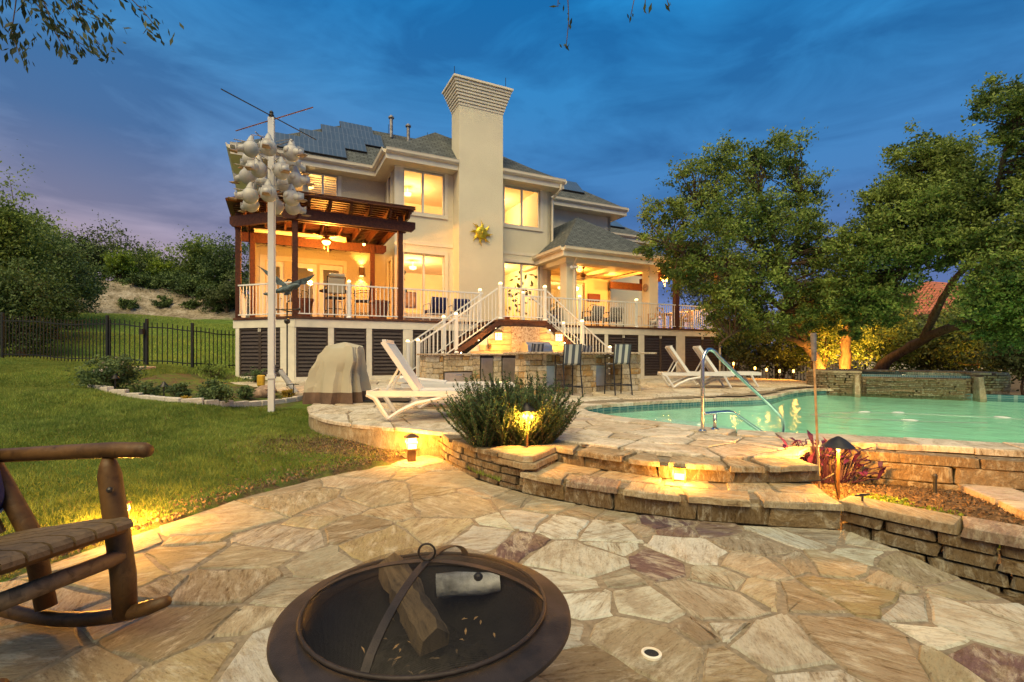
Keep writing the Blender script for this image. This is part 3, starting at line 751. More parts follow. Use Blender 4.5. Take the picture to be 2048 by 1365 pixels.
# coping stones round the rim
cop = resample(POOL, .46, True); rc = random.Random(21)
ctr = (7, 9)
for k in range(len(cop)):
    p, q = cop[k], cop[(k+1) % len(cop)]; t_ = math.atan2(q[1]-p[1], q[0]-p[0]); nx, ny = math.sin(t_), -math.cos(t_)
    m_ = ((p[0]+q[0])/2 + nx*.05, (p[1]+q[1])/2 + ny*.05)
    if inpoly(*m_, POOL): nx, ny = -nx, -ny
    if m_[0] > 12.6 or (m_[0] > 9.9 and m_[1] > 11.9): continue
    w_ = rc.uniform(.36, .46) if m_[1] > 6.4 or m_[0] < 3.4 else rc.uniform(.5, .58)
    P = [(p[0]-nx*.035, p[1]-ny*.035), (q[0]-nx*.035, q[1]-ny*.035), (q[0]+nx*w_, q[1]+ny*w_), (p[0]+nx*w_, p[1]+ny*w_)]
    P = [(x*.985 + .015*m_[0], y*.985+.015*m_[1]) for x, y in P]
    if area(P) < .05: continue
    if sum(P[i][0]*P[(i+1) % 4][1] - P[(i+1) % 4][0]*P[i][1] for i in range(4)) < 0: P = P[::-1]
    o = flagstone(P, const(.412), M['flagpale'], pool, rc, .07, 0, .008, .16); o.name = 'coping_stone'
# outer retaining wall of the pool, right of the steps
OUT = [(3.05,5.75),(3.5,5.62),(3.91,5.46),(4.97,4.95),(6.6,4.3),(8.6,3.6)]
pw = thing('pool_retaining_wall', 'dark stone retaining wall under the pool edge beside the purple plant', 'wall', (3.9, 5.5, 0))
course_wall(pw, [(x-3.9, y-5.5+.12) for x, y in OUT], const(-.12), const(.34), .2, (.14, .2), (.35, .75), SB, .008)
MB().prism([(x-3.9, y-5.5+.17) for x, y in OUT] + [(5, -.9), (1.2, .55), (-.3, .75)], -.3, .325).build('wall_core', M['mortar'], pw, fix=True)

# ------------------------------------------------------------------ raised spa
SC = (11.35, 15.35); spa = thing('raised_spa', 'raised round stone spa with spillway at the far pool edge', 'spa', (SC[0], SC[1], 0))
arc = lambda r0, r1, a0, a1, n: [(r0*math.cos(R(a0+(a1-a0)*k/n)), r1*math.sin(R(a0+(a1-a0)*k/n))) for k in range(n+1)]
ux, uy = 2.5/3.0, -1.65/3.0           # pool edge direction at the spa
Fa, Fb = (-1.55, -.7), (1.25, -2.45)
full = [(-1.75,.35),(-1.95,-.1),(-1.75,-.6),(-1.38,-.85),(-.6,-1.25),(.3,-1.85),(1.0,-2.3),(1.5,-2.5),(1.95,-2.3),(2.05,-1.85)]
fs_ = resample(chaikin(full, 2), .1)
iL = next(k for k, p in enumerate(fs_) if p[0] > -1.15 and p[1] < -.5); iR = next(k for k, p in enumerate(fs_) if p[0] > .9)
SPB = Blocks(M['stack'], 6, 31)
for part, zt in ((fs_[:iL+1], .88), (fs_[iL:iR+1], .79), (fs_[iR:], .88)): course_wall(spa, part, const(.2), const(zt), .22, (.05, .085), (.2, .5), SPB, .008)
back_ = resample(chaikin([(-1.75,.35),(-1.3,.95),(-.2,1.1),(1.2,.1),(2.0,-1.0),(2.05,-1.85)], 2), .1)
rr = random.Random(8)
def rim(path, inn, seg):
    o_ = offset(path, -.07*inn); i_ = offset(path, .34*inn); N = len(path); cu = [round(i*(N-1)/seg) for i in range(seg+1)]
    for a, c in zip(cu, cu[1:]):
        P = o_[a:c+1:2] + i_[a:c+1:2][::-1]
        if sum(P[i][0]*P[(i+1) % len(P)][1] - P[(i+1) % len(P)][0]*P[i][1] for i in range(len(P))) < 0: P = P[::-1]
        o = flagstone(P, const(.95), M['slab'], spa, rr, .06, 0, .004, .6)
        if o: o.name = 'rim_stone'
rim(fs_[:iL+1], 1, 3); rim(fs_[iR:], 1, 3); rim(back_, -1, 7)
course_wall(spa, back_, const(-.1), const(.88), .2, (.15, .2), (.4, .7), SPB, .008)
MB().prism(offset(fs_, .13) + [(1.6, -.3), (.3, .7), (-1.0, .7)], -.5, .66).build('spa_core', M['mortar'], spa, fix=True)
MB().prism(offset(fs_, .05)[3:-3] + [(1.7, -.4), (.3, .8), (-1.1, .75)], .68, .845).build('spa_water', M['water'], spa, fix=True)
b = MB(); q = offset(fs_[iL:iR+1], -.02); b.v = [(x, y, .79) for x, y in q] + [(x, y, .86) for x, y in q]; n_ = len(q); b.f = [(i, i+1, n_+i+1, n_+i) for i in range(n_-1)]
tm = b.mesh('tile_band', M['tile']); uv_along(tm, lambda c: c.x*1.2); link('tile_band', tm, spa)
b = MB(); q = offset(back_, -.2); b.v = [(x, y, .70) for x, y in q] + [(x, y, .93) for x, y in q]; n_ = len(q); b.f = [(i, i+1, n_+i+1, n_+i) for i in range(n_-1)]
tm = b.mesh('tile_band', M['tile']); uv_along(tm, lambda c: c.x*1.2); link('tile_band', tm, spa)
# the two wedge stones that flank the spillway, and long thin ledge stones between them
course_wall(spa, [(-1.05,-1.14),(-.6,-1.42),(.2,-1.98),(.72,-2.34)], const(.2), const(.77), .16, (.04, .06), (.3, .8), Blocks(M['stack'], 5, 77), .006, 'ledge_stone', -.02)
for (x, y) in ((-1.22, -1.02), (.98, -2.5)):
    a = math.atan2(-1.65, 2.5)
    bb = MB(); bb.prism([(-.13, .22), (.13, .22), (.12, -.02), (.08, -.34), (-.05, -.34), (-.11, -.05)], .2, .84); 
    for i, w_ in enumerate(bb.v):
        if w_[2] > .5 and w_[1] < 0: bb.v[i] = (w_[0]*.7, w_[1]*.3+.05, w_[2])
    bb.build('wedge_stone', M['slab'], spa, (x, y, 0), (0, 0, a), fix=True)
lamp('spa_light', 'POINT', (SC[0]+.1, SC[1]-1.1, .82), 6, (1, .85, .4), .1)

# ------------------------------------------------------------------ planter and right-hand retaining wall
pl = thing('rosemary_planter', 'curved stacked stone planter wall holding the rosemary bush', 'planter', (-.4, 5.8, 0))
pth = resample(chaikin([(-1.05,6.95),(-.92,6.5),(-.66,6.0),(-.34,5.55),(.02,5.12),(.16,5.06)], 2), .1); pth = loc0(pth, (-.4, 5.8))
course_wall(pl, offset(pth, .1), const(-.03), const(.30), .2, (.06, .1), (.16, .38), Blocks(M['stack'], 8, 12), .012)
course_wall(pl, [(.55,-.72),(.72,-.42),(.86,-.12)], const(.17), const(.30), .2, (.06, .09), (.2, .4), Blocks(M['stack'], 5, 13), .012)
r3 = random.Random(4)
capo = offset(pth, -.03); capi = offset(pth, .27); N = len(capo); cu = [0, 4, 9, 13, N-5]
for a, c in zip(cu, cu[1:]):
    o = flagstone(capo[a:c+1:2] + capi[a:c+1:2][::-1], const(.345), M['stack'], pl, r3, .05, 0, .012, .3); o.name = 'cap_stone'
for z, k in ((.37, 0), (.30, .015)):
    P = [(.14, -.34), (.50, -.80), (.62, -.80), (.98, -.16), (.92, -.02), (.5, .05)]
    P = [(x+k, y-k) for x, y in P]
    o = flagstone(P, const(z), M['slab'], pl, r3, .062, 0, .014, .22); o.name = 'cap_slab'
MB().prism(offset(pth, .2) + [(.5, -.55), (.8, .0), (.2, .5), (-.35, 1.0)], -.05, .30).build('planter_soil', M['soil'], pl, fix=True)

rw = thing('garden_retaining_wall', 'low tan stone block wall to the right of the steps', 'wall', (3.0, 3.5, 0))
wp = resample(chaikin([(2.70,4.02),(2.85,3.80),(3.15,3.45),(3.55,3.05),(4.2,2.3)], 1), .1); wp = loc0(wp, (3.0, 3.5))
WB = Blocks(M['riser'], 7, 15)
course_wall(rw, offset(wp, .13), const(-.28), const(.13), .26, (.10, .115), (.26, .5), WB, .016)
course_wall(rw, offset(wp, .12), const(.125), const(.215), .32, (.088, .09), (.45, .75), Blocks(M['slab'], 5, 16), .012, 'cap_stone')
ed = thing('garden_stone_edging', 'flat stone edging strip along the right flower bed', 'edging', (4.3, 4.1, 0))
course_wall(ed, [(.62,1.1),(.50,.6),(.36,.15),(.22,-.3),(.05,-.9)], const(-.06), const(.07), .42, (.12, .13), (.5, .8), Blocks(M['flagpale'], 4, 17), .014, 'edging_stone')
# ================================================================== HOUSE (local frame: a along the front, b into the house, z up)
DZ = 2.49                                   # deck floor height
house = thing('house', 'two-storey cream stucco house with grey shingle roof and tall chimney', 'house', (P0[0], P0[1], 0), TH)
WB_, LW, EZ = 3.4, 5.4, 8.8
def uvslope(me):
    uv = me.uv_layers.new(name='UVMap')
    for pl_ in me.polygons:
        n = pl_.normal; s_ = Vector((-n.y, n.x, 0)); s_ = s_.normalized() if s_.length > 1e-5 else Vector((1, 0, 0)); t_ = n.cross(s_)
        for li in pl_.loop_indices:
            c = me.vertices[me.loops[li].vertex_index].co; uv.data[li].uv = (c.dot(s_), c.dot(t_))
def wallgrid(name, horiz, o0, o1, z0, z1, fixed, openings, mat, th=.18, parent=house, nrm=-1):
    """wall in plane b=fixed (horiz 'a') or a=fixed (horiz 'b') with real openings; nrm = direction of the outside"""
    A = sorted({o0, o1, *[q for o in openings for q in o[:2]]}); Z = sorted({z0, z1, *[q for o in openings for q in o[2:4]]})
    b = MB(); inn = fixed - nrm*th
    def pt(h, z, d): return (h, d, z) if horiz == 'a' else (d, h, z)
    def op(h, z): return any(o[0] < h < o[1] and o[2] < z < o[3] for o in openings)
    for i in range(len(A)-1):
        for j in range(len(Z)-1):
            if op((A[i]+A[i+1])/2, (Z[j]+Z[j+1])/2): continue
            for d in (fixed, inn): b.add([pt(A[i], Z[j], d), pt(A[i+1], Z[j], d), pt(A[i+1], Z[j+1], d), pt(A[i], Z[j+1], d)], [(0, 1, 2, 3)])
    for (h0, h1, y0, y1) in [o[:4] for o in openings]:
        b.add([pt(h, z, d) for d in (fixed, inn) for h, z in ((h0, y0), (h1, y0), (h1, y1), (h0, y1))], [(0, 1, 5, 4), (1, 2, 6, 5), (2, 3, 7, 6), (3, 0, 4, 7)])
    for h in (o0, o1): b.add([pt(h, z0, fixed), pt(h, z1, fixed), pt(h, z1, inn), pt(h, z0, inn)], [(0, 1, 2, 3)])
    return b.build(name, mat, parent)
def window(a0, a1, z0, z1, b, mull=(.5,), name='window', trim=.13, rails=(), fw=.05, mat='whitetrim', tr=True, sill=True, side=False, pane='glass'):
    """frame, mullions and one glass pane per light; side=True: the window lies in a plane a=const"""
    m = MB(); sw = (lambda x0, x1, y0, y1, q0, q1: m.box(y0, y1, x0, x1, q0, q1)) if side else m.box
    y0, y1 = b+.05, b+.11
    sw(a0, a0+fw, y0, y1, z0, z1); sw(a1-fw, a1, y0, y1, z0, z1); sw(a0+fw, a1-fw, y0, y1, z0, z0+fw); sw(a0+fw, a1-fw, y0, y1, z1-fw, z1)
    xs = [a0+fw] + [a0+(a1-a0)*k for k in mull] + [a1-fw]
    for x in xs[1:-1]: sw(x-fw*.8, x+fw*.8, y0-.01, y1, z0+fw, z1-fw)
    for k in rails: sw(a0+fw, a1-fw, y0+.01, y1-.01, z0+(z1-z0)*k-.025, z0+(z1-z0)*k+.025)
    w = m.build(name, M[mat], house)
    for x0, x1 in zip(xs, xs[1:]):
        g = MB(); q = g.box(y0+.03, y0+.036, x0, x1, z0+fw, z1-fw) if side else g.box(x0, x1, y0+.03, y0+.036, z0+fw, z1-fw)
        g.build('pane', M[pane], w)
    if tr:
        t_ = MB(); s2 = (lambda x0, x1, y0_, y1_, q0, q1: t_.box(y0_, y1_, x0, x1, q0, q1)) if side else t_.box
        s2(a0-trim, a0, b-.04, b+.06, z0-trim, z1+trim); s2(a1, a1+trim, b-.04, b+.06, z0-trim, z1+trim)
        s2(a0, a1, b-.04, b+.06, z1, z1+trim)
        if sill: s2(a0, a1, b-.05, b+.06, z0-trim, z0)
        t_.build('trim', M['trim'], w)
    return w
F1, F2 = DZ, DZ + 3.15
# walls
w1 = [(3.80,5.42,2.95,5.28),(7.98,9.64,2.75,5.28),(3.74,5.42,6.82,8.42),(7.98,9.66,6.82,8.42)]
wallgrid('wall', 'a', 3.55, 10.2, .3, EZ, WB_, w1, M['stucco'])
w2 = [(-.8,-.2,DZ+.05,4.92),(.1,.95,DZ+.05,4.92),(1.05,1.9,DZ+.05,4.92),(-.2,.5,7.05,8.45),(.62,1.72,7.05,8.45)]
wallgrid('wall', 'a', -1.35, 3.55, .3, EZ, LW, w2, M['stuccorough'])
wallgrid('wall', 'b', WB_, LW, .3, EZ, 3.55, [(4.2,4.75,2.9,5.1),(4.2,4.75,6.9,8.4)], M['stuccorough'], nrm=-1)
wallgrid('wall', 'b', LW, 13.5, .3, EZ, -1.35, [], M['stucco'], nrm=-1)
w3 = [(10.35,10.95,2.75,5.0),(11.35,12.0,2.6,5.0),(12.15,13.3,2.6,5.0)]
wallgrid('wall', 'a', 10.2, 14.9, .3, EZ, LW, w3, M['stucco'])
wallgrid('wall', 'b', WB_, LW, .3, EZ, 10.2, [], M['stucco'], nrm=1)
wallgrid('wall', 'b', LW, 13.5, .3, EZ, 14.9, [], M['stucco'], nrm=1)
wallgrid('wall', 'a', -1.35, 14.9, .3, EZ, 13.5, [], M['stucco'], nrm=1)
wallgrid('wall', 'a', 14.9, 19.5, .3, 8.4, 8.2, [(15.6,16.5,2.7,4.9),(15.4,17.6,6.7,8.0)], M['stucco'])
wallgrid('wall', 'b', 8.2, 13.5, .3, 8.4, 19.5, [], M['stucco'], nrm=1)
for a, c in ((3.55, 10.2),):
    MB().box(a-.06, a+.3, WB_-.03, WB_+.02, DZ, 8.75).build('corner_trim', M['trim'], house)
window(3.80,5.42,2.95,5.28,WB_); window(7.98,9.64,2.75,5.28,WB_); window(3.74,5.42,6.82,8.42,WB_); window(7.98,9.66,6.82,8.42,WB_)
window(-.2,.5,7.05,8.45,LW); w_ = window(.62,1.72,7.05,8.45,LW)
sl = MB(); 
for k in range(2):
    for j in range(14): sl.bar((.70+k*.53, LW+.2, 7.14+j*.09), (1.13+k*.53, LW+.2, 7.14+j*.09), .07, .012, (0, -.6, .8))
sl.build('shutter', M['white'], w_)
window(4.2,4.75,2.9,5.1,3.55,(),side=True); window(4.2,4.75,6.9,8.4,3.55,(),side=True)
window(10.35,10.95,2.75,5.0,LW,()); window(11.35,12.0,2.6,5.0,LW,()); window(12.15,13.3,2.6,5.0,LW,())
window(15.6,16.5,2.7,4.9,8.2,()); window(15.4,17.6,6.7,8.0,8.2)
# three glazed patio doors on the covered deck
for a0, a1 in ((-.8,-.2),(.1,.95),(1.05,1.9)):
    m = MB(); z0, z1 = DZ+.05, 4.92; st_ = .14
    m.box(a0, a0+st_, LW+.04, LW+.10, z0, z1); m.box(a1-st_, a1, LW+.04, LW+.10, z0, z1); m.box(a0+st_, a1-st_, LW+.04, LW+.10, z0, z0+.3); m.box(a0+st_, a1-st_, LW+.04, LW+.10, z1-.18, z1)
    d = m.build('door', M['white'], house); MB().box(a0+st_, a1-st_, LW+.065, LW+.075, z0+.3, z1-.18).build('pane', M['glass'], d)
    MB().tube([(a1-.07, LW+.02, z0+1.0), (a1-.07, LW-.03, z0+1.0), (a1-.19, LW-.03, z0+1.0)], .012, 6).build('handle', M['bronze'], d)
MB().box(-1.0, 2.05, LW-.05, LW+.03, 4.94, 5.12).box(-1.0, -.82, LW-.04, LW+.03, DZ, 4.94).box(1.92, 2.05, LW-.04, LW+.03, DZ, 4.94).build('door_casing', M['trim'], house)
MB().box(3.86, 5.76, WB_-.02, WB_+.001, 5.60, 5.72).box(7.61, 10.19, WB_-.02, WB_+.001, 5.60, 5.72).build('belt_trim', M['trim'], house)
# rooms behind the glass, lit by their own ceiling lamps
def room(a0, a1, b0, b1, z0, z1, mat='wallin'):
    m = MB(); m.add([(a0,b0,z0),(a1,b0,z0),(a1,b1,z0),(a0,b1,z0),(a0,b0,z1),(a1,b0,z1),(a1,b1,z1),(a0,b1,z1)], [(4,5,6,7),(1,2,6,5),(2,3,7,6),(3,0,4,7)])
    m.build('room', M[mat], house); MB().box(a0, a1, b0, b1, z0-.04, z0).build('room_floor', M['floorin'], house)
def ceiling_lamp(a, b, z, w, name='ceiling_lamp', big=.16):
    g = MB(); g.lathe([(.02, 0), (.02, -.18), (big, -.22), (big*.9, -.32), (.02, -.36)], 14, (a, b, z)); o = g.build(name, M['frost'], house); 
    lamp('room_light', 'POINT', (a, b, z-.5), w, (1, .70, .32), .15, house)
room(3.6,10.1,WB_+.19,9.5,F1+.02,5.55); room(3.6,10.1,WB_+.19,8.5,F2+.1,8.75)
room(-1.3,3.5,LW+.19,9.5,F1+.02,5.4); room(-1.3,3.5,LW+.19,9,F2+.1,8.75); room(10.25,14.8,LW+.19,10.5,F1+.02,5.4); room(15,19,8.4,12,F1+.02,5.2); room(15,19,8.4,12,6.0,8.3)
for q in ((4.9,6.2,5.5,190),(8.7,6.0,5.5,190),(4.7,6.3,8.7,150),(8.8,6.3,8.7,150),(.9,7.6,5.35,16),(.8,7.2,8.7,70),(11.6,7.6,5.35,80),(13.4,7.8,5.35,80),(16.2,10,5.15,60),(16.5,10,8.2,60)): ceiling_lamp(*q)
def picture(label, a, b, z, w, h, col):
    p = thing('framed_picture', label, 'picture', hw(a, b, z), TH); MB().box(-w/2, w/2, -.03, 0, -h/2, h/2, .01).build('frame', M['pergola'], p); MB().box(-w/2+.05, w/2-.05, -.034, -.031, -h/2+.05, h/2-.05).build('canvas', simple('canvas_print', col, .7, 0, .6, 3), p)
picture('framed picture on the room wall behind the left lower window', 5.35, 9.45, 4.2, 1.1, .8, (.30, .16, .07)); picture('framed picture on the room wall behind the porch window', 12.9, 10.45, 4.2, 1.2, .8, (.25, .14, .06)); picture('small framed picture behind the left upper window', 4.9, 8.45, 7.2, .9, .6, (.3, .2, .1))
bc = thing('bookcase', 'dark wooden bookcase inside the right lower window', 'bookcase', hw(8.6, 9.1, DZ+.03), TH)
MB().box(-.7, -.66, -.2, .2, 0, 2.1).box(.66, .7, -.2, .2, 0, 2.1).box(-.66, .66, .17, .2, 0, 2.1).build('carcass', M['deckwood'], bc)
for k in range(6): MB().box(-.66, .66, -.2, .169, k*.4+.03, k*.4+.06).build('shelf', M['deckwood'], bc)
ia = thing('interior_armchair', 'orange armchair inside the right lower window', 'armchair', hw(8.25, 4.5, DZ+.03), TH+.6); om = simple('orange_fabric', (.45, .16, .04), .8)
MB().box(-.35, .35, -.3, .35, .18, .45, .05).build('seat', om, ia); MB().box(-.35, .35, .25, .42, .2, 1.0, .05).build('backrest', om, ia); MB().box(-.45, -.36, -.3, .4, .1, .62, .03).build('armrest', om, ia); MB().box(.36, .45, -.3, .4, .1, .62, .03).build('armrest', om, ia)
si = thing('sideboard', 'low wooden sideboard inside the left lower window', 'sideboard', hw(4.6, 9.1, DZ+.03), TH); MB().box(-.8, .8, -.22, .22, .1, .85, .02).build('cabinet', M['deckwood'], si)
for k in range(3): MB().box(-.76+k*.51, -.28+k*.51, -.235, -.221, .15, .8, .01).build('door', M['teak'], si)
# chimney with a stepped flaring cap
ch = MB().box(5.77, 7.6, 2.7, 3.55, .3, 11.05).build('chimney', M['stucco'], house)
for k in range(8):
    e_ = .02 + .034*k; z = 10.92 + k*.108
    MB().box(5.77-e_, 7.6+e_, 2.7-e_, 3.55+e_, z, z+.080).box(5.78-e_+.03, 7.59+e_-.03, 2.71-e_+.03, 3.54+e_-.03, z+.080, z+.108).build('cap_course', M['trim'], ch)
MB().box(5.46, 7.91, 2.39, 3.86, 11.784, 11.86).build('cap_slab', M['trim'], ch)
for (a, b) in ((5.55, 2.6), (7.6, 2.45)): MB().tube([(a, b, 11.85), (a, b, 12.25)], .012, 5).build('lightning_rod', M['darkmetal'], ch)
# roofs
def roof(polys, name='roof'):
    b = MB()
    for P in polys: b.add(P, [tuple(range(len(P)))])
    me = b.mesh(name, M['shingle'], fix=False); 
    for pl_ in me.polygons:
        if pl_.normal.z < 0: pl_.flip()
    me.update(); uvslope(me); return link(name, me, house)
RZ = 11.42
roof([[(-1.9,4.8,EZ),(15.45,4.8,EZ),(9.73,7.42,RZ),(2.23,7.42,RZ)], [(-1.9,4.8,EZ),(2.23,7.42,RZ),(-1.9,14.2,EZ)], [(15.45,4.8,EZ),(15.45,14.2,EZ),(9.73,7.42,RZ)], [(-1.9,14.2,EZ),(2.23,7.42,RZ),(9.73,7.42,RZ),(15.45,14.2,EZ)]])
PK = (5.39,4.54,10.54); PB = (5.39,6.65,10.54)
roof([[(3.05,2.8,EZ),(10.5,2.8,EZ),PK], [(3.05,2.8,EZ),PK,PB,(3.05,4.9,EZ)], [(10.5,2.8,EZ),(10.5,5.0,EZ),PB,PK]])
roof([[(14.9,7.7,8.4),(20,7.7,8.4),(17.2,10.3,10.2),(14.9,10.3,10.2)], [(20,7.7,8.4),(20,13,8.4),(17.2,10.3,10.2)]])
# eaves: soffit, fascia and gutter along each run
def eave(path, z, inn):
    """path: eave corners; inn: matching wall-side corners"""
    s_ = MB(); n = len(path)
    s_.v = [(x, y, z-.34) for x, y in path] + [(x, y, z-.34) for x, y in inn]; s_.f = [(i, i+1, n+i+1, n+i) for i in range(n-1)]
    s_.build('soffit', M['trim'], house)
    f = MB(); g = MB()
    for p, q in zip(path, path[1:]):
        d = Vector((q[0]-p[0], q[1]-p[1], 0)).normalized(); nn = Vector((d.y, -d.x, 0))
        P, Q = Vector((*p, 0)), Vector((*q, 0))
        f.add([(*p, z-.35), (*q, z-.35), (*q, z-.02), (*p, z-.02)], [(0, 1, 2, 3)])
        prof = [(.003, -.16), (.07, -.15), (.13, -.09), (.14, -.02), (.15, .01), (.11, .012), (.10, -.03), (.003, -.03)]
        vv = [tuple(P - d*.0 + nn*o_ + Vector((0, 0, z+h_))) for o_, h_ in prof] + [tuple(Q + nn*o_ + Vector((0, 0, z+h_))) for o_, h_ in prof]
        m = len(prof); g.add(vv, [(i, (i+1) % m, m+(i+1) % m, m+i) for i in range(m)] + [tuple(range(m)), tuple(range(m, 2*m))])
    f.build('fascia', M['trim'], house); g.build('gutter', M['trim'], house)
eave([(-1.9,14.2),(-1.9,4.8),(3.05,4.8),(3.05,2.8),(5.765,2.8)], EZ, [(-1.35,13.5),(-1.35,LW),(3.55,LW),(3.55,WB_),(5.765,WB_)])
eave([(7.605,2.8),(10.5,2.8),(10.5,4.8),(15.45,4.8),(15.45,14.2)], EZ, [(7.605,WB_),(10.2,WB_),(10.2,LW),(14.9,LW),(14.9,13.5)])
eave([(14.9,7.7),(20,7.7),(20,13)], 8.4, [(14.9,8.2),(19.5,8.2),(19.5,13)])
# downspouts
MB().tube([(10.3,2.72,8.6),(10.3,2.75,8.4),(10.22,3.3,8.1),(10.22,3.32,5.9)], .05, 6).build('downspout', M['trim'], house)
MB().box(-1.30, -1.18, LW-.1, LW-.003, DZ, 8.4).build('downspout', M['trim'], house)
# roof pieces: solar panels, flues, vent box, rods
def onslope(a, s_, up=.0):   # point on the front main slope: s_ metres up from the eave (horizontal run)
    k = (RZ-EZ)/2.62; return (a, 4.8+s_, EZ+s_*k+up)
sp_ = math.atan2(RZ-EZ, 2.62)
cellm, t, p = newmat('solar_module'); uvn = t.nodes.new('ShaderNodeTexCoord').outputs['Object']
bk = nd(t, 'ShaderNodeTexBrick', {'offset': 0.0}, Vector=uvn, Scale=1, Mortar_Size=.010, Brick_Width=.165, Row_Height=1.2)
bk.inputs['Color1'].default_value = (.050, .072, .10, 1); bk.inputs['Color2'].default_value = (.06, .086, .118, 1); bk.inputs['Mortar'].default_value = (.13, .15, .18, 1)
t.links.new(bk.outputs['Color'], p.inputs['Base Color']); p.inputs['Roughness'].default_value = .3; p.inputs['Specular IOR Level'].default_value = .8
pan = MB().box(-.66, .66, -.52, .52, 0, .012).mesh('solar_panel', cellm); frm = MB().box(-.675, .675, -.535, .535, -.06, -.001).mesh('panel_frame', M['darkmetal'])
def solar(px, py, dep=None):
    # pixel on the front slope plane lifted 12 cm
    k = (RZ-EZ)/2.62; r = (px-1024)/FPX; zz = (HOR-py)/FPX
    # ray P = d*(r,1,zz)+(0,0,EYE); local b = V.P - V.P0
    vr = V[0]*r+V[1]; c0 = V[0]*P0[0]+V[1]*P0[1]
    d = (EZ+.12-EYE - k*(c0+4.8)) / (zz - k*vr); X = (r*d, d); a = (X[0]-P0[0])*U[0]+(X[1]-P0[1])*U[1]; b = vr*d - c0
    return a, b, EZ+.12+(b-4.8)*k
for q in ((589,286),(655,298),(637,277),(697,287),(678,268),(733,279),(714,261)):
    a, b, z = solar(*q); o = link('solar_panel', pan, house, (a, b, z+.02), (sp_+R(3), 0, 0)); link('panel_frame', frm, o)
a, b, z = onslope(12.6, .9, .12); o = link('solar_panel', pan, house, (a, b, z), (sp_, 0, 0)); link('panel_frame', frm, o)
for k in range(2):
    o = link('solar_panel', pan, house, (16.0+1.65*k, 8.9, 9.35), (math.atan2(1.8, 2.6), 0, 0)); link('panel_frame', frm, o)
for a, s_, h in ((ha(782,7.15),2.3,.85),(ha(816,7.05),2.2,.68)):
    q = onslope(a, s_); MB().tube([q, (q[0], q[1], q[2]+h)], .075, 10).lathe([(.10, 0), (.13, .02), (.13, .07), (.05, .15)], 10, (q[0], q[1], q[2]+h), cap1=True).build('flue_pipe', M['galv'], house, smooth=True)
for a in (4.1, 5.9, 7.4): MB().tube([(a, 7.42, RZ), (a, 7.42, RZ+.4)], .012, 5).build('lightning_rod', M['darkmetal'], house)
MB().lathe([(.24, 0), (.24, .18), (.34, .2), (.30, .34), (.05, .42)], 14, (6.2,5.6,10.3)).build('roof_vent', M['darkmetal'], house)
# floodlight pair and wall bits
# gilded sun face
sun = thing('sun_face_plaque', 'gilded metal sun face plaque hung on the chimney', 'plaque', hw(6.66, 2.66, 6.13), TH)
m = MB(); N = 16
for k in range(N):
    w0 = 2*math.pi*k/N; ln = .50 if k % 2 == 0 else .40; bend = .12 if k % 2 else -.06; wd = .05
    P = [(math.cos(w0)*r_ + math.cos(w0+math.pi/2)*(bend*math.sin((r_-.2)*12)*.5), math.sin(w0)*r_ + math.sin(w0+math.pi/2)*(bend*math.sin((r_-.2)*12)*.5), wd*(1-(r_-.2)/(ln-.2+.001))+.004) for r_ in np.linspace(.2, ln, 6)]
    nx, nz_ = math.cos(w0+math.pi/2), math.sin(w0+math.pi/2); n0 = len(m.v)
    for x, z, w_ in P: m.v += [(x+nx*w_, -.01, z+nz_*w_), (x, -.035, z), (x-nx*w_, -.01, z-nz_*w_)]
    for i in range(5): m.f += [(n0+3*i, n0+3*i+1, n0+3*i+4, n0+3*i+3), (n0+3*i+1, n0+3*i+2, n0+3*i+5, n0+3*i+4)]
m.build('rays', M['gold'], sun)
m = MB(); m.ball((0, -.02, 0), (.245, .09, .245), 20, 12); fc = m.build('face', M['gold'], sun, smooth='all')
m = MB(); m.ball((0, -.12, .0), (.025, .035, .06)); m.ball((-.085, -.10, .06), (.04, .02, .018)); m.ball((.085, -.10, .06), (.04, .02, .018)); m.ball((0, -.105, -.10), (.07, .02, .02)); m.tube([(-.14, -.09, .10), (-.08, -.11, .12), (-.03, -.115, .09)], .012, 5).tube([(.14, -.09, .10), (.08, -.11, .12), (.03, -.115, .09)], .012, 5)
m.build('features', M['gold'], fc, smooth='all')

# ================================================================== DECK
deck = thing('deck', 'raised cream and brown deck with louvred skirting along the house', 'deck', (P0[0], P0[1], 0), TH)
G0 = lambda a, b: (lambda w: zp(w[0], w[1]))(hw(a, b))
OUTL = [(-1.52,1.52),(0,0),(16.55,0),(16.55,5.3)]
fl = MB().prism([(-1.52,1.52),(0,0),(16.55,0),(16.55,8.0),(-1.52,8.0)], DZ-.06, DZ); fl.build('deck_floor', M['deckwood'], deck, fix=True)
def seg_frame(p, q):
    L = math.dist(p, q); a = math.atan2(q[1]-p[1], q[0]-p[0]); return L, a
slat = MB().add([(-.5,.012,-.055),(.5,.012,-.055),(.5,-.045,-.045),(-.5,-.045,-.045),(-.5,.05,.05),(.5,.05,.05),(.5,.0,.055),(-.5,.0,.055)], [(0,1,2,3),(4,7,6,5),(3,2,6,7),(0,4,5,1),(0,3,7,4),(1,5,6,2)]).mesh('slat', M['louvre'])
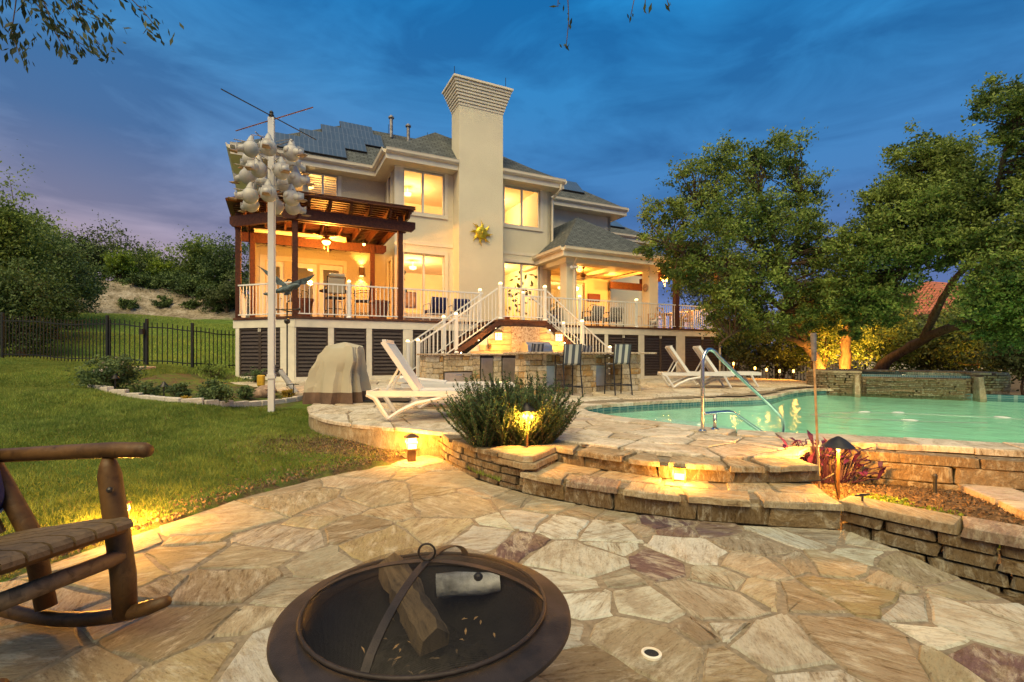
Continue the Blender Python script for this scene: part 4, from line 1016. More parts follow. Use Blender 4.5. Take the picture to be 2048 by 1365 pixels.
def skirt(p, q, panels, ztop=2.2):
    """panels: list of (t0,t1,double) along the segment; posts fill the gaps"""
    L, ang = seg_frame(p, q)
    root = MB(); root.box(-.03 if p[0] >= 0 else -.08, L+.03, -.03, .06, ztop, DZ-.065)
    beam = root.build('fascia_beam', M['whitetrim'], deck, (p[0], p[1], 0), (0, 0, ang))
    MB().box(-.05, L+.05, -.06, .05, DZ-.055, DZ+.008).build('deck_edge', M['deckwood'], deck, (p[0], p[1], 0), (0, 0, ang))
    zb = lambda t: G0(p[0]+math.cos(ang)*t, p[1]+math.sin(ang)*t)
    ts = [-.0] + [x for pn in panels for x in pn[:2]] + [L]
    for i in range(0, len(ts), 2):
        t0, t1 = ts[i], ts[i+1]
        if t1-t0 < .02: continue
        if t1-t0 > .9: MB().box(t0, t1, .03, .06, .1, ztop).build('skirt_board', M['louvre'], deck, (p[0], p[1], 0), (0, 0, ang)); continue
        MB().box(t0, t1, -.025, .09, .2, ztop-.001, .008).build('skirt_post', M['whitetrim'], deck, (p[0], p[1], 0), (0, 0, ang))
    for (t0, t1, dbl) in panels:
        z0 = zb((t0+t1)/2) + .12
        f = MB(); fw = .055
        f.box(t0+.003, t0+fw, .0, .05, z0, ztop-.003).box(t1-fw, t1-.003, .0, .05, z0, ztop-.003).box(t0+fw, t1-fw, .0, .05, z0, z0+.06).box(t0+fw, t1-fw, .0, .05, ztop-.07, ztop-.003).box(t0+.01, t1-.01, .07, .08, z0, ztop-.01)
        if dbl: f.box((t0+t1)/2-.05, (t0+t1)/2+.05, -.005, .05, z0+.06, ztop-.07)
        lp = f.build('louvre_panel', M['louvre'], deck, (p[0], p[1], 0), (0, 0, ang))
        MB().box(t0, t1, -.02, .05, z0-.35, z0-.003).build('sill', M['whitetrim'], lp)
        spans = [(t0+fw, (t0+t1)/2-.05), ((t0+t1)/2+.05, t1-fw)] if dbl else [(t0+fw, t1-fw)]
        n = int((ztop-.07-z0-.06)/.098)
        for (s0, s1) in spans:
            for k in range(n): link('slat', slat, lp, ((s0+s1)/2, .035, z0+.06+(k+.5)*(ztop-.13-z0)/n), None, (s1-s0, 1, 1))
        if dbl:
            mid = (t0+t1)/2
            for sgn in (-1, 1): MB().box(mid+sgn*.03-.012, mid+sgn*.03+.012, -.025, -.004, ztop-.12, ztop-.02).build('latch', M['whitetrim'], lp)
c45 = math.sqrt(2)*1.52
skirt((-1.52,1.52), (0,0), [(.14, c45-.5, True)])
skirt((0,0), (16.55,0), [(.03,.86,False),(1.02,1.92,False),(2.08,3.0,False),(3.3,4.6,False),(8.2,9.4,False),(9.6,10.5,False),(10.65,12.1,True),(12.38,14.03,True),(14.5,16.45,True)])
skirt((16.55,0), (16.55,5.3), [(.2,1.8,False),(2.0,3.6,False),(3.8,5.2,False)])
# railing: every panel a part, every baluster its own piece
bal = MB().box(-.009, .009, -.009, .009, 0, 1).mesh('baluster', M['white'])
def railing(p, q, z0=DZ, z1=None, parent=deck, h=.95, sp=.115, endpad=.06):
    z1 = z0 if z1 is None else z1; L, ang = seg_frame(p, q); sl_ = (z1-z0)/L
    m = MB(); m.bar((0, 0, z0+h), (L, 0, z0+h+sl_*L), .05, .04).bar((0, 0, z0+.09), (L, 0, z0+.09+sl_*L), .035, .03).bar((0, 0, z0+h-.10), (L, 0, z0+h-.10+sl_*L), .02, .02) if False else m.bar((0, 0, z0+h), (L, 0, z0+h+sl_*L), .05, .04).bar((0, 0, z0+.09), (L, 0, z0+.09+sl_*L), .035, .03)
    ra = m.build('railing', M['white'], parent, (p[0], p[1], 0), (0, 0, ang))
    n = max(1, int((L-2*endpad)/sp))
    for k in range(n+1):
        t_ = endpad + (L-2*endpad)*k/n; link('baluster', bal, ra, (t_, 0, z0+.1+sl_*t_), None, (1, 1, h-.11))
    return ra
pc = MB().lathe([(.055, .0), (.062, .0), (.062, .035), (.03, .065)], 4, (0, 0, 0), cap0=True, cap1=True).mesh('cap_light', M['cap'])
def rail_post(a, b, z0=DZ, h=1.04, parent=deck, lit=True):
    m = MB().box(-.04, .04, -.04, .04, 0, h).lathe([(.085, 0), (.085, .03), (.05, .06)], 10)
    o = m.build('rail_post', M['white'], parent, (a, b, z0)); link('cap_light' if lit else 'post_cap', pc, o, (0, 0, h), (0, 0, R(45)))
    return o
LP = (5.56, 7.04, -1.6)          # landing
railing((-1.45,1.45), (-.07,.07)); railing((.06,.0), (1.43,0)); railing((1.43,0), (2.85,0)); railing((3.0,0), (5.52,0))
railing((-1.45,1.5), (-1.45,5.2))
railing((7.1,0), (9.4,0)); railing((9.4,0), (12.0,0)); railing((12.0,0), (14.0,0)); railing((14.2,0), (16.4,0)); railing((16.5,.1), (16.5,5.2))
for a in (1.43, 5.52, 7.1, 9.4, 12.0): rail_post(a, 0)
rail_post(16.5, .02, lit=False)

# ================================================================== double staircase with landing
sta = thing('deck_staircase', 'white railed double staircase splitting left and right from a central landing', 'staircase', (P0[0], P0[1], 0), TH)
MB().box(5.5, 7.1, -1.62, -.07, DZ-.06, DZ).build('landing_floor', M['deckwood'], sta)
MB().box(5.5, 7.1, -1.60, -1.5, DZ-.2, DZ-.062).build('landing_beam', M['deckwood'], sta)
for sgn, a0 in ((-1, 5.5), (1, 7.1)):
    n = 10; gz = .66 if sgn < 0 else .52; rise = (DZ-gz)/n; run = .27
    for k in range(1, n):
        z = DZ-rise*k; x0 = a0+sgn*run*(k-1); x1 = a0+sgn*run*k
        MB().box(min(x0, x1)-.02, max(x0, x1)+.02, -1.54, -.45, z-.045, z).build('tread', M['deckwood'], sta)
        if k % 2: MB().lathe([(.022, 0), (.022, .012)], 8, (0, 0, 0), cap1=True).build('stair_light', M['led'], sta, ((x0+x1)/2, -1.583, z-.08), (R(90), 0, 0))
    for b in (-1.58, -.44):
        x1 = a0+sgn*run*(n-.6); zz = DZ-rise*(n-.6)
        MB().prism([(a0, DZ-.01), (x1, zz-.0), (x1, zz-.15), (a0, DZ-.19)][::1], b-.02, b+.02, 'y').build('stringer', M['deckwood'], sta, fix=True)
        e_ = a0+sgn*run*(n-.9)
        slope = -rise/run
        mid = a0+sgn*run*5; zm = DZ-rise*5
        pa, pb = (a0+sgn*.05, b+.02), (mid, b+.02)
        if sgn > 0: railing(pa, pb, DZ-.02, zm-.02, sta, .93); railing(pb, (e_, b+.02), zm-.02, DZ-rise*(n-.9)-.02, sta, .93)
        else: railing(pb, pa, zm-.02, DZ-.02, sta, .93); railing((e_, b+.02), pb, DZ-rise*(n-.9)-.02, zm-.02, sta, .93)
        rail_post(mid, b+.02, zm-.1, 1.1, sta); rail_post(e_, b+.02, gz, 1.15, sta)
railing((5.60,-1.56), (7.0,-1.56), parent=sta)
for a in (5.54, 7.06): rail_post(a, -1.56, parent=sta)
# panelled wall under the stairs: boards either side of a granite slab
tri = thing('stair_panel_wall', 'lit timber board wall with granite centre panel under the staircase', 'wall', (*hw(6.3, -1.65)[:2], 0), TH)
MB().prism([(-.85, .5), (.85, .5), (.85, DZ-.21), (-.85, DZ-.21)], -.03, .02, 'y').build('granite_panel', M['granite'], tri, fix=True) if False else MB().box(-.45, .50, -.04, .03, .5, DZ-.21).build('granite_panel', M['granite'], tri)
rise_, run_ = (DZ-.66)/10, .27
for k in range(9):
    z0 = .62+k*.185; z1 = z0+.175
    if z1 > DZ-.22: z1 = DZ-.22
    lim = max(0, (DZ-.30-z1))/(rise_/run_)
    for sgn in (-1, 1):
        i0 = .46 if sgn < 0 else .51; o0 = .80+lim-.02
        if o0 - i0 < .1: continue
        x0, x1 = sorted((sgn*i0, sgn*o0)); MB().box(x0, x1, -.02, .02, z0, z1, .008).build('board', M['board'], tri)
MB().prism([(-3.2, .45), (3.2, .45), (.8, DZ-.25), (-.8, DZ-.25)], .03, .06, 'y').build('backing', M['trim'], tri, fix=True)

# ================================================================== pergola over the left deck
def chunk(name, p, q, w, h, parent, mat='pergola'):
    return MB().bar(p, q, w, h).build(name, M[mat], parent)
pg = thing('pergola', 'dark red-brown timber pergola over the left end of the deck', 'pergola', (P0[0], P0[1], 0), TH)
for (a, b, z1) in ((.0,.03,5.62),(2.92,.03,5.62),(-1.46,1.52,5.55),(-1.15,3.0,5.35),(2.62,3.0,5.35)):
    MB().box(a-.075, a+.075, b-.075, b+.075, DZ, z1, .01).build('post', M['pergola'], pg)
def beam(p, q, z, h=.30, w=.09, ext=.35):
    d = Vector((q[0]-p[0], q[1]-p[1], 0)).normalized(); L = math.dist(p, q)+2*ext; ang = math.atan2(d.y, d.x)
    MB().prism([(-ext, z+h), (L-ext, z+h), (L-ext, z+.1), (L-ext-.1, z), (-ext+.1, z), (-ext, z+.1)], -w/2, w/2, 'y').build('beam', M['pergola'], pg, (p[0], p[1], 0), (0, 0, ang), fix=True)
beam((-.05,-.08), (3.0,-.08), 5.16); beam((-.05,.14), (3.0,.14), 5.16, ext=.2)
beam((-1.5,1.42), (-.08,.0), 5.14, ext=.22); beam((-1.25,3.0), (2.75,3.0), 5.05, .3)
for k in range(9):
    a = -1.3+k*.55; b0 = -.45 if a > -.05 else -.1-a
    MB().prism([(b0, 5.64), (b0+.12, 5.5), (5.35, 5.5), (5.35, 5.72), (b0, 5.72)], a-.03, a+.03, 'x').build('rafter', M['pergola'], pg, fix=True)
for k in range(26):
    b = -.5+k*.225; a0 = -1.6 if b > 1.4 else -.35-b*.9
    MB().box(a0, 3.25, b-.05, b+.05, 5.722, 5.76).build('purlin', M['pergola'], pg)
MB().prism([(-.25,-.52),(3.25,-.52),(3.25,5.35),(-1.75,5.35),(-1.75,1.0)], 5.79, 5.82).build('roof_sheet', M['pergola'], pg, fix=True)

def ceiling_fan(name, label, loc, drop, lit, mat='bronze', rz=0):
    f = thing(name, label, 'ceiling fan', loc, TH+rz)
    MB().tube([(0, 0, 0), (0, 0, -drop)], .018, 6).lathe([(.02, 0), (.07, -.02), (.07, -.05)], 12).build('rod', M[mat], f)
    MB().lathe([(.03, .08), (.11, .05), (.13, -.02), (.10, -.08), (.05, -.10)], 16, (0, 0, -drop), cap0=True).build('motor', M[mat], f, smooth=True)
    bl = MB().add([(.12, -.05, 0), (.62, -.08, .01), (.66, 0, .005), (.62, .06, -.01), (.12, .03, -.012)], [(0, 1, 2, 3, 4), (4, 3, 2, 1, 0)]).mesh('blade', M['teak'])
    for k in range(5): link('blade', bl, f, (0, 0, -drop-.02), (0, 0, k*2*math.pi/5+.3))
    MB().lathe([(.12, 0), (.13, -.03), (.09, -.09), (.02, -.12)], 16, (0, 0, -drop-.10), cap0=True).build('light_bowl', M['fanlight'] if lit else M['frostoff'], f, smooth=True)
    MB().tube([(.05, .05, -drop-.2), (.05, .05, -drop-.42)], .004, 4).build('pull_chain', M['bronze'], f); MB().tube([(-.06, .02, -drop-.2), (-.06, .02, -drop-.34)], .004, 4).build('pull_chain', M['bronze'], f)
    if lit: lamp('fan_light', 'POINT', (0, 0, -drop-.32), lit, WARM, .12, f)
    return f
M['frostoff'] = simple('frosted_bowl', (.7, .6, .42), .4)
ceiling_fan('ceiling_fan', 'lit ceiling fan hanging under the dark left pergola', hw(.95, 1.5, 5.5), .42, 520)
# small hanging lamps beside it
for (a, b, lab) in ((-.6, 2.2, 'small hanging lamp glowing at the left rear of the pergola'), (2.2, 2.2, 'small hanging lamp with a dark cap right of the pergola fan')):
    t_ = thing('hanging_lamp', lab, 'lamp', hw(a, b, 5.5), TH)
    MB().tube([(0, 0, 0), (0, 0, -.25)], .008, 5).lathe([(.02, .02), (.07, -.03), (.08, -.08)], 10, (0, 0, -.25)).build('lamp_cap', M['darkmetal'], t_); MB().ball((0, 0, -.34), .05).build('lamp_bulb', M['fanlight'], t_); lamp('bulb_light', 'POINT', (0, 0, -.45), 14, WARM, .05, t_)
# rolled shade along the back beam
sh = MB().tube([(-1.1, 2.86, 5.42), (1.7, 2.86, 5.42)], .07, 10); o = sh.mesh('rolled_sun_shade', M['whitetrim'], True); o = link('rolled_sun_shade', o, None, (P0[0], P0[1], 0), (0, 0, TH)); tag(o, 'pale rolled-up sun shade along the rear pergola beam', 'sun shade')
# wall sconce lighting the rough stucco
sc_ = thing('wall_sconce', 'square up-and-down wall sconce beside the glazed patio doors', 'wall light', hw(2.6, LW-.06, 4.75), TH)
MB().box(-.09, .09, -.10, .055, -.17, .17).build('sconce_body', M['bronze'], sc_); 
for z, rx in ((.2, 180), (-.2, 0)):
    MB().box(-.07, .07, -.09, .03, z*.86-.006, z*.86+.006).build('lens', M['frost'], sc_); lamp('sconce_light', 'SPOT', (0, -.06, z), 60, WARM2, .04, sc_, (R(rx), 0, 0), 110, .8)

# ================================================================== covered porch on the right
po = thing('covered_porch', 'hip-roofed porch with square cream columns on the right of the deck', 'porch', (P0[0], P0[1], 0), TH)
for a in (10.0, 14.2):
    MB().box(a-.24, a+.24, 1.46, 1.94, DZ, 5.22, .012).build('column', M['stucco'], po); MB().box(a-.30, a+.30, 1.40, 2.0, 5.05, 5.25, .01).build('capital', M['trim'], po); MB().box(a-.28, a+.28, 1.42, 1.98, DZ, DZ+.12, .01).build('base', M['trim'], po)
AP = (11.5,3.3,7.5); PZ = 5.58
b = MB()
for P in ([(9.4,1.1,PZ),(14.9,1.1,PZ),AP], [(9.4,1.1,PZ),AP,(11.5,LW,7.5),(10.2,LW,6.35),(10.2,WB_,6.3),(9.4,WB_,PZ)], [(14.9,1.1,PZ),(14.9,LW,PZ),(11.5,LW,7.5),AP]): b.add(P, [tuple(range(len(P)))])
me = b.mesh('porch_roof', M['shingle'])
for pl_ in me.polygons:
    if pl_.normal.z < 0: pl_.flip()
me.update(); uvslope(me); link('porch_roof', me, po)
house_keep = house
house = po
eave([(9.4,WB_),(9.4,1.1),(14.9,1.1),(14.9,LW)], PZ, [(9.75,WB_),(9.75,1.46),(14.45,1.46),(14.45,LW)])
house = house_keep
MB().box(9.75, 14.45, 1.46, LW-.01, 5.27, 5.30).build('porch_ceiling', M['board'], po)
MB().box(9.72, 14.5, 1.46, 1.94, 5.08, 5.255).box(9.76, 10.2, 1.95, WB_, 5.08, 5.255).build('porch_beam', M['trim'], po)
MB().box(12.6, 13.0, 1.95, LW-.02, 5.10, 5.26).build('porch_beam', M['trim'], po)
MB().tube([(10.12,1.2,5.45),(10.12,1.22,5.3),(10.1,1.42,5.05),(10.1,1.42,2.6)], .045, 6).build('downspout', M['trim'], po)
ceiling_fan('ceiling_fan', 'unlit ceiling fan under the board ceiling of the covered porch', hw(11.6, 3.0, 5.26), .35, 0)
dl = thing('porch_downlight', 'recessed light in the covered porch ceiling', 'ceiling light', hw(12.0, 3.9, 5.26), TH)
MB().lathe([(.09, 0), (.09, -.02), (.07, -.02)], 14).build('ring', M['white'], dl); MB().lathe([(.001, -.012), (.07, -.012)], 14).build('lens', M['frost'], dl)
lamp('porch_light', 'POINT', (-.2, -.3, -.25), 75, WARM2, .1, dl); lamp('porch_light', 'POINT', (1.9, .1, -.3), 60, WARM2, .1, dl)
fl_ = thing('floodlight', 'twin-head white floodlight on the left porch column', 'floodlight', hw(10.0, 1.44, 4.85), TH)
MB().box(-.05, .05, -.03, .01, -.06, .06).build('plate', M['white'], fl_)
for s_ in (-1, 1): MB().tube([(0, -.02, 0), (s_*.09, -.1, .03), (s_*.15, -.2, .0)], [.02, .045, .06], 8).build('lamp_head', M['white'], fl_)
# right timber pergola beyond the porch
pr = thing('pergola', 'red-brown timber pergola at the right end of the deck, half hidden by the oak', 'pergola', (P0[0], P0[1], 0), TH)
for (a, b, z1) in ((14.15,.12,6.0),(16.5,.12,5.35),(16.5,4.6,5.35)): MB().box(a-.11, a+.11, b-.09, b+.09, DZ, z1, .01).build('post', M['pergola'], pr)
MB().box(15.05, 17.0, .05, .19, 5.05, 5.35).build('beam', M['pergola'], pr); MB().box(16.43, 16.57, .2, 5.0, 5.05, 5.35).build('beam', M['pergola'], pr); MB().box(14.3, 17.0, 4.6, 4.7, 4.7, 5.05).build('beam', M['pergola'], pr)
MB().bar((13.6, .12, 5.75), (15.4, .12, 6.05), .12, .26).build('beam', M['pergola'], pr)
for k in range(8): MB().box(14.96, 17.2, .0+k*.6, .05+k*.6, 5.36, 5.52).build('rafter', M['pergola'], pr)
MB().box(14.96, 17.2, -.2, 5.0, 5.53, 5.56).build('roof_sheet', M['pergola'], pr)
ceiling_fan('ceiling_fan', 'lit ceiling fan under the right-hand timber pergola', hw(15.6, 2.3, 5.4), .40, 340)
# ================================================================== outdoor kitchen
def gt(px, py, lo=2, hi=60):      # where a sight line meets the terrain
    d = lo
    while d < hi:
        x, y, z = rp(px, py, d)
        if z <= hterr(x, y): return (x, y, hterr(x, y))
        d *= 1.01
    return rp(px, py, hi)
LB = Blocks(M['lime'], 8, 41, 'limestone_block')
kit = thing('outdoor_kitchen', 'limestone outdoor kitchen counter with steel doors below the staircase', 'kitchen counter', (P0[0], P0[1], 0), TH)
kz = .52
for (a0, a1, z0, z1) in ((3.05,3.52,kz,1.41),(3.52,4.35,.98,1.41),(4.35,4.57,kz,1.41),(4.97,5.22,kz,1.41),(5.90,8.1,kz,1.41)):
    course_wall(kit, [(a0, -2.31), (a1, -2.31)], const(z0), const(z1), .08, (.11, .17), (.18, .42), LB, .012)
course_wall(kit, [(3.09,-1.72),(3.09,-2.28)], const(kz), const(1.41), .08, (.11, .17), (.18, .4), LB, .012)
MB().box(3.10, 8.1, -2.27, -1.70, .3, 1.40).build('counter_core', M['mortar'], kit)
MB().box(2.97, 8.2, -2.42, -1.69, 1.415, 1.46, .008).build('countertop', M['granite'], kit)
def steel_door(a0, a1, z0, z1, hor=True, top=False):
    d = MB().box(a0, a1, -2.36, -2.28, z0, z1, .006).build('steel_door', M['brushed'], kit)
    c = (a0+a1)/2
    if hor: MB().tube([(c-.08, -2.36, z1-.07), (c-.08, -2.40, z1-.07), (c+.08, -2.40, z1-.07), (c+.08, -2.36, z1-.07)], .010, 6).build('handle', M['steel'], d)
    if top: MB().box(a0, a1, -2.365, -2.28, z1+.002, 1.412).build('vent_grille', M['darkmetal'], d)
steel_door(3.55,4.32,kz+.02,.95); steel_door(4.60,4.95,kz+.02,1.34,False,True); steel_door(5.25,5.88,kz+.02,1.34,False,True)
bar_ = thing('stone_bar', 'limestone breakfast bar with three piers and granite top facing the pool', 'bar', (P0[0], P0[1], 0), TH)
for (a0, a1) in ((4.78,5.36),(6.22,6.80),(7.64,8.24)):
    course_wall(bar_, [(a0, -4.59), (a1, -4.59)], const(.46), const(1.44), .08, (.12, .17), (.18, .36), LB, .012)
    course_wall(bar_, [(a0+.04, -4.08), (a0+.04, -4.56)], const(.46), const(1.44), .08, (.12, .17), (.18, .36), LB, .012)
    MB().box(a0+.05, a1-.003, -4.55, -4.03, .3, 1.43).build('pier_core', M['mortar'], bar_)
course_wall(bar_, [(5.36, -4.04), (6.26, -4.04)], const(.46), const(1.44), .08, (.12, .17), (.18, .36), LB, .012); course_wall(bar_, [(6.80, -4.04), (7.68, -4.04)], const(.46), const(1.44), .08, (.12, .17), (.18, .36), LB, .012)
MB().box(5.36, 7.64, -4.00, -3.68, .3, 1.43).build('bar_core', M['mortar'], bar_)
MB().box(4.66, 8.55, -4.90, -3.63, 1.445, 1.49, .008).build('bar_top', M['granite'], bar_)
for (a0, a1) in ((5.6,5.9),(7.05,7.45)): MB().box(a0, a1, -4.10, -4.08, .6, 1.15, .006).build('steel_door', M['brushed'], bar_)
gr = thing('gas_grill', 'stainless steel built-in grill on the kitchen counter', 'grill', hw(6.5, -2.02, 1.462), TH)
MB().box(-.42, .42, -.28, .26, 0, .10, .01).build('grill_body', M['brushed'], gr)
MB().prism([(-.26,.10),(.24,.10),(.24,.22),(.12,.34),(-.08,.34),(-.24,.24)], -.41, .41, 'x').build('lid', M['brushed'], gr, fix=True)
MB().tube([(-.3,-.24,.2),(-.3,-.31,.2),(.3,-.31,.2),(.3,-.24,.2)], .014, 6).build('handle', M['brushed'], gr)
# two square wall lanterns on the stair wall + outlets with light
def lantern(label, a):
    l = thing('wall_lantern', label, 'lantern', hw(a, -1.70, 1.98), TH, 'lanterns on the stair wall')
    MB().box(-.045, .045, -.02, .03, -.1, .12).build('back_plate', M['bronze'], l)
    MB().lathe([(.16, 0), (.14, .05), (.05, .10)], 4, (0, -.13, .09), cap1=True).xf(Matrix.Rotation(0, 4, 'Z')).build('lantern_roof', M['bronze'], l)
    f = MB()
    for sx in (-.085, .085):
        for sy in (-.085, .085): f.box(sx-.008, sx+.008, -.13+sy-.008, -.13+sy+.008, -.13, .09)
    for z in (-.13, -.06, .01): f.box(-.09, .09, -.222, -.214, z, z+.012)
    f.box(-.005, .005, -.222, -.214, -.13, .09); f.build('frame', M['bronze'], l)
    MB().box(-.075, .075, -.205, -.055, -.12, .085).build('glass', M['frost'], l)
    lamp('lantern_light', 'POINT', (0, -.30, -.08), 40, WARM2, .08, l)
lantern('left square lantern glowing on the timber stair wall', 5.36); lantern('right square lantern glowing on the timber stair wall', 7.41)
ol = thing('outlet_box', 'small bronze outlet box below the left stair lantern', 'outlet', hw(5.13, -1.69, 1.70), TH); MB().box(-.045, .045, -.05, .02, -.08, .06, .006).build('cover', M['bronze'], ol); MB().box(-.03, .03, -.055, -.051, -.04, .03).build('flap', M['darkmetal'], ol)

# ================================================================== bar stools
def mk_stripe():
    m, t, p = newmat('striped_sling'); c = t.nodes.new('ShaderNodeTexCoord').outputs['Object']
    sx = nd(t, 'ShaderNodeSeparateXYZ', _0=c); w = nd(t, 'ShaderNodeMath', {'operation': 'MULTIPLY_ADD'}, _0=sx.outputs[0], _1=12.2, _2=10.25); f = nd(t, 'ShaderNodeMath', {'operation': 'MODULO'}, _0=w.outputs[0], _1=2.0)
    t.links.new(ramp(t, f.outputs[0], [(0, (.075, .085, .11)), (.5, (.50, .48, .43))], 'CONSTANT') , p.inputs['Base Color']); 
    k = nd(t, 'ShaderNodeMath', {'operation': 'MULTIPLY'}, _0=f.outputs[0], _1=.5); t.links.new(ramp(t, k.outputs[0], [(0, (.075, .085, .11)), (.5, (.52, .50, .45))], 'CONSTANT'), p.inputs['Base Color'])
    p.inputs['Roughness'].default_value = .85; bump(t, p, noise(t, c, 200, 2), .2, .005); return m
M['stripe'] = mk_stripe(); M['stoolframe'] = simple('stool_frame', (.035, .035, .042), .4, .4)
def stool(label, loc, rz):
    s = thing('bar_stool', label, 'bar stool', loc, rz, 'striped sling bar stools at the stone bar')
    w = .23
    for sx in (-1, 1):
        MB().tube([(sx*w, -.26, 0), (sx*(w-.01), -.16, .72), (sx*(w-.01), -.22, 1.22)], .016, 6).build('leg', M['stoolframe'], s, smooth=True)
        MB().tube([(sx*w, .24, 0), (sx*(w-.01), .20, .74)], .016, 6).build('leg', M['stoolframe'], s, smooth=True)
        MB().tube([(sx*(w+.01), -.17, .92), (sx*(w+.03), .02, .97), (sx*(w+.03), .16, .95), (sx*(w+.01), .20, .74)], .015, 6).build('armrest', M['stoolframe'], s, smooth=True)
        MB().tube([(sx*w, -.235, .22), (sx*w, .225, .22)], .012, 6).build('stretcher', M['stoolframe'], s)
    MB().tube([(-w, -.235, .25), (w, -.235, .25)], .012, 6).build('stretcher', M['stoolframe'], s); MB().tube([(-w, .225, .25), (w, .225, .25)], .012, 6).build('stretcher', M['stoolframe'], s)
    b = MB(); P = [(.21, .745), (.05, .735), (-.10, .74), (-.15, .78), (-.17, .9), (-.20, 1.08), (-.225, 1.21)]
    for y, z in P: b.v += [(-w+.012, y, z), (w-.012, y, z)]
    for y, z in P: b.v += [(-w+.012, y-.012, z-.012), (w-.012, y-.012, z-.012)]
    n = len(P)
    for i in range(n-1): b.f += [(2*i, 2*i+1, 2*i+3, 2*i+2), (2*n+2*i+2, 2*n+2*i+3, 2*n+2*i+1, 2*n+2*i)]
    b.build('sling', M['stripe'], s)
    MB().tube([(-w, -.215, 1.2), (w, -.215, 1.2)], .012, 6).build('top_rail', M['stoolframe'], s)
for lab, px, py, rz in (('near bar stool pulled up to the left knee space of the stone bar', 1137, 793, TH-.08), ('near bar stool pulled up to the right knee space of the stone bar', 1236, 790, TH-.12)):
    x, y = gp(px, py, .46); stool(lab, (x, y, zp(x, y)+.003), rz)
for lab, a in (('far bar stool behind the left half of the stone bar', 5.75), ('far bar stool behind the right half of the stone bar', 7.35)):
    x, y, _ = hw(a, -3.15); stool(lab, (x, y, zp(x, y)+.003), TH+.35)

# ================================================================== sun loungers
def lounger(label, loc, rz, group='white sun loungers on the pool terrace', tilt=56):
    s = thing('sun_lounger', label, 'sun lounger', loc, rz, group)
    W = .32
    for sy in (-1, 1):
        MB().bar((-.98, sy*W, .40), (.98, sy*W, .39), .055, .085).build('side_rail', M['whitepl'], s)
        MB().tube([(-.98, sy*W, .39), (-.86, sy*W, .33), (-.74, sy*W, .14), (-.66, sy*W, .025)], [.036, .04, .036, .03], 6).build('leg', M['whitepl'], s, smooth=True)
        MB().tube([(-.66, sy*W, .025), (-.50, sy*W, .13), (-.25, sy*W, .25), (.05, sy*W, .31), (.22, sy*W, .37)], [.03, .035, .036, .034, .028], 6).build('leg_brace', M['whitepl'], s, smooth=True)
        MB().tube([(.70, sy*W, .38), (.80, sy*W, .18), (.90, sy*W, .02)], [.034, .03, .026], 6).build('leg', M['whitepl'], s, smooth=True)
    MB().box(-.98, -.93, -W+.02, W-.02, .365, .435).build('end_rail', M['whitepl'], s); MB().box(.93, .98, -W+.02, W-.02, .355, .425).build('end_rail', M['whitepl'], s)
    MB().box(-.26, .95, -W+.035, W-.035, .425, .445).build('seat', M['whitepl'], s)
    ang = R(tilt); L = .90; px_, pz_ = -.24, .43
    e_ = (px_-L*math.cos(ang), pz_+L*math.sin(ang))
    bk = MB(); nx, nz_ = math.sin(ang), math.cos(ang)
    bk.prism([(px_, pz_), (e_[0], e_[1]), (e_[0]+nx*.03, e_[1]+nz_*.03), (px_+nx*.03, pz_+nz_*.03)], -W+.03, W-.03, 'y'); b_ = bk.build('backrest', M['whitepl'], s, fix=True)
    for sy in (-1, 1): MB().bar((px_, sy*W*.97, pz_), (e_[0], sy*W*.97, e_[1]), .04, .075).build('back_rail', M['whitepl'], b_)
    MB().bar((e_[0]+.02, -W, e_[1]), (e_[0]+.02, W, e_[1]), .06, .06).build('top_rail', M['whitepl'], b_)
    if tilt > 20:
      for sy in (-.7, .7): MB().bar((e_[0]*.5+px_*.5-.02, sy*W, (e_[1]+pz_)/2), (-.72, sy*W, .42), .03, .03).build('prop', M['whitepl'], s)
    return s
def put_l(lab, x, y, rz, tilt=56): lounger(lab, (x, y, zp(x, y)+.006), rz, tilt=tilt)
put_l('white lounger nearest the lawn, beside the rosemary bush', -1.20, 7.62, R(3))
put_l('white flat-lying lounger half hidden behind the lounger nearest the lawn', -.95, 8.75, R(4), 6)
put_l('white lounger right of the stone bar, the nearer of that pair', 5.25, 14.0, R(-6))
put_l('white lounger right of the stone bar, farther to the right', 6.25, 14.5, R(-6))

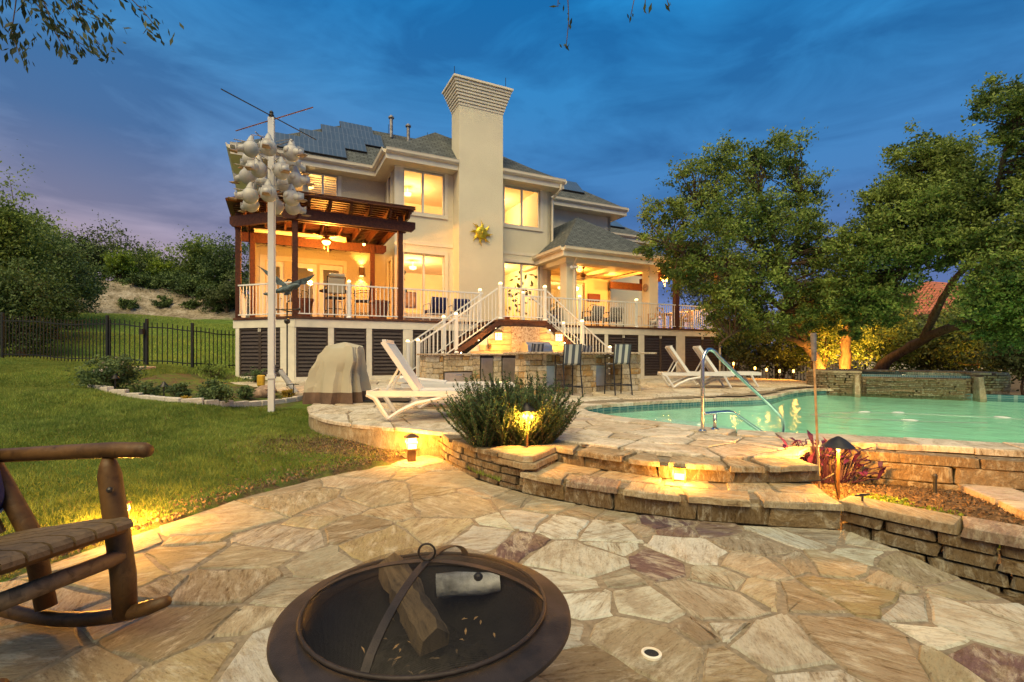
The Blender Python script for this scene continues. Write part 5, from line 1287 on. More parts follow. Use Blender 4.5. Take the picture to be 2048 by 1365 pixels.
# ================================================================== covered grill on the terrace
cg = thing('covered_barbecue', 'barbecue under a draped tan canvas cover with brown hem', 'grill cover', (*gp(672, 806, .50), .50), R(-8)); cg.scale = (.92, .92, 1.0)
def drape(z0, z1, n, mat, name, seed=3):
    r = random.Random(seed); b = MB(); K = 46; Z = np.linspace(z0, z1, n)
    for z in Z:
        t_ = z/1.16; low = interp(z, (0, .5, .92, 1.1), (1, .8, .38, .05))
        sx = interp(z, (0, .25, .62, .80, .93, 1.04, 1.12, 1.16), (.62, .58, .50, .45, .41, .37, .31, .02)); sy = interp(z, (0, .3, .7, .95, 1.08, 1.16), (.42, .40, .34, .28, .22, .02)); ox = interp(z, (0, .6, 1.16), (0, .06, .20))
        for k in range(K):
            w = 2*math.pi*k/K; c, s_ = math.cos(w), math.sin(w); e_ = interp(z, (0, .8, 1.1, 1.16), (.62, .5, .5, .8)); f_ = 1
            f_ += .32*low*(1-2*abs(math.sin(4.5*w+.6+.5*z)))*.5 + .12*low*(1-2*abs(math.sin(7.5*w+1.9-.8*z)))*.5
            f_ += .09*(1-2*abs(math.sin(2.5*w+2.2)))*interp(z, (0, .6, 1.0), (.6, 1, .2))
            # one shoulder carries the side-shelf bulge
            dw = math.atan2(math.sin(w+.75), math.cos(w+.75)); f_ += .22*math.exp(-(dw/.45)**2)*math.exp(-((z-.82)/.13)**2)
            b.v.append((ox+sx*f_*math.copysign(abs(c)**e_, c), sy*f_*math.copysign(abs(s_)**e_, s_), z + (.02*math.sin(w*5+1) if z1 > 1 and z > .8 and z < 1.1 else 0)))
    for i in range(n-1):
        for k in range(K): b.f.append((i*K+k, i*K+(k+1) % K, (i+1)*K+(k+1) % K, (i+1)*K+k))
    for i in range(K, len(b.v)-K):
        q = b.v[i]; b.v[i] = (q[0]+r.uniform(-.012, .012), q[1]+r.uniform(-.012, .012), q[2]+r.uniform(-.02, .02))
    o = b.build(name, mat, cg); o.data.polygons.foreach_set('use_smooth', [True]*len(o.data.polygons)); o.data.set_sharp_from_angle(angle=R(16)); return o
drape(.0, .22, 3, M['brown'], 'cover_hem'); drape(.22, 1.16, 11, M['tan'], 'cover')
mt = MB().box(-.75, .45, -.35, .35, .0, .012, .004).mesh('dark_sheet', M['rubber']); x, y = gp(770, 806, .5); o = link('dark_sheet', mt, None, (x, y+.2, zp(x, y)+.012), (0, 0, R(5))); tag(o, 'dark rubber mat on the terrace beside the covered barbecue', 'mat')  # thin black sheet lying flat on the paving

# ================================================================== martin gourd rack
PX, PY = -4.55, 9.22; pzz = hterr(PX, PY)
mr = thing('gourd_rack_pole', 'tall white square pole carrying the dove-shaped gourds above the lawn', 'pole', (PX, PY, pzz), R(12))
MB().box(-.055, .055, -.045, .045, 0, 5.9-pzz, .006).build('pole', M['whitepl'], mr)
MB().box(-.07, .07, -.06, .06, .64, .72).build('clamp', M['whitepl'], mr); MB().lathe([(.05, 0), (.05, .05), (.03, .08), (.04, .10), (.02, .13)], 10, (0, 0, 5.9-pzz), cap1=True).build('pole_cap', M['darkmetal'], mr)
for z, L in ((5.35, .62), (4.9, .62), (4.45, .62)):
    m = MB()
    for k in range(3):
        w = k*math.pi/3+.35; m.tube([(-L*math.cos(w), -L*math.sin(w), z-pzz), (L*math.cos(w), L*math.sin(w), z-pzz)], .010, 5)
    m.build('rack_arm', M['galv'], mr)
o = MB().tube([(.075, -.02, .9), (.075, -.02, 5.3-pzz)], .006, 5).build('hoist_rope', M['whitetrim'], mr)
for p, q, nm in (((-4.93,8.26,5.92),(-4.1,10.2,5.92),0), ((-5.5,9.71,5.88),(-3.59,8.79,5.88),1)):
    m = MB().tube([(p[0]-PX, p[1]-PY, 0), (q[0]-PX, q[1]-PY, 0)], .011, 5); m.xf(Matrix.Rotation(R(-12), 4, 'Z')); m.build('perch_rod', M['darkmetal'] if nm == 0 else M['terracotta'], mr, (0, 0, p[2]-pzz))
def gourd_parts():
    body = MB().ball((0, 0, 0), (.145, .145, .150), 18, 12)
    head = MB().tube([(0, 0, .10), (0, 0, .15), (-.005, 0, .20), (-.02, 0, .235), (-.045, 0, .245)], [.095, .07, .048, .036, .012], 10)
    neck = MB().tube([(.08, 0, .0), (.16, 0, -.02), (.25, 0, -.035)], [.085, .068, .06], 12); porch = MB().add([(.22, -.07, -.095), (.36, -.05, -.085), (.36, .05, -.085), (.22, .07, -.095), (.22, -.07, -.105), (.36, -.05, -.095), (.36, .05, -.095), (.22, .07, -.105)], [(0, 1, 2, 3), (7, 6, 5, 4), (0, 4, 5, 1), (1, 5, 6, 2), (2, 6, 7, 3)])
    shield = MB().box(.235, .245, -.065, .065, -.05, .065); capd = MB().lathe([(.06, .0), (.055, .02), (.001, .025)], 14)
    capd.xf(Matrix.Translation((.01, -.128, .03)) @ Matrix.Rotation(R(80), 4, 'X'))
    return [(n, m.mesh(n, M[k], 'all' if sm else False)) for n, m, k, sm in (('body', body, 'gourd', 1), ('head', head, 'gourd', 1), ('entrance_tube', neck, 'gourd', 1), ('porch', porch, 'clay', 0), ('shield', shield, 'gourd', 0), ('access_cap', capd, 'gourd', 1))]
GP = gourd_parts()
gourds = [(385,490,9.05,'upper left gourd of the rack, its tail to the left'),(600,470,8.75,'upper middle gourd hanging in front of the pole top'),(890,540,9.0,'upper right gourd of the rack, nearest the solar panels'),
 (375,625,9.55,'gourd just behind and below the upper left gourd'),(905,675,9.6,'gourd just behind and below the upper right gourd'),(480,740,8.8,'middle-tier gourd close to the left of the pole'),(760,760,8.8,'middle-tier gourd close to the right of the pole'),
 (340,830,9.3,'middle-tier gourd at the far left of the rack'),(940,870,9.2,'middle-tier gourd at the far right of the rack'),(530,930,9.65,'gourd behind the left of the pole between middle and lower tiers'),(800,930,9.65,'gourd behind the right of the pole between middle and lower tiers'),
 (375,1070,9.05,'lower left gourd of the rack, its tail to the left'),(600,1040,8.75,'lower middle gourd hanging in front of the pole'),(890,1095,9.0,'lower right gourd of the rack, tail to the right'),(385,1175,9.5,'lowest left gourd, half hidden below its neighbour'),(690,1205,9.6,'lowest gourd showing behind the right side of the pole'),(905,1210,9.55,'lowest right gourd, half hidden below its neighbour')]
for (zx, zy, d, lab) in gourds:
    x, y, z = rp(440+zx*.1612, 220+zy*.1612, d)
    g = thing('gourd_birdhouse', 'white '+lab, 'birdhouse', (x, y, z), math.atan2((y-PY)*1.1, x-PX), 'white gourd birdhouses on the rack')
    for n, me in GP: link(n, me, g)
    dx, dy = PX-x, PY-y; a_ = -g.rotation_euler.z; c, s_ = math.cos(a_), math.sin(a_)
    MB().tube([(0, 0, .22), (0, 0, .27), ((c*dx-s_*dy)*.75, (s_*dx+c*dy)*.75, .29)], .007, 5).build('hanger', M['galv'], g)
    if zx == 600 and zy == 470: MB().ball((.02, -.09, .14), .03, 8, 6).build('blue_marker', M['blue'], g)

# ================================================================== eagle weathervane
ex, ey = -5.72, 12.4; ez = hterr(ex, ey)-.05
ew = thing('eagle_weathervane', 'weathered bronze eagle weathervane with spread wings on a thin post', 'weathervane', (ex, ey, ez))
MB().tube([(0, 0, 0), (0, 0, 2.75-ez)], .018, 6).build('post', M['darkmetal'], ew); MB().ball((0, 0, 2.28-ez), .075, 14, 8).build('ball', M['darkmetal'], ew, smooth='all')
M['verdigris'] = simple('verdigris', (.13, .17, .18), .6, .4, .35, 12); zE = 3.1-ez
MB().tube([(-.36, .0, zE-.08), (-.2, 0, zE-.05), (-.02, 0, zE), (.1, 0, zE+.04), (.2, -.02, zE+.10), (.28, -.03, zE+.10), (.34, -.04, zE+.06)], [.03, .06, .10, .085, .05, .045, .012], 10).build('body', M['verdigris'], ew, smooth='all')
for sgn, tip in ((-1, (-.66, -.1, .48)), (1, (.62, .1, .28))):
    b = MB(); n = 6
    for k in range(n+1):
        t_ = k/n; x = tip[0]*t_; y = tip[1]*t_; z = zE+.05+tip[2]*t_**.8; ch_ = .26*(1-t_*.55)
        b.v += [(x+.05*sgn*t_, y, z+.05), (x-.10*sgn, y+.02, z-ch_*(.8+.35*(k % 2)))]
    for k in range(n): b.f.append((2*k, 2*k+1, 2*k+3, 2*k+2))
    o = b.build('wing', M['verdigris'], ew); md = o.modifiers.new('s', 'SOLIDIFY'); md.thickness = .02
b = MB().add([(-.3, -.02, zE-.06), (-.55, -.1, zE-.16), (-.6, 0, zE-.13), (-.55, .1, zE-.16), (-.3, .02, zE-.06)], [(0, 1, 2, 3, 4)]); o = b.build('tail', M['verdigris'], ew); md = o.modifiers.new('s', 'SOLIDIFY'); md.thickness = .02
MB().tube([(-.3, 0, 2.58-ez), (.3, 0, 2.58-ez)], .012, 5).tube([(0, -.3, 2.54-ez), (0, .3, 2.54-ez)], .012, 5).ball((.3, 0, 2.58-ez), .04).ball((-.3, 0, 2.58-ez), .04).build('direction_arms', M['darkmetal'], ew)

# ================================================================== garden bed
bedpx = [(179,778),(208,786),(238,792),(275,799),(311,804),(350,808),(384,810),(420,813),(457,814),(495,814),(530,812),(565,808),(591,804),(612,798),(621,793),(612,788)]
bp = [gt(*q) for q in bedpx]
gb = thing('garden_bed_curb', 'curved whitewashed stone curb round the small garden bed', 'curb', (bp[5][0], bp[5][1], 0))
WBk = Blocks(simple('white_stone', (.60, .54, .46), .85, 0, .15, 9, .4, 40), 5, 51, 'curb_stone')
pp = resample(chaikin([(q[0]-bp[5][0], q[1]-bp[5][1]+.06) for q in bp], 1), .12)
course_wall(gb, pp, lambda x, y: hterr(x+bp[5][0], y+bp[5][1])-.05, lambda x, y: hterr(x+bp[5][0], y+bp[5][1])+.09, .13, (.13, .14), (.24, .36), WBk, .003)
def pathlight(name, label, loc, h, hat=.075, mat='darkmetal', lit=0, stem='darkmetal', glow=True):
    p = thing(name, label, 'path light', loc)
    MB().tube([(0, 0, -.05), (0, 0, h-.06)], .014, 8).build('stem', M[stem], p)
    MB().lathe([(.015, .10), (hat*.5, .065), (hat, .0), (hat*.96, -.004), (.012, .055)], 18, (0, 0, h-.06)).build('hat', M[mat], p, smooth=True)
    if lit:
        if glow: MB().lathe([(.014, -.055), (.022, -.02), (.026, .03)], 12, (0, 0, h-.05)).build('lamp_glass', M['bulb'], p)
        [lamp('path_lamp', 'POINT', (hat*.55*math.cos(w), hat*.55*math.sin(w), h-(.085 if glow else .13)), lit/3, WARM, .02, p) for w in (.5, 2.6, 4.7)]
    return p
q = gt(328, 799); pathlight('path_light', 'small unlit black path light in the garden bed', (q[0], q[1], q[2]), .30)
q = gt(222, 783); pathlight('path_light', 'small unlit path light tucked into the rose bush', (q[0], q[1]+.1, q[2]), .30)
q = gt(587, 800); stk = thing('garden_stake', 'thin dark metal stake with a crossbar near the bed end', 'stake', q); MB().tube([(0, 0, 0), (0, 0, .36)], .01, 5).build('stem', M['darkmetal'], stk); MB().tube([(-.12, 0, .34), (.12, 0, .34)], .01, 5).build('crossbar', M['darkmetal'], stk)
q = gt(520, 800); ur = thing('clay_urn', 'pale clay urn lying tipped over in the garden bed', 'urn', (q[0]-.05, q[1]+.25, q[2]+.13), R(30))
u_ = MB().lathe([(.05, -.22), (.13, -.14), (.165, 0), (.14, .12), (.08, .19), (.075, .22), (.11, .26), (.095, .26), (.06, .21), (.06, .1)], 20); u_.xf(Matrix.Rotation(R(72), 4, 'Y')); u_.build('urn_body', M['clay'], ur, smooth='all')
u_ = MB().tube([(.02, -.14, .08), (.12, -.2, .1), (.2, -.16, .06), (.22, -.1, .03)], .016, 6); u_.build('urn_handle', M['clay'], ur)
q = gt(522, 782); yb = thing('yellow_lantern_box', 'small yellow garden box standing behind the clay urn', 'garden box', (q[0], q[1], q[2])); M['yellow'] = simple('yellow_paint', (.62, .36, .03), .5); MB().box(-.08, .08, -.05, .05, .08, .34, .02).build('box', M['yellow'], yb); MB().tube([(-.05, 0, 0), (-.05, 0, .08)], .01, 5).tube([(.05, 0, 0), (.05, 0, .08)], .01, 5).build('feet', M['darkmetal'], yb)
q = gt(588, 793); dh = thing('corrugated_drain_pipe', 'grey ribbed drain pipe leaning from the bed behind the white pole', 'pipe', q)
P = [(-.42+.5*t_, .2-.25*t_, .52*(1-t_)+.06) for t_ in np.linspace(0, 1, 40)]
MB().tube(P, [.055+.008*(k % 2) for k in range(40)], 10).build('pipe_body', simple('grey_pipe', (.40, .38, .36), .6), dh); MB().lathe([(.066, -.03), (.066, .03), (.05, .03)], 12).build('pipe_collar', M['darkmetal'], dh, P[0])

# ================================================================== iron fence and gate
fpts = [(-26.0,14.6,1.75),(-13.9,13.3,1.30),(-10.75,12.95,1.20),(-9.85,13.15,1.14),(-8.95,13.65,1.08),(-8.3,14.7,1.0),(-7.9,15.6,.95)]
fen = thing('iron_fence', 'black iron picket fence along the top of the lawn', 'fence', (-10.75, 12.95, 0))
pick = MB().box(-.009, .009, -.009, .009, 0, 1).mesh('picket', M['iron']); fpost = MB().cbox(-.032, .032, -.032, .032, 0, 1, .006).mesh('fence_post', M['iron'])
def fence_run(parent, p, q, off, sp=.105, h=1.18, ends=True):
    L = math.dist(p[:2], q[:2]); n = max(2, int(L/sp))
    for k in range(1, n):
        t_ = k/n; x, y = p[0]+(q[0]-p[0])*t_, p[1]+(q[1]-p[1])*t_; z = hterr(x, y)
        link('picket', pick, parent, (x-off[0], y-off[1], z+.06), None, (1, 1, h-.06))
    for hh in (.14, h-.13):
        m = MB(); P = [(p[0]+(q[0]-p[0])*k/6, p[1]+(q[1]-p[1])*k/6) for k in range(7)]
        for a, c in zip(P, P[1:]): m.bar((a[0]-off[0], a[1]-off[1], hterr(*a)+hh), (c[0]-off[0], c[1]-off[1], hterr(*c)+hh), .025, .028)
        m.build('fence_rail', M['iron'], parent)
for i, (p, q) in enumerate(zip(fpts, fpts[1:])):
    if i == 2: continue
    if i == 0: p = (-19.5, 13.9, 1.5)
    fence_run(fen, p, q, fpts[2])
for p in fpts[1:6]: link('fence_post', fpost, fen, (p[0]-fpts[2][0], p[1]-fpts[2][1], hterr(*p[:2])-.05), None, (1, 1, 1.33))
gate = thing('iron_gate', 'black iron picket gate with latch in the left fence', 'gate', (-10.3, 13.05, 0)); fence_run(gate, (-10.70,12.96), (-9.90,13.14), (-10.3, 13.05))
for (x, y) in ((-10.69,12.965),(-9.91,13.135)): link('gate_stile', fpost, gate, (x+10.3, y-13.05, hterr(x, y)+.05), None, (.6, .6, 1.12))
MB().box(.33, .43, -.03, .05, hterr(-9.9, 13.1)+.85, hterr(-9.9, 13.1)+1.0).build('latch', M['darkmetal'], gate)
sl_ = MB().box(-.3, .35, -.25, .25, -.05, .03, .01).mesh('stepping_slab', M['flagpale']); q = gt(270, 737); o = link('stepping_slab', sl_, None, (q[0], q[1], q[2]+.01)); tag(o, 'pale stone slab lying in front of the iron gate', 'stone slab')
f2 = thing('iron_fence', 'dark iron fence behind the right end of the terrace', 'fence', (10.5, 19.5, 0))
A_, B_2 = (8.9, 20.3), (14.2, 19.6); fence_run(f2, A_, B_2, (10.5, 19.5), .12, 1.15)
for p in (A_, (11.5, 19.95), B_2): link('fence_post', fpost, f2, (p[0]-10.5, p[1]-19.5, hterr(*p)-.05), None, (1, 1, 1.28))
for i, (px, py) in enumerate(((1467,728),(1510,737),(1533,740),(1559,743),(1587,743))):
    d = 19.3-.25*i; x, y, z = rp(px, py, d); g = hterr(x, y)
    wrd = ('leftmost', 'second from left', 'middle', 'fourth from left', 'rightmost')[i]
    t_ = thing('stake_light', wrd+' of the five glowing stake lights by the right fence', 'stake light', (x, y, g), 0, 'stake lights along the right fence')
    MB().tube([(0, 0, 0), (0, 0, z-g-.05)], .012, 6).build('stem', M['teak'] if i == 0 else M['darkmetal'], t_); MB().lathe([(.03, -.05), (.036, .04), (.0, .07)], 10, (0, 0, z-g)).build('globe', M['bulb'], t_, smooth=True)
    lamp('stake_lamp', 'POINT', (0, -.1, z-g), 9, WARM, .05, t_)

# ================================================================== lamps in the foreground
x, y = -1.34, 6.5
bl = thing('bollard_lantern', 'glowing square bollard lantern at the lawn corner of the terrace', 'lantern', (x, y, hterr(x, y)-.02), R(20))
def bollard_parts(bl, s=1.0, w=26):
    MB().box(-.05*s, .05*s, -.05*s, .05*s, -.05, .115*s, .006).build('post', M['bronze'], bl)
    f = MB()
    for sx in (-1, 1):
        for sy in (-1, 1): f.box(sx*.062*s-.006, sx*.062*s+.006, sy*.062*s-.006, sy*.062*s+.006, .115*s, .262*s)
    f.box(-.068*s, .068*s, -.068*s, .068*s, .105*s, .122*s); f.box(-.068*s, .068*s, -.0685*s, -.062*s, .185*s, .193*s).box(.062*s, .0685*s, -.068*s, .068*s, .185*s, .193*s); f.build('frame', M['bronze'], bl)
    MB().box(-.056*s, .056*s, -.056*s, .056*s, .122*s, .258*s).build('glass', M['frost'], bl)
    MB().lathe([(.12*s, 0), (.115*s, .015*s), (.03*s, .045*s)], 4, (0, 0, .262*s), cap0=True, cap1=True).xf(Matrix.Rotation(R(45), 4, 'Z')).build('roof', M['bronze'], bl)
    for w0 in (20, 110, 200, 290): lamp('lantern_light', 'POINT', (.10*s*math.cos(R(w0+25)), .10*s*math.sin(R(w0+25)), .2*s), w/4, WARM, .03, bl)
bollard_parts(bl, 1.05, 70)
q = (-2.93, 3.55, hterr(-2.93, 3.55)); b2 = thing('bollard_lantern', 'bollard lantern at the patio edge behind the rocking chair leg', 'lantern', (-3.19, 3.96, .0), R(10)); bollard_parts(b2, .72, 140)
sx, sy = 1.60, 4.66
sl2 = thing('step_light', 'small glowing lantern set against the upper stone step', 'step light', (sx, sy, .20), R(-24))
MB().box(-.06, .06, -.04, .02, .11, .135).box(-.06, -.048, -.035, .02, .0, .11).box(.048, .06, -.035, .02, .0, .11).box(-.048, .048, .0, .02, .06, .11).build('hood', M['bronze'], sl2); MB().box(-.045, .045, -.02, .018, .02, .075).build('glass', M['bulb'], sl2)
lamp('step_lamp', 'POINT', (-.07, -.09, .07), 11, WARM, .03, sl2); lamp('step_lamp', 'POINT', (.07, -.09, .07), 11, WARM, .03, sl2)
pathlight('path_light', 'lit bronze path light with dark conical hat right of the steps', (3.24, 4.84, hterr(3.24, 4.84)), .57, .145, 'darkmetal', 130, 'bronze')
pathlight('path_light', 'lit path light with dark hat standing in the rosemary bush', (.17, 5.49, .30), .54, .10, 'darkmetal', 65, 'bronze', False)
pk = thing('bamboo_torch', 'thin bamboo garden torch standing at the right end of the steps', 'torch', (2.98, 4.72, .05)); 
MB().tube([(0, 0, 0), (-.035, 0, .8), (-.055, 0, 1.33)], .011, 7).build('stick', M['teak'], pk); MB().tube([(-.055, 0, 1.30), (-.063, 0, 1.57)], [.022, .027], 10).build('torch_head', M['galv'], pk)
wr = MB().tube([(2.72,4.62,.205),(2.9,4.55,.24),(3.05,4.62,.28),(3.15,4.74,.12),(3.22,4.82,.02)], .006, 5).mesh('lamp_cable', M['rubber']); o = link('lamp_cable', wr); tag(o, 'thin cable looping from the step to the path light', 'cable')
th_ = thing('valve_key', 'small dark T-shaped handle on the garden wall', 'valve key', (2.86, 3.98, .215)); MB().tube([(0, 0, 0), (0, 0, .05)], .008, 6).build('stem', M['darkmetal'], th_); MB().tube([(-.07, -.02, .05), (.07, .02, .05)], .009, 6).build('handle', M['darkmetal'], th_)
q = gp(1870, 985, .0); spk = thing('sprinkler_riser', 'black irrigation riser in the right flower bed', 'sprinkler', (q[0], q[1], .0)); MB().tube([(0, 0, -.03), (0, 0, .14)], .016, 8).build('riser', M['rubber'], spk); MB().lathe([(.02, 0), (.022, .03), (.012, .05)], 10, (0, 0, .14), cap1=True).build('nozzle', M['darkmetal'], spk)
dx, dy = gp(1303, 1310, .0); dr = thing('patio_drain', 'round patio drain with pale rim sunk between flagstones', 'drain', (dx, dy, .0)); MB().lathe([(.046, -.02), (.047, .010), (.036, .013), (.033, .006)], 24).build('rim', M['whitetrim'], dr, smooth=True); MB().lathe([(.001, .0065), (.034, .0065)], 20).build('drain_hole', M['rubber'], dr)

# ================================================================== pool handrail
hr = thing('pool_handrail', 'curved stainless steel handrail rising from the pool edge', 'handrail', (2.49, 6.37, .40))
D = Vector((1.76, 1.13, 0)).normalized()
def hp_(s, z): return (D.x*s, D.y*s, z-.40)
top = [hp_(0, .40), hp_(0, .8), hp_(0, 1.28)] + [hp_(.16-.16*math.cos(w), 1.30+.19*math.sin(w)) for w in (.3, .7, 1.1, 1.5)] + [hp_(.26, 1.46), hp_(.36, 1.38), hp_(.9, 1.06), hp_(1.5, .72)] + [hp_(1.82, .52), hp_(1.93, .42), hp_(1.96, .30), hp_(1.92, .17), hp_(1.80, .13)] + [hp_(1.68, .16), hp_(1.2, .36), hp_(.75, .58), hp_(.62, .63), hp_(.45, .64), hp_(0.02, .64)]
MB().tube(chaikin(top, 2), .024, 10).build('rail', M['steel'], hr, smooth='all'); MB().tube([hp_(.26, .40), hp_(.26, .64)], .022, 10).build('short_post', M['steel'], hr, smooth='all')
for s_ in (0, .26): MB().lathe([(.055, 0), (.055, .012), (.03, .028)], 16, hp_(s_, .412)).build('escutcheon', M['steel'], hr, smooth=True)
# floating pool-cleaner hose
P = [(5.95,9.6),(5.7,9.2),(5.9,8.9),(6.4,8.7),(7.2,8.3),(8.0,8.2)]; P2 = [(5.7,9.3),(6.4,9.7),(7.6,9.6),(8.6,9.1),(9.2,8.5),(9.9,8.2),(10.4,8.15)]
ho = thing('pool_cleaner_hose', 'white floating cleaner hose with floats on the pool water', 'hose', (7, 9, .258))
for PP in (P, P2): MB().tube([(x-7, y-9, .012) for x, y in resample(chaikin(PP, 2), .15)], .014, 6).build('hose', M['whitepl'], ho)
for (x, y, a) in ((7.6,9.6,-.1),(7.0,9.68,.0),(9.75,8.25,-.5),(6.9,8.45,-.4),(8.9,8.85,-.9)):
    MB().ball((0, 0, .02), (.13, .035, .022), 10, 6).build('float', M['whitepl'], ho, (x-7, y-9, 0), (0, 0, a), smooth='all')

# ================================================================== fire pit
fp = thing('fire_pit', 'round bronzed steel fire pit with domed mesh screen in the foreground', 'fire pit', (-.29, 1.66, 0), R(20)); FZ = .55
MB().lathe([(.388, -.03), (.392, -.006), (.400, .004), (.412, .004), (.476, -.008), (.486, -.013), (.488, -.024), (.480, -.028), (.40, -.03)], 84, (0, 0, FZ)).build('rim', M['rust'], fp, smooth=True)
MB().lathe([(.40, -.02), (.385, -.06), (.33, -.14), (.22, -.20), (.08, -.225), (.001, -.226)], 48, (0, 0, FZ)).build('bowl', M['soot'], fp, smooth='all')
MB().lathe([(.41, -.03), (.40, -.07), (.34, -.16), (.22, -.225), (.001, -.25)], 48, (0, 0, FZ)).build('bowl_outside', M['rust'], fp, smooth='all')
for k in range(4):
    w = k*math.pi/2+R(25); c, s_ = math.cos(w), math.sin(w)
    b = MB()
    for r_, z in ((.40, FZ-.04), (.37, .36), (.33, .2), (.37, .05), (.42, .0)): b.v += [(c*r_-s_*.045, s_*r_+c*.045, z), (c*r_+s_*.045, s_*r_-c*.045, z)]
    for i in range(4): b.f.append((2*i, 2*i+1, 2*i+3, 2*i+2))
    o = b.build('leg', M['rust'], fp); md = o.modifiers.new('s', 'SOLIDIFY'); md.thickness = .012
def mk_mesh():
    m = bpy.data.materials.new('wire_mesh'); m.use_nodes = True; t = m.node_tree; t.nodes.clear(); o = t.nodes.new('ShaderNodeOutputMaterial')
    c = t.nodes.new('ShaderNodeTexCoord').outputs['Object']; sx_ = nd(t, 'ShaderNodeSeparateXYZ', _0=c)
    def line(s): 
        f = nd(t, 'ShaderNodeMath', {'operation': 'MULTIPLY'}, _0=s, _1=300.0); g = nd(t, 'ShaderNodeMath', {'operation': 'FRACT'}, _0=f.outputs[0]); return nd(t, 'ShaderNodeMath', {'operation': 'LESS_THAN'}, _0=g.outputs[0], _1=.17).outputs[0]
    k = nd(t, 'ShaderNodeMath', {'operation': 'MAXIMUM'}, _0=line(sx_.outputs[0]), _1=line(sx_.outputs[1]))
    tr = nd(t, 'ShaderNodeBsdfTransparent'); p = nd(t, 'ShaderNodeBsdfPrincipled', Roughness=.6, Metallic=.3); p.inputs['Base Color'].default_value = (.022, .017, .015, 1)
    ms = nd(t, 'ShaderNodeMixShader'); t.links.new(k.outputs[0], ms.inputs[0]); t.links.new(tr.outputs[0], ms.inputs[1]); t.links.new(p.outputs[0], ms.inputs[2]); t.links.new(ms.outputs[0], o.inputs[0]); return m
M['mesh'] = mk_mesh()
dom = lambda r_: .135*max(0, 1-(r_/.40)**2)**.75
scn = MB().lathe([(r_, dom(r_)+.012) for r_ in (.40, .385, .36, .32, .27, .21, .14, .07, .001)], 48, (0, 0, FZ)).build('spark_screen', M['mesh'], fp, smooth='all')
MB().tube([(.40*math.cos(w), .40*math.sin(w), FZ+.016) for w in np.linspace(0, 2*math.pi, 48, endpoint=False)], .007, 6, closed=True).build('screen_hoop', M['rust'], scn, smooth='all')
for w in (R(-20), R(56)):
    b = MB(); R_ = np.linspace(-.40, .40, 25)
    for r_ in R_:
        z = FZ+dom(abs(r_))+.018; b.v += [(r_*math.cos(w)-.013*math.sin(w), r_*math.sin(w)+.013*math.cos(w), z), (r_*math.cos(w)+.013*math.sin(w), r_*math.sin(w)-.013*math.cos(w), z)]
    for i in range(24): b.f.append((2*i, 2*i+1, 2*i+3, 2*i+2))
    o = b.build('screen_band', M['rust'], scn); md = o.modifiers.new('s', 'SOLIDIFY'); md.thickness = .004
MB().tube([(0+.028*math.cos(w)*math.cos(R(-20)), .028*math.cos(w)*math.sin(R(-20)), FZ+.182+.028*math.sin(w)) for w in np.linspace(0, 2*math.pi, 22, endpoint=False)], .004, 6, closed=True).build('ring_handle', M['rust'], scn, smooth='all')
b = MB(); rr = random.Random(6); N = 26
for i in range(N):
    for j in range(N):
        x, y = (i/(N-1)-.5)*.62, (j/(N-1)-.5)*.62; r_ = math.hypot(x, y); b.v.append((x, y, FZ-.175+rr.uniform(-.012, .012) - .03*(r_/.3)))
for i in range(N-1):
    for j in range(N-1):
        if math.hypot(*b.v[i*N+j][:2]) < .29: b.f.append((i*N+j, i*N+j+1, (i+1)*N+j+1, (i+1)*N+j))
b.build('ash_bed', simple('ash', (.022, .018, .015), .95, 0, .5, 30, .8, 90), fp)
for k in range(34):
    w, r_ = rr.uniform(0, 6.28), rr.uniform(.05, .27); m = MB().add([(-.014, 0, 0), (0, -.004, .003), (.016, 0, .001), (0, .005, .004)], [(0, 1, 2, 3)]); m.build('wood_chip', M['slatwood'] if k % 2 else M['teak'], fp, (r_*math.cos(w), r_*math.sin(w), FZ-.155), (rr.uniform(-.4, .4), rr.uniform(-.4, .4), rr.uniform(0, 6)))
lg = thing('split_log', 'split brown firewood log lying in the fire pit', 'log', (-.37, 1.80, FZ-.055), R(-56))
m = MB(); n = 12
for k in range(n+1):
    x = (k/n-.5)*.42; j = lambda: rr.uniform(-.007, .007)
    m.v += [(x, -.055+j(), -.035+j()), (x, .05+j(), -.04+j()), (x, .058+j(), .012+j()), (x, .012+j(), .062+j()), (x, -.05+j(), .03+j())]
for k in range(n):
    for i in range(5): m.f.append((5*k+i, 5*k+(i+1) % 5, 5*k+5+(i+1) % 5, 5*k+5+i))
m.f += [(4, 3, 2, 1, 0), tuple(5*n+i for i in range(5))]; m.build('wood', M['firewood'], lg, None, (R(8), R(15), 0))
lg2 = thing('birch_log', 'short white-barked birch log lying in the fire pit', 'log', (-.17, 1.94, FZ-.06), R(6))
m = MB().tube([(-.13, 0, 0), (-.05, .004, .004), (.05, -.003, .002), (.12, 0, .006)], [.046, .045, .042, .036], 14, caps=False); m.build('bark', M['birch'], lg2, smooth='all'); MB().lathe([(.001, 0), (.046, 0)], 14).build('cut_face', M['darkmetal'], lg2, (-.131, 0, 0), (0, R(-90), 0)); MB().lathe([(.001, 0), (.036, 0)], 14).build('cut_face', M['firewood'], lg2, (.121, 0, .006), (0, R(90), 0))
MB().ball((.035, -.02, .035), (.02, .018, .02)).build('knot', M['darkmetal'], lg2)

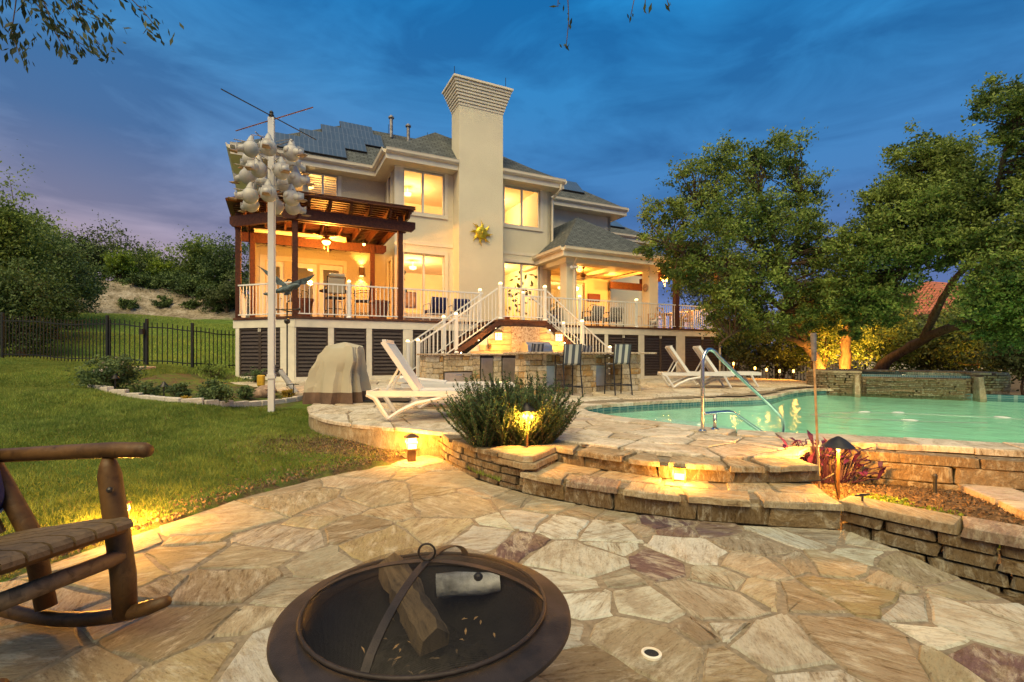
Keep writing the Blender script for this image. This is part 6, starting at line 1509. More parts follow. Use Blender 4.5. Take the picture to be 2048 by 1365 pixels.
# ================================================================== log rocking chair
rc_ = thing('rocking_chair', 'rustic varnished log rocking chair at the left edge of the patio', 'rocking chair', (-1.97, 2.45, 0), 0)
bx_, by_ = -.988, .154; wx, wy = -.17, -.62      # backward and across (towards the camera)
def rcp(s, w, z): return (bx_*s + wx*w, by_*s + wy*w, z)
for w in (0, 1):
    lg_ = 'log'
    MB().tube([rcp(-.03, w, .10), rcp(-.02, w, .3), rcp(.02, w, .55), rcp(.06, w, .80), rcp(.065, w, .845), rcp(.065, w, .885)], [.052, .054, .052, .050, .040, .028], 14).build('front_leg', M['log'], rc_, smooth='all')
    MB().tube([rcp(-.17, w, .925), rcp(-.14, w, .93), rcp(.05, w, .925), rcp(.4, w, .90), rcp(.8, w, .87)], [.028, .038, .040, .038, .036], 14).build('armrest', M['slatwood'] if False else M['log'], rc_, smooth='all')
    MB().tube([rcp(.44, w, .10), rcp(.52, w, .45), rcp(.80, w, .86), rcp(1.15, w, 1.35)], [.046, .046, .042, .038], 12).build('back_post', M['log'], rc_, smooth='all')
    P = [rcp(s, w, .045+.17*((s-.42)/.75)**2) for s in np.linspace(-.27, 1.1, 14)]
    MB().tube(P, [.026]+[.036]*12+[.026], 10).build('rocker', M['log'], rc_, smooth='all')
    MB().tube([rcp(.02, w, .55), rcp(.5, w, .44)], .042, 10).build('side_rail', M['log'], rc_, smooth='all')
    MB().ball((0, 0, 0), .015, 8, 5).build('bolt', M['darkmetal'], rc_, (rcp(.03, w, .74)[0]+.02, rcp(.03, w, .74)[1]-.055, .74))
MB().tube([rcp(-.02, .02, .40), rcp(-.02, .98, .40)], .038, 12).build('front_stretcher', M['slatwood'], rc_, smooth='all')
MB().tube([rcp(-.02, .0, .545), rcp(-.02, 1.0, .545)], .036, 10).build('seat_rail', M['log'], rc_, smooth='all'); MB().tube([rcp(.5, .0, .44), rcp(.5, 1.0, .44)], .036, 10).build('seat_rail', M['log'], rc_, smooth='all')
for k in range(7):
    w0 = .03+k*.136; b = MB(); S_ = [-.10, -.085, -.05, .05, .2, .35, .56]; Zs = [.575, .592, .598, .592, .565, .535, .50]
    for s, z in zip(S_, Zs):
        for dw, dz in ((0, -.022), (.118, -.022), (.118, 0), (0, 0)): b.v.append(rcp(s, w0+dw, z+dz))
    for i in range(len(S_)-1):
        for m in range(4): b.f.append((4*i+m, 4*i+(m+1) % 4, 4*i+4+(m+1) % 4, 4*i+4+m))
    b.f += [(0, 1, 2, 3), tuple(4*(len(S_)-1)+m for m in (3, 2, 1, 0))]
    b.build('seat_slat', M['slatwood'], rc_, fix=True)
for k in range(5): MB().tube([rcp(.62, .12+.19*k, .5), rcp(1.12, .12+.19*k, 1.3)], .03, 8).build('back_slat', M['log'], rc_)
MB().tube([rcp(1.12, -.05, 1.3), rcp(1.12, 1.05, 1.3)], .04, 10).build('back_rail', M['log'], rc_)
cu_ = thing('seat_cushion', 'navy cushion with white piping leaning against the rocking chair back', 'cushion', tuple(Vector((-1.97, 2.45, 0)) + Vector(rcp(.70, .42, .80))), math.atan2(by_, bx_))
b = MB(); K = 28; prof = [(0, -.06), (.8, -.075), (1, 0), (.8, .075), (0, .06)]
for f_, t_ in prof:
    for k in range(K):
        w = 2*math.pi*k/K; c, s_ = math.cos(w), math.sin(w); e_ = .45; b.v.append((t_, .27*max(f_, .01)*math.copysign(abs(c)**e_, c), .24*max(f_, .01)*math.copysign(abs(s_)**e_, s_)))
for i in range(4):
    for k in range(K): b.f.append((i*K+k, i*K+(k+1) % K, (i+1)*K+(k+1) % K, (i+1)*K+k))
o = b.build('cushion_body', M['blue'], cu_, None, (0, R(18), 0), smooth='all')
MB().tube([(-.0, .272*math.copysign(abs(math.cos(w))**.45, math.cos(w)), .242*math.copysign(abs(math.sin(w))**.45, math.sin(w))) for w in np.linspace(0, 2*math.pi, 40, endpoint=False)], .007, 6, closed=True).build('piping', M['white'], o, smooth='all')

# ================================================================== deck furniture
def hth(name, label, cat, a, b, rz=0, group=None, z=DZ+.002): return thing(name, label, cat, hw(a, b, z), TH+rz, group)
def pot(label, a, b, r=.26, h=.5):
    p = hth('planter_pot', label, 'pot', a, b); MB().lathe([(r*.62, 0), (r*.95, h*.9), (r*1.06, h*.9), (r*1.06, h), (r*.93, h), (r*.9, h*.85), (.001, h*.82)], 24, cap0=True).build('pot_body', M['terracotta'], p, smooth=True)
    for k in range(3): MB().tube([((r*.62+(r*.33)*(.25+.2*k))*math.cos(w)*1.01, (r*.62+(r*.33)*(.25+.2*k))*math.sin(w)*1.01, h*(.25+.2*k)) for w in np.linspace(0, 2*math.pi, 24, endpoint=False)], .008, 5, closed=True).build('pot_ring', M['terracotta'], p)
pot('large terracotta pot beside the right pergola post', 2.45, .75, .3, .62); pot('dark terracotta pot left of the patio bar set', .25, 1.0, .3, .6)
def high_chair(label, a, b, rz):
    c = hth('patio_chair', label, 'chair', a, b, rz, 'tall iron patio chairs under the pergola'); w = .25
    for sx in (-1, 1):
        MB().tube([(sx*w, .22, 0), (sx*w, .20, .62), (sx*w, .24, 1.02)], .014, 6).build('leg', M['iron'], c); MB().tube([(sx*w, -.22, 0), (sx*w, -.22, .68), (sx*w*1.02, -.27, 1.25)], .014, 6).build('leg', M['iron'], c)
        MB().tube([(sx*w, -.24, .95), (sx*(w+.02), .0, .97), (sx*(w+.02), .2, .92), (sx*(w+.02), .26, .84), (sx*(w+.02), .18, .82)], .012, 6).build('armrest', M['iron'], c)
        MB().tube([(sx*w, -.21, .25), (sx*w, .21, .25)], .012, 5).build('stretcher', M['iron'], c)
    MB().box(-w, w, -.23, .23, .62, .645).build('seat', M['iron'], c); MB().box(-w+.02, w-.02, -.2, .22, .646, .70, .02).build('seat_cushion', M['tan'], c)
    for k in range(5): MB().tube([(-w+.08+k*.085, -.235, .70), (-w+.08+k*.085, -.265, 1.2)], .008, 5).build('back_bar', M['iron'], c)
    MB().tube([(-w, -.27, 1.24), (0, -.29, 1.30), (w, -.27, 1.24)], .014, 6).build('top_rail', M['iron'], c); MB().tube([(-w, -.23, .3), (w, -.23, .3)], .012, 5).build('stretcher', M['iron'], c)
    return c
high_chair('tall iron patio chair on the right of the deck bar set', 2.0, 1.3, R(80)); high_chair('tall iron patio chair on the left of the deck bar set', .15, 2.1, R(-70))
c = high_chair('tall patio chair with a pale padded back facing the deck rail', 1.12, .75, R(4)); MB().box(-.24, .24, -.33, -.25, .74, 1.22, .03).build('back_cushion', M['tan'], c); MB().tube([(-.22, -.31, 1.28), (.22, -.31, 1.28)], .065, 12).build('head_bolster', M['tan'], c)
tb_ = hth('bar_table', 'dark iron bar table under the left pergola', 'table', 1.2, 1.6); MB().lathe([(.001, .93), (.45, .93), (.46, .95), (.45, .97), (.001, .97)], 28).build('table_top', M['iron'], tb_); MB().tube([(0, 0, .03), (0, 0, .93)], .03, 8).build('pedestal', M['iron'], tb_); MB().lathe([(.28, 0), (.26, .03), (.03, .06)], 18).build('base', M['iron'], tb_)
cd = hth('pillar_candle', 'glowing pillar candle on the pergola bar table', 'candle', 1.42, 1.75, 0, None, DZ+.975); MB().lathe([(.035, 0), (.035, .13), (.001, .13)], 12).build('wax', M['frost'], cd); MB().tube([(0, 0, .13), (0, 0, .15)], .003, 4).build('wick', M['darkmetal'], cd)
def arm_chair(label, a, b, rz, mat, group, frame='white', w=.30, h=.78):
    c = hth('patio_armchair', label, 'chair', a, b, rz, group)
    for sx in (-1, 1):
        MB().tube([(sx*w, .28, 0), (sx*w, .27, .58), (sx*w, -.2, .60), (sx*w, -.28, .0)], .018, 6).build('side_frame', M[frame], c)
        MB().bar((sx*w, -.26, .61), (sx*w, .30, .60), .06, .02).build('armrest', M[frame], c)
    MB().box(-w+.02, w-.02, -.24, .28, .30, .42, .03).build('seat_cushion', M[mat], c); m = MB().box(-w+.02, w-.02, -.06, .06, 0, h-.36, .035); m.build('back_cushion', M[mat], c, (0, -.24, .40), (R(14), 0, 0)); MB().box(-w, w, -.25, .27, .26, .29).build('seat_frame', M[frame], c)
arm_chair('left navy cushioned armchair in front of the deck window', 4.25, .8, R(8), 'blue', 'navy armchairs on the deck'); arm_chair('right navy cushioned armchair in front of the deck window', 5.15, .95, R(-6), 'blue', 'navy armchairs on the deck')
def mk_pat():
    m, t, p = newmat('patterned_fabric'); c = coords(t, 'Object', (16, 16, 16)); v = nd(t, 'ShaderNodeTexVoronoi', {'distance': 'CHEBYCHEV'}, Vector=c, Scale=1.0, Randomness=.15)
    t.links.new(ramp(t, v.outputs['Distance'], [(0, (.02, .022, .03)), (.28, (.02, .022, .03)), (.3, (.5, .46, .38)), (.42, (.5, .46, .38)), (.44, (.02, .022, .03))], 'CONSTANT'), p.inputs['Base Color']); p.inputs['Roughness'].default_value = .9; return m
M['pat'] = mk_pat()
arm_chair('left porch chair with dark geometric patterned cushions', 10.55, .8, R(6), 'pat', 'patterned chairs on the porch', 'darkmetal'); arm_chair('right porch chair with dark geometric patterned cushions', 11.55, .85, R(-8), 'pat', 'patterned chairs on the porch', 'darkmetal')
lt = hth('low_table', 'small wooden side table between the patterned porch chairs', 'table', 11.05, 1.2); MB().box(-.2, .2, -.2, .2, .40, .44, .008).build('table_top', M['teak'], lt)
for sx in (-.17, .17):
    for sy in (-.17, .17): MB().box(sx-.02, sx+.02, sy-.02, sy+.02, 0, .40).build('leg', M['teak'], lt)
so_ = hth('outdoor_sofa', 'dark wicker sofa at the left of the covered porch', 'sofa', 9.35, 2.2, R(75)); MB().box(-.7, .7, -.35, .35, .1, .38, .03).build('base', M['darkmetal'], so_); MB().box(-.7, .7, -.42, -.28, .1, .78, .03).build('backrest', M['darkmetal'], so_); MB().box(-.6, .6, -.26, .33, .385, .5, .04).build('seat_cushion', M['blue'], so_)
# light wooden dining set at the right end
ds = hth('dining_table', 'light wooden dining table at the right end of the deck', 'table', 15.0, 1.5); MB().box(-.55, .55, -.4, .4, .70, .74, .008).build('table_top', M['teak'], ds)
for sx in (-.48, .48):
    for sy in (-.34, .34): MB().box(sx-.03, sx+.03, sy-.03, sy+.03, 0, .70).build('leg', M['teak'], ds)
def wood_chair(label, a, b, rz):
    c = hth('wooden_chair', label, 'chair', a, b, rz, 'wooden dining chairs on the deck')
    for sx in (-.22, .22):
        MB().box(sx-.02, sx+.02, -.22, -.18, 0, .88).build('leg', M['teak'], c); MB().box(sx-.02, sx+.02, .18, .22, 0, .62).build('leg', M['teak'], c); MB().box(sx-.025, sx+.025, -.18, .24, .62, .65).build('armrest', M['teak'], c)
    MB().box(-.22, .22, -.2, .2, .42, .46).build('seat', M['teak'], c)
    for p, q in (((-.2, .46), (.2, .86)), ((.2, .46), (-.2, .86))): MB().bar((p[0], -.2, p[1]), (q[0], -.2, q[1]), .03, .03).build('cross_slat', M['teak'], c)
    MB().bar((-.22, -.2, .87), (.22, -.2, .87), .04, .05).build('top_rail', M['teak'], c)
wood_chair('wooden chair with crossed back left of the deck dining table', 13.7, .8, R(10)); wood_chair('wooden chair in front of the deck dining table by the rail', 15.2, .8, R(-4)); wood_chair('wooden armchair at the far right corner of the deck', 16.0, 1.4, R(70))
# porch wall decorations
bn = hth('red_wall_sign', 'rounded dark red sign on the porch rear wall', 'sign', 13.85, LW-.03, 0, None, 4.3); MB().box(-.38, .38, -.04, .02, -.2, .2, .04).build('sign_board', simple('dark_red', (.14, .012, .012), .5), bn); MB().tube([(-.33, -.045, -.15), (.33, -.045, -.15), (.33, -.045, .15), (-.33, -.045, .15)], .008, 5, closed=True).build('sign_border', M['terracotta'], bn)
cs = hth('compass_wall_star', 'dark iron compass star ring on the porch rear wall', 'wall ornament', 13.85, LW-.04, 0, None, 3.55); ring = [(.42*math.cos(w), 0, .42*math.sin(w)) for w in np.linspace(0, 2*math.pi, 36, endpoint=False)]
MB().tube(ring, .014, 5, closed=True).build('ring', M['iron'], cs); m = MB()
for k in range(8):
    w = k*math.pi/4; L = .40 if k % 2 == 0 else .24; c_, s_ = math.cos(w), math.sin(w); m.add([(c_*L, 0, s_*L), (-s_*.05, -.02, c_*.05), (0, -.03, 0), (s_*.05, -.02, -c_*.05)], [(0, 1, 2), (0, 2, 3)])
m.build('star', M['iron'], cs)
ck = hth('column_plaque', 'round pale clock-like plaque on the right porch column', 'plaque', 14.2-.24-.02, 1.7, R(-90), None, 4.35); MB().lathe([(.001, .03), (.14, .03), (.17, .02), (.17, 0)], 24).build('disc', M['clay'], ck, None, (R(90), 0, 0)); MB().lathe([(.10, .034), (.11, .036), (.12, .034)], 24).build('inner_ring', M['bronze'], ck, None, (R(90), 0, 0))
dg = hth('dog_figurine', 'small pale spotted dog figurine by the porch rail', 'figurine', 13.3, .5, R(15))
MB().tube([(-.2, 0, .22), (0, 0, .25), (.14, 0, .3), (.2, 0, .38)], [.07, .085, .075, .05], 10).ball((.25, 0, .42), (.08, .055, .06)).tube([(-.2, 0, .24), (-.3, 0, .34)], [.02, .01], 6).build('body', M['gourd'], dg, smooth='all')
for sx in (-.16, .12):
    for sy in (-.045, .045): MB().tube([(sx, sy, .2), (sx, sy, 0)], [.028, .022], 6).build('leg', M['gourd'], dg)
# ================================================================== vegetation
def leaf_mesh(name, C, size, mat, rg, var=None, aspect=.5, up=.25, dirs=None):
    n = len(C); C = np.asarray(C, float)
    d = rg.normal(size=(n, 3)) if dirs is None else dirs + .35*rg.normal(size=(n, 3)); d[:, 2] += up*.0; d /= np.linalg.norm(d, axis=1)[:, None]+1e-9
    w = rg.normal(size=(n, 3)); w = np.cross(d, w); w /= np.linalg.norm(w, axis=1)[:, None]+1e-9
    L = size*rg.uniform(.65, 1.35, n)[:, None]; W = L*aspect
    V = np.stack([C-d*L*.5, C+w*W*.5, C+d*L*.5, C-w*W*.5], 1).reshape(-1, 3)
    return quads(name, V, mat, np.repeat(var if var is not None else rg.uniform(0, 1, n), 4))
def quads(name, V, mat, var, k=4):
    n = len(V)//k; me = bpy.data.meshes.new(name); me.vertices.add(len(V)); me.vertices.foreach_set('co', np.ascontiguousarray(V, np.float32).ravel())
    me.loops.add(n*k); me.loops.foreach_set('vertex_index', np.arange(n*k, dtype=np.int32)); me.polygons.add(n); me.polygons.foreach_set('loop_start', np.arange(0, n*k, k, dtype=np.int32))
    try: me.polygons.foreach_set('loop_total', np.full(n, k, np.int32))
    except Exception: pass
    a = me.attributes.new('var', 'FLOAT', 'POINT'); a.data.foreach_set('value', np.ascontiguousarray(var, np.float32))
    me.materials.append(mat); me.update(calc_edges=True); me.validate(); return me
def blob_points(rg, c, r, nsub, nleaf, sub=.30, shell=.55):
    """leaf centres in sub-clumps spread through an ellipsoid, denser to the outside; returns points, per-leaf tone, clump centres"""
    c = np.array(c, float); r = np.array(r, float); u = rg.normal(size=(nsub, 3)); u /= np.linalg.norm(u, axis=1)[:, None]
    rad = shell+(1-shell)*rg.uniform(0, 1, nsub)**.6; rad *= rg.uniform(.55, 1.12, nsub)
    cc = c + u*rad[:, None]*r; k = np.repeat(np.arange(nsub), nleaf)
    s_ = sub*r.mean()*rg.uniform(.6, 1.4, nsub)
    off = rg.normal(size=(len(k), 3)); off *= np.array([1, 1, .62]); off += u[k]*(np.abs(rg.normal(0, .9, len(k)))*rg.uniform(-.6, 1.9, nsub)[k])[:, None]
    P = cc[k] + off*s_[k][:, None]*.55
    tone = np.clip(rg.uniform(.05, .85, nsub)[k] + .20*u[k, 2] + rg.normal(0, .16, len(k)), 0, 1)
    return P, tone, cc
def limb(m, pts, r0, r1, n=8): 
    pts = resample(chaikin([tuple(p) for p in pts], 2), .22); k = len(pts); pts = [tuple(c+math.sin(i*2.1+j*1.7+c*3)*.12*r0 for j, c in enumerate(p)) for i, p in enumerate(pts)]; m.tube(pts, [(r0+(r1-r0)*(i/max(1, k-1))**.8)*(1+.16*math.sin(i*2.7+r0*50)*math.sin(i*1.3)) for i in range(k)], n+2)
    return pts
def tree(name, label, base, limbs, ells, leaf, nsub, nleaf, mat, seed, cat='tree', group=None, sub=.30, twigs=True, aspect=.5):
    """limbs: list of (points, r0, r1); ells: list of (centre, radii) -- all in world space"""
    rg = np.random.default_rng(seed); t = thing(name, label, cat, base, 0, group); B = np.array(base)
    P, T, CC = [], [], []
    vols = np.array([np.prod(e[1])**.67 for e in ells]); vols = vols/vols.sum()
    for e, v in zip(ells, vols):
        p, q, cc = blob_points(rg, e[0], e[1], max(4, int(nsub*v)), nleaf, sub); P.append(p); T.append(q); CC.append(cc)
    P = np.concatenate(P)-B; T = np.concatenate(T); CC = np.concatenate(CC)
    link('crown', leaf_mesh('crown', P, leaf, mat, rg, T, aspect), t)['kind'] = 'stuff'
    m = MB(); nodes = []
    for pts, r0, r1 in limbs: nodes += limb(m, [np.array(p)-B for p in pts], r0, r1)
    m.build('trunk', M['bark'], t, smooth='all')
    if twigs and nodes:
        N = np.array(nodes); m = MB()
        for c in CC[::1 if len(CC) < 260 else 2]:
            q = c-B; d = np.linalg.norm(N-q, axis=1); j = int(np.argmin(d+.35*np.maximum(0, N[:, 2]-q[2]))); a = N[j]
            mid = (a+q)/2+rg.normal(0, .08, 3)*d[j]; mid[2] += .06*d[j]
            m.tube([tuple(a), tuple(mid), tuple(q)], [.012+.012*min(3, d[j]), .010+.005*min(3, d[j]), .005], 4, caps=False)
        m.build('branches', M['bark'], t)['kind'] = 'stuff'
    return t
def E_(px, py, d, rpx, ry=None, dep=None):
    k = d/FPX; return (rp(px, py, d), (rpx*k, (dep or rpx*.9)*k, (ry or rpx*.8)*k))
# --- the three oaks on the right
tA = tree('oak_tree', 'leaning live oak nearest the house, lit from below at its trunk', (*rp(1660, 760, 17.5)[:2], 0.0),
  [([rp(1662,795,17.5), rp(1630,715,17.3), rp(1597,660,16.9), rp(1575,600,16.4), rp(1572,540,16.0), rp(1545,470,16.0), rp(1520,390,16)], .21, .05),
   ([rp(1590,640,16.8), rp(1545,600,16.2), rp(1480,560,15.8), rp(1400,520,15.6), rp(1330,490,15.5)], .12, .03),
   ([rp(1576,590,16.1), rp(1540,520,16), rp(1460,450,16), rp(1390,400,16)], .12, .03), ([rp(1572,540,16.), rp(1600,470,16.3), rp(1600,390,16.4)], .09, .03),
   ([rp(1612,690,17.1), rp(1530,655,16.4), rp(1470,660,16), rp(1440,690,16)], .12, .03)],
  [E_(1325,425,16,50),E_(1395,365,16,62,50),E_(1475,330,16,62),E_(1555,320,16.5,62),E_(1605,395,16.5,45,55),E_(1295,490,15.4,34,28),E_(1390,470,15.8,85,60),E_(1490,430,16,95,70),E_(1570,470,16,70,70),E_(1420,555,16,75,45),E_(1530,560,16,75,55),E_(1640,560,16.4,60,65),E_(1470,640,17.2,70,55),E_(1620,480,16.2,45,50),E_(1360,540,15.8,55,35),E_(1650,640,16.8,40,40),E_(1672,520,15.6,48,42),E_(1660,595,15.6,60,50),E_(1530,640,16,55,40),E_(1450,610,15.8,50,40),E_(1600,640,15.9,40,35)], .10, 1000, 78, M['oak'], 11, sub=.25)
tB = tree('oak_tree', 'upright live oak in the middle of the right-hand group', (*rp(1690, 762, 17.6)[:2], 0.0),
  [([rp(1690,795,17.6), rp(1692,700,17.5), rp(1690,640,17.1), rp(1705,580,16.4), rp(1730,510,15.4), rp(1790,430,14), rp(1850,330,14)], .22, .05),
   ([rp(1700,590,16.5), rp(1760,560,15), rp(1830,540,13.6), rp(1900,530,13.2)], .09, .03), ([rp(1760,470,14.7), rp(1850,450,13.6), rp(1920,400,13.8)], .08, .03)],
  [E_(1835,310,14,58),E_(1905,345,14,70,60),E_(1790,405,14,62),E_(1865,430,13.5,100,75),E_(1715,485,14,55),E_(1770,525,14,80,60),E_(1890,500,13,65,40),E_(1690,590,14.4,45,50),E_(1930,455,13.5,60,60),E_(1740,590,14,50,40),E_(1800,470,14,85,70),E_(1945,400,13.6,55,60),E_(1850,370,14,70,60),E_(1760,610,14.2,55,35),E_(1710,650,14.6,35,35)], .092, 1000, 78, M['oak'], 12, sub=.25)
tC = tree('oak_tree', 'sprawling oak with two long leaning limbs at the right edge', (*rp(1735, 760, 17.5)[:2], 0.0),
  [([rp(1725,795,17.5), rp(1765,725,17.0), rp(1830,690,16.2), rp(1880,660,15.3), rp(1960,645,14.0), rp(2060,595,12.6), rp(2160,560,11.6)], .20, .08),
   ([rp(1845,683,15.9), rp(1868,630,15.4), rp(1900,570,14.7), rp(1960,500,13.6), rp(1990,400,12.8), rp(2010,300,12.1), rp(2050,200,12)], .125, .04), ([rp(1950,515,13.8), rp(2020,470,12), rp(2100,420,11.8)], .08, .03)],
  [E_(2000,200,12,55,45),E_(2060,250,12,65),E_(2010,290,12,30),E_(2050,390,12,55),E_(2045,520,11.6,85,70),E_(1975,590,12,60,45),E_(2090,600,11.5,80,60),E_(2120,330,12,80,90),E_(2040,640,12.2,60,35),E_(1990,480,12,45,50),E_(2000,560,11.8,70,50),E_(2080,460,11.6,80,70),E_(1975,655,12.6,50,28),E_(2050,670,12,60,35)], .085, 800, 78, M['oak'], 13, sub=.25)
# undergrowth and farther trees behind them
def bush(name, label, px, py, d, rpx, ry, mat, seed, n=90, leaf=.09, cat='shrub', group=None, nl=70, stems=3):
    k = d/FPX; c = rp(px, py, d); base = (c[0], c[1], hterr(c[0], c[1])-.02); rr_ = random.Random(seed)
    L = [([(base[0]+rr_.uniform(-.1, .1)*rpx*k, base[1], base[2]), (c[0]+rr_.uniform(-.3, .3)*rpx*k, c[1], (base[2]+c[2])/2), (c[0]+rr_.uniform(-.6, .6)*rpx*k, c[1]+rr_.uniform(-.3, .3)*rpx*k, c[2]+ry*k*.5)], .012*rpx*k*2+.02, .012) for _ in range(stems)]
    return tree(name, label, base, L, [(c, (rpx*k, rpx*k*.8, ry*k)), ((c[0]-.35*rpx*k, c[1], c[2]+.25*ry*k), (rpx*k*.6, rpx*k*.6, ry*k*.8)), ((c[0]+.4*rpx*k, c[1], c[2]-.1*ry*k), (rpx*k*.6, rpx*k*.6, ry*k*.75))], leaf, n, nl, mat, seed, cat, group)
UG = 'undergrowth behind the pool'
bush('shrub', 'golden lit shrub between the left oak and the middle oak', 1640, 660, 18.5, 85, 80, M['oak'], 21, 150, .11, 'shrub', UG)
bush('shrub', 'dark thicket behind the right end of the deck', 1480, 690, 21, 60, 60, M['shrub'], 22, 110, .12, 'shrub', UG)
bush('shrub', 'thicket behind the left oak trunk', 1555, 690, 20.5, 70, 65, M['shrub'], 23, 120, .12, 'shrub', UG)
bush('shrub', 'green thicket behind the spa, left of the leaning limb', 1760, 680, 19, 75, 75, M['oak'], 24, 130, .11, 'shrub', UG)
bush('shrub', 'grey-green thicket behind the spa under the long limb', 1870, 700, 19, 90, 65, M['shrub'], 25, 150, .11, 'shrub', UG)
bush('shrub', 'tall thicket at the right edge behind the spa', 1975, 680, 17, 90, 75, M['oak'], 26, 150, .10, 'shrub', UG)
bush('shrub', 'low dark shrub at the far right beside the spa', 2050, 715, 15, 65, 60, M['shrub'], 27, 120, .09, 'shrub', UG)
bush('tree', 'far tree showing past the right end of the deck', 1440, 560, 30, 90, 75, M['shrub'], 28, 150, .17, 'tree', UG)
bush('tree', 'far tree filling the gap left of the middle oak', 1655, 640, 27, 90, 90, M['shrub'], 29, 150, .16, 'tree', UG)
bush('tree', 'far tree below the red tiled roof', 1860, 690, 27, 120, 45, M['shrub'], 30, 170, .15, 'tree', UG)
bush('tree', 'far tree right of the red tiled roof', 2000, 620, 25, 90, 80, M['oak'], 31, 150, .15, 'tree', UG)
bush('tree', 'far tree just left of the red tiled roof', 1765, 615, 26, 60, 70, M['oak'], 32, 110, .15, 'tree', UG)
# uplights at the oak bases
for i, (px, py, d, w, tilt, lab) in enumerate(((1676,752,16.8,1100,(R(158), 0, R(-15)),'small uplight at the foot of the leaning oak'),(1708,752,18.2,1000,(R(160), 0, R(8)),'small uplight between the oak trunks'),(1475,748,18.2,350,(R(160), 0, 0),'small uplight behind the deck corner'),(1985,752,16.0,140,(R(160), 0, R(5)),'small uplight behind the right end of the spa'))):
    x, y, z = rp(px, py, d); g = hterr(x, y); u = thing('uplight', lab, 'uplight', (x, y, g)); MB().tube([(0, 0, 0), (0, 0, .12)], [.045, .055], 12).build('housing', M['darkmetal'], u); MB().lathe([(.001, .122), (.05, .122)], 12).build('lens', M['frost'], u)
    lamp('uplight_lamp', 'SPOT', (0, -.02, .2), w, (1, .42, .06), .05, u, tilt, 120, .9)
# --- trees on the left hill
HG = 'trees on the left hillside'
def hill_tree(lab, px, top, bot, d, hw_, mat, seed, n=120, leaf=None, name='tree', group=HG, cat='tree', nl=75):
    k = d/FPX; x = (px-1024)*k; gz = hterr(x, d); zt = EYE+(HOR-top)*k; zb = min(EYE+(HOR-bot)*k, zt-1.0); zc = (zt+max(zb, gz))/2; rz = max(.6, (zt-max(zb, gz))/2); rx = hw_*k
    rr_ = random.Random(seed); el = [((x, d, zc), (rx, rx*.8, rz))] + [((x+rr_.uniform(-.6, .6)*rx, d+rr_.uniform(-.5, .3)*rx, zc+rr_.uniform(-.3, .5)*rz), (rx*.6, rx*.6, rz*.6)) for _ in range(3)]
    L = [([(x, d, gz-.1), (x+rr_.uniform(-.1, .1)*rx, d, (gz+zc)/2), (x+rr_.uniform(-.4, .4)*rx, d, zc+.3*rz)], .05*rx+.05, .03), ([(x, d, gz-.1), (x-.25*rx, d, (gz+zc)/2), (x-.5*rx, d, zc+.2*rz)], .035*rx+.03, .02)]
    return tree(name, lab, (x, d, gz), L, el, leaf or (.004*d+.04), n, nl, mat, seed, cat, group)
O, C, S, Lm = M['oak'], M['cedar'], M['shrub'], M['lime_leaf']
for q in (('tall dark oak rising at the left picture edge',5,365,720,17,70,M['oak'],41,260,.11),('broad cedar behind the tall left-edge oak',115,452,690,24,70,C,42,200,.13),('dark cedar behind the left fence post',45,525,725,15.5,70,C,43,200,.09),
  ('cedar right of the left fence corner',112,570,735,17.5,42,C,44,130,.09),('grey-green oak on the ridge above the cedars',205,452,640,38,75,S,45,170,.19),('ridge tree above the bright green tree',275,495,630,42,62,O,46,150,.2),('ridge tree behind the yellow-green crown',335,512,630,44,62,S,47,150,.2),
  ('tall ridge tree close to the house corner',405,487,640,40,58,O,48,150,.19),('cedar on the ridge touching the house corner',462,478,650,36,52,C,49,140,.17),('rounded cedar on the right slope of the hill',392,556,655,37,50,C,50,120,.15),
  ('rounded cedar in the middle of the slope',330,556,640,38,46,C,51,120,.15),('juniper beside the house on the slope',455,560,665,34,42,S,52,110,.13),('dense cedar left of the gravel slope',150,530,655,30,45,C,53,130,.14),('bright lime-green tree in the middle of the hill',240,505,600,36,32,Lm,54,90,.15),
  ('yellow-green crown among the ridge cedars',318,520,570,39,26,Lm,55,60,.16),('spreading cedar behind the far lawn edge',430,570,650,35,40,C,65,100,.15),('low cedar in front of the ridge',285,568,640,36,36,C,66,90,.15),('pale scrub tree on the far ridge',370,525,590,48,30,S,57,70,.2),('far dark tree on the left ridge',60,432,600,34,85,O,58,180,.17)): hill_tree(*q)
for lab, px, py, r_, sd_ in (('small round juniper alone on the gravel slope',257,611,17,61),('second small juniper right of the lone one',326,606,17,62),('low bush at the top edge of the far lawn',382,612,16,63),('low bush beside the gravel bank near the house',432,612,20,64)):
    q = gt(px, py+12, 20, 70); d = q[1]; bush('juniper_bush', lab, px, py, d, r_, r_*.75, M['cedar'], sd_, 40, .13, 'bush', 'small bushes on the gravel slope', 50, 2)

# --- branches hanging into the top of the picture
def hanging(label, pts_list, leaves, leaf, seed, dirv, n):
    rg = np.random.default_rng(seed); b0 = pts_list[0][0]; t = thing('overhanging_branch', label, 'branch', b0, 0, 'branches of an oak overhead'); B = np.array(b0); m = MB(); P = []; D_ = []
    for pts in pts_list:
        pts = [(pts[0][0]-.3, pts[0][1]+.2, pts[0][2]+1.6), (pts[0][0]-.1, pts[0][1]+.1, pts[0][2]+.6)] + list(pts)
        q = limb(m, [np.array(p)-B for p in pts], .012, .003, 5); q = np.array(q); i = rg.integers(int(len(q)*.62), len(q), n); P.append(q[i]+rg.normal(0, 1, (n, 3))*np.array([.05, .08, .05])*leaves); D_.append(np.repeat((q[-1]-q[len(q)//2])[None], n, 0))
    P = np.concatenate(P); D_ = np.concatenate(D_); D_ /= np.linalg.norm(D_, axis=1)[:, None]+1e-9
    m.build('twigs', M['bark'], t); link('leaves', leaf_mesh('leaves', P, leaf, M['sil'], rg, None, .32, 0, D_), t)
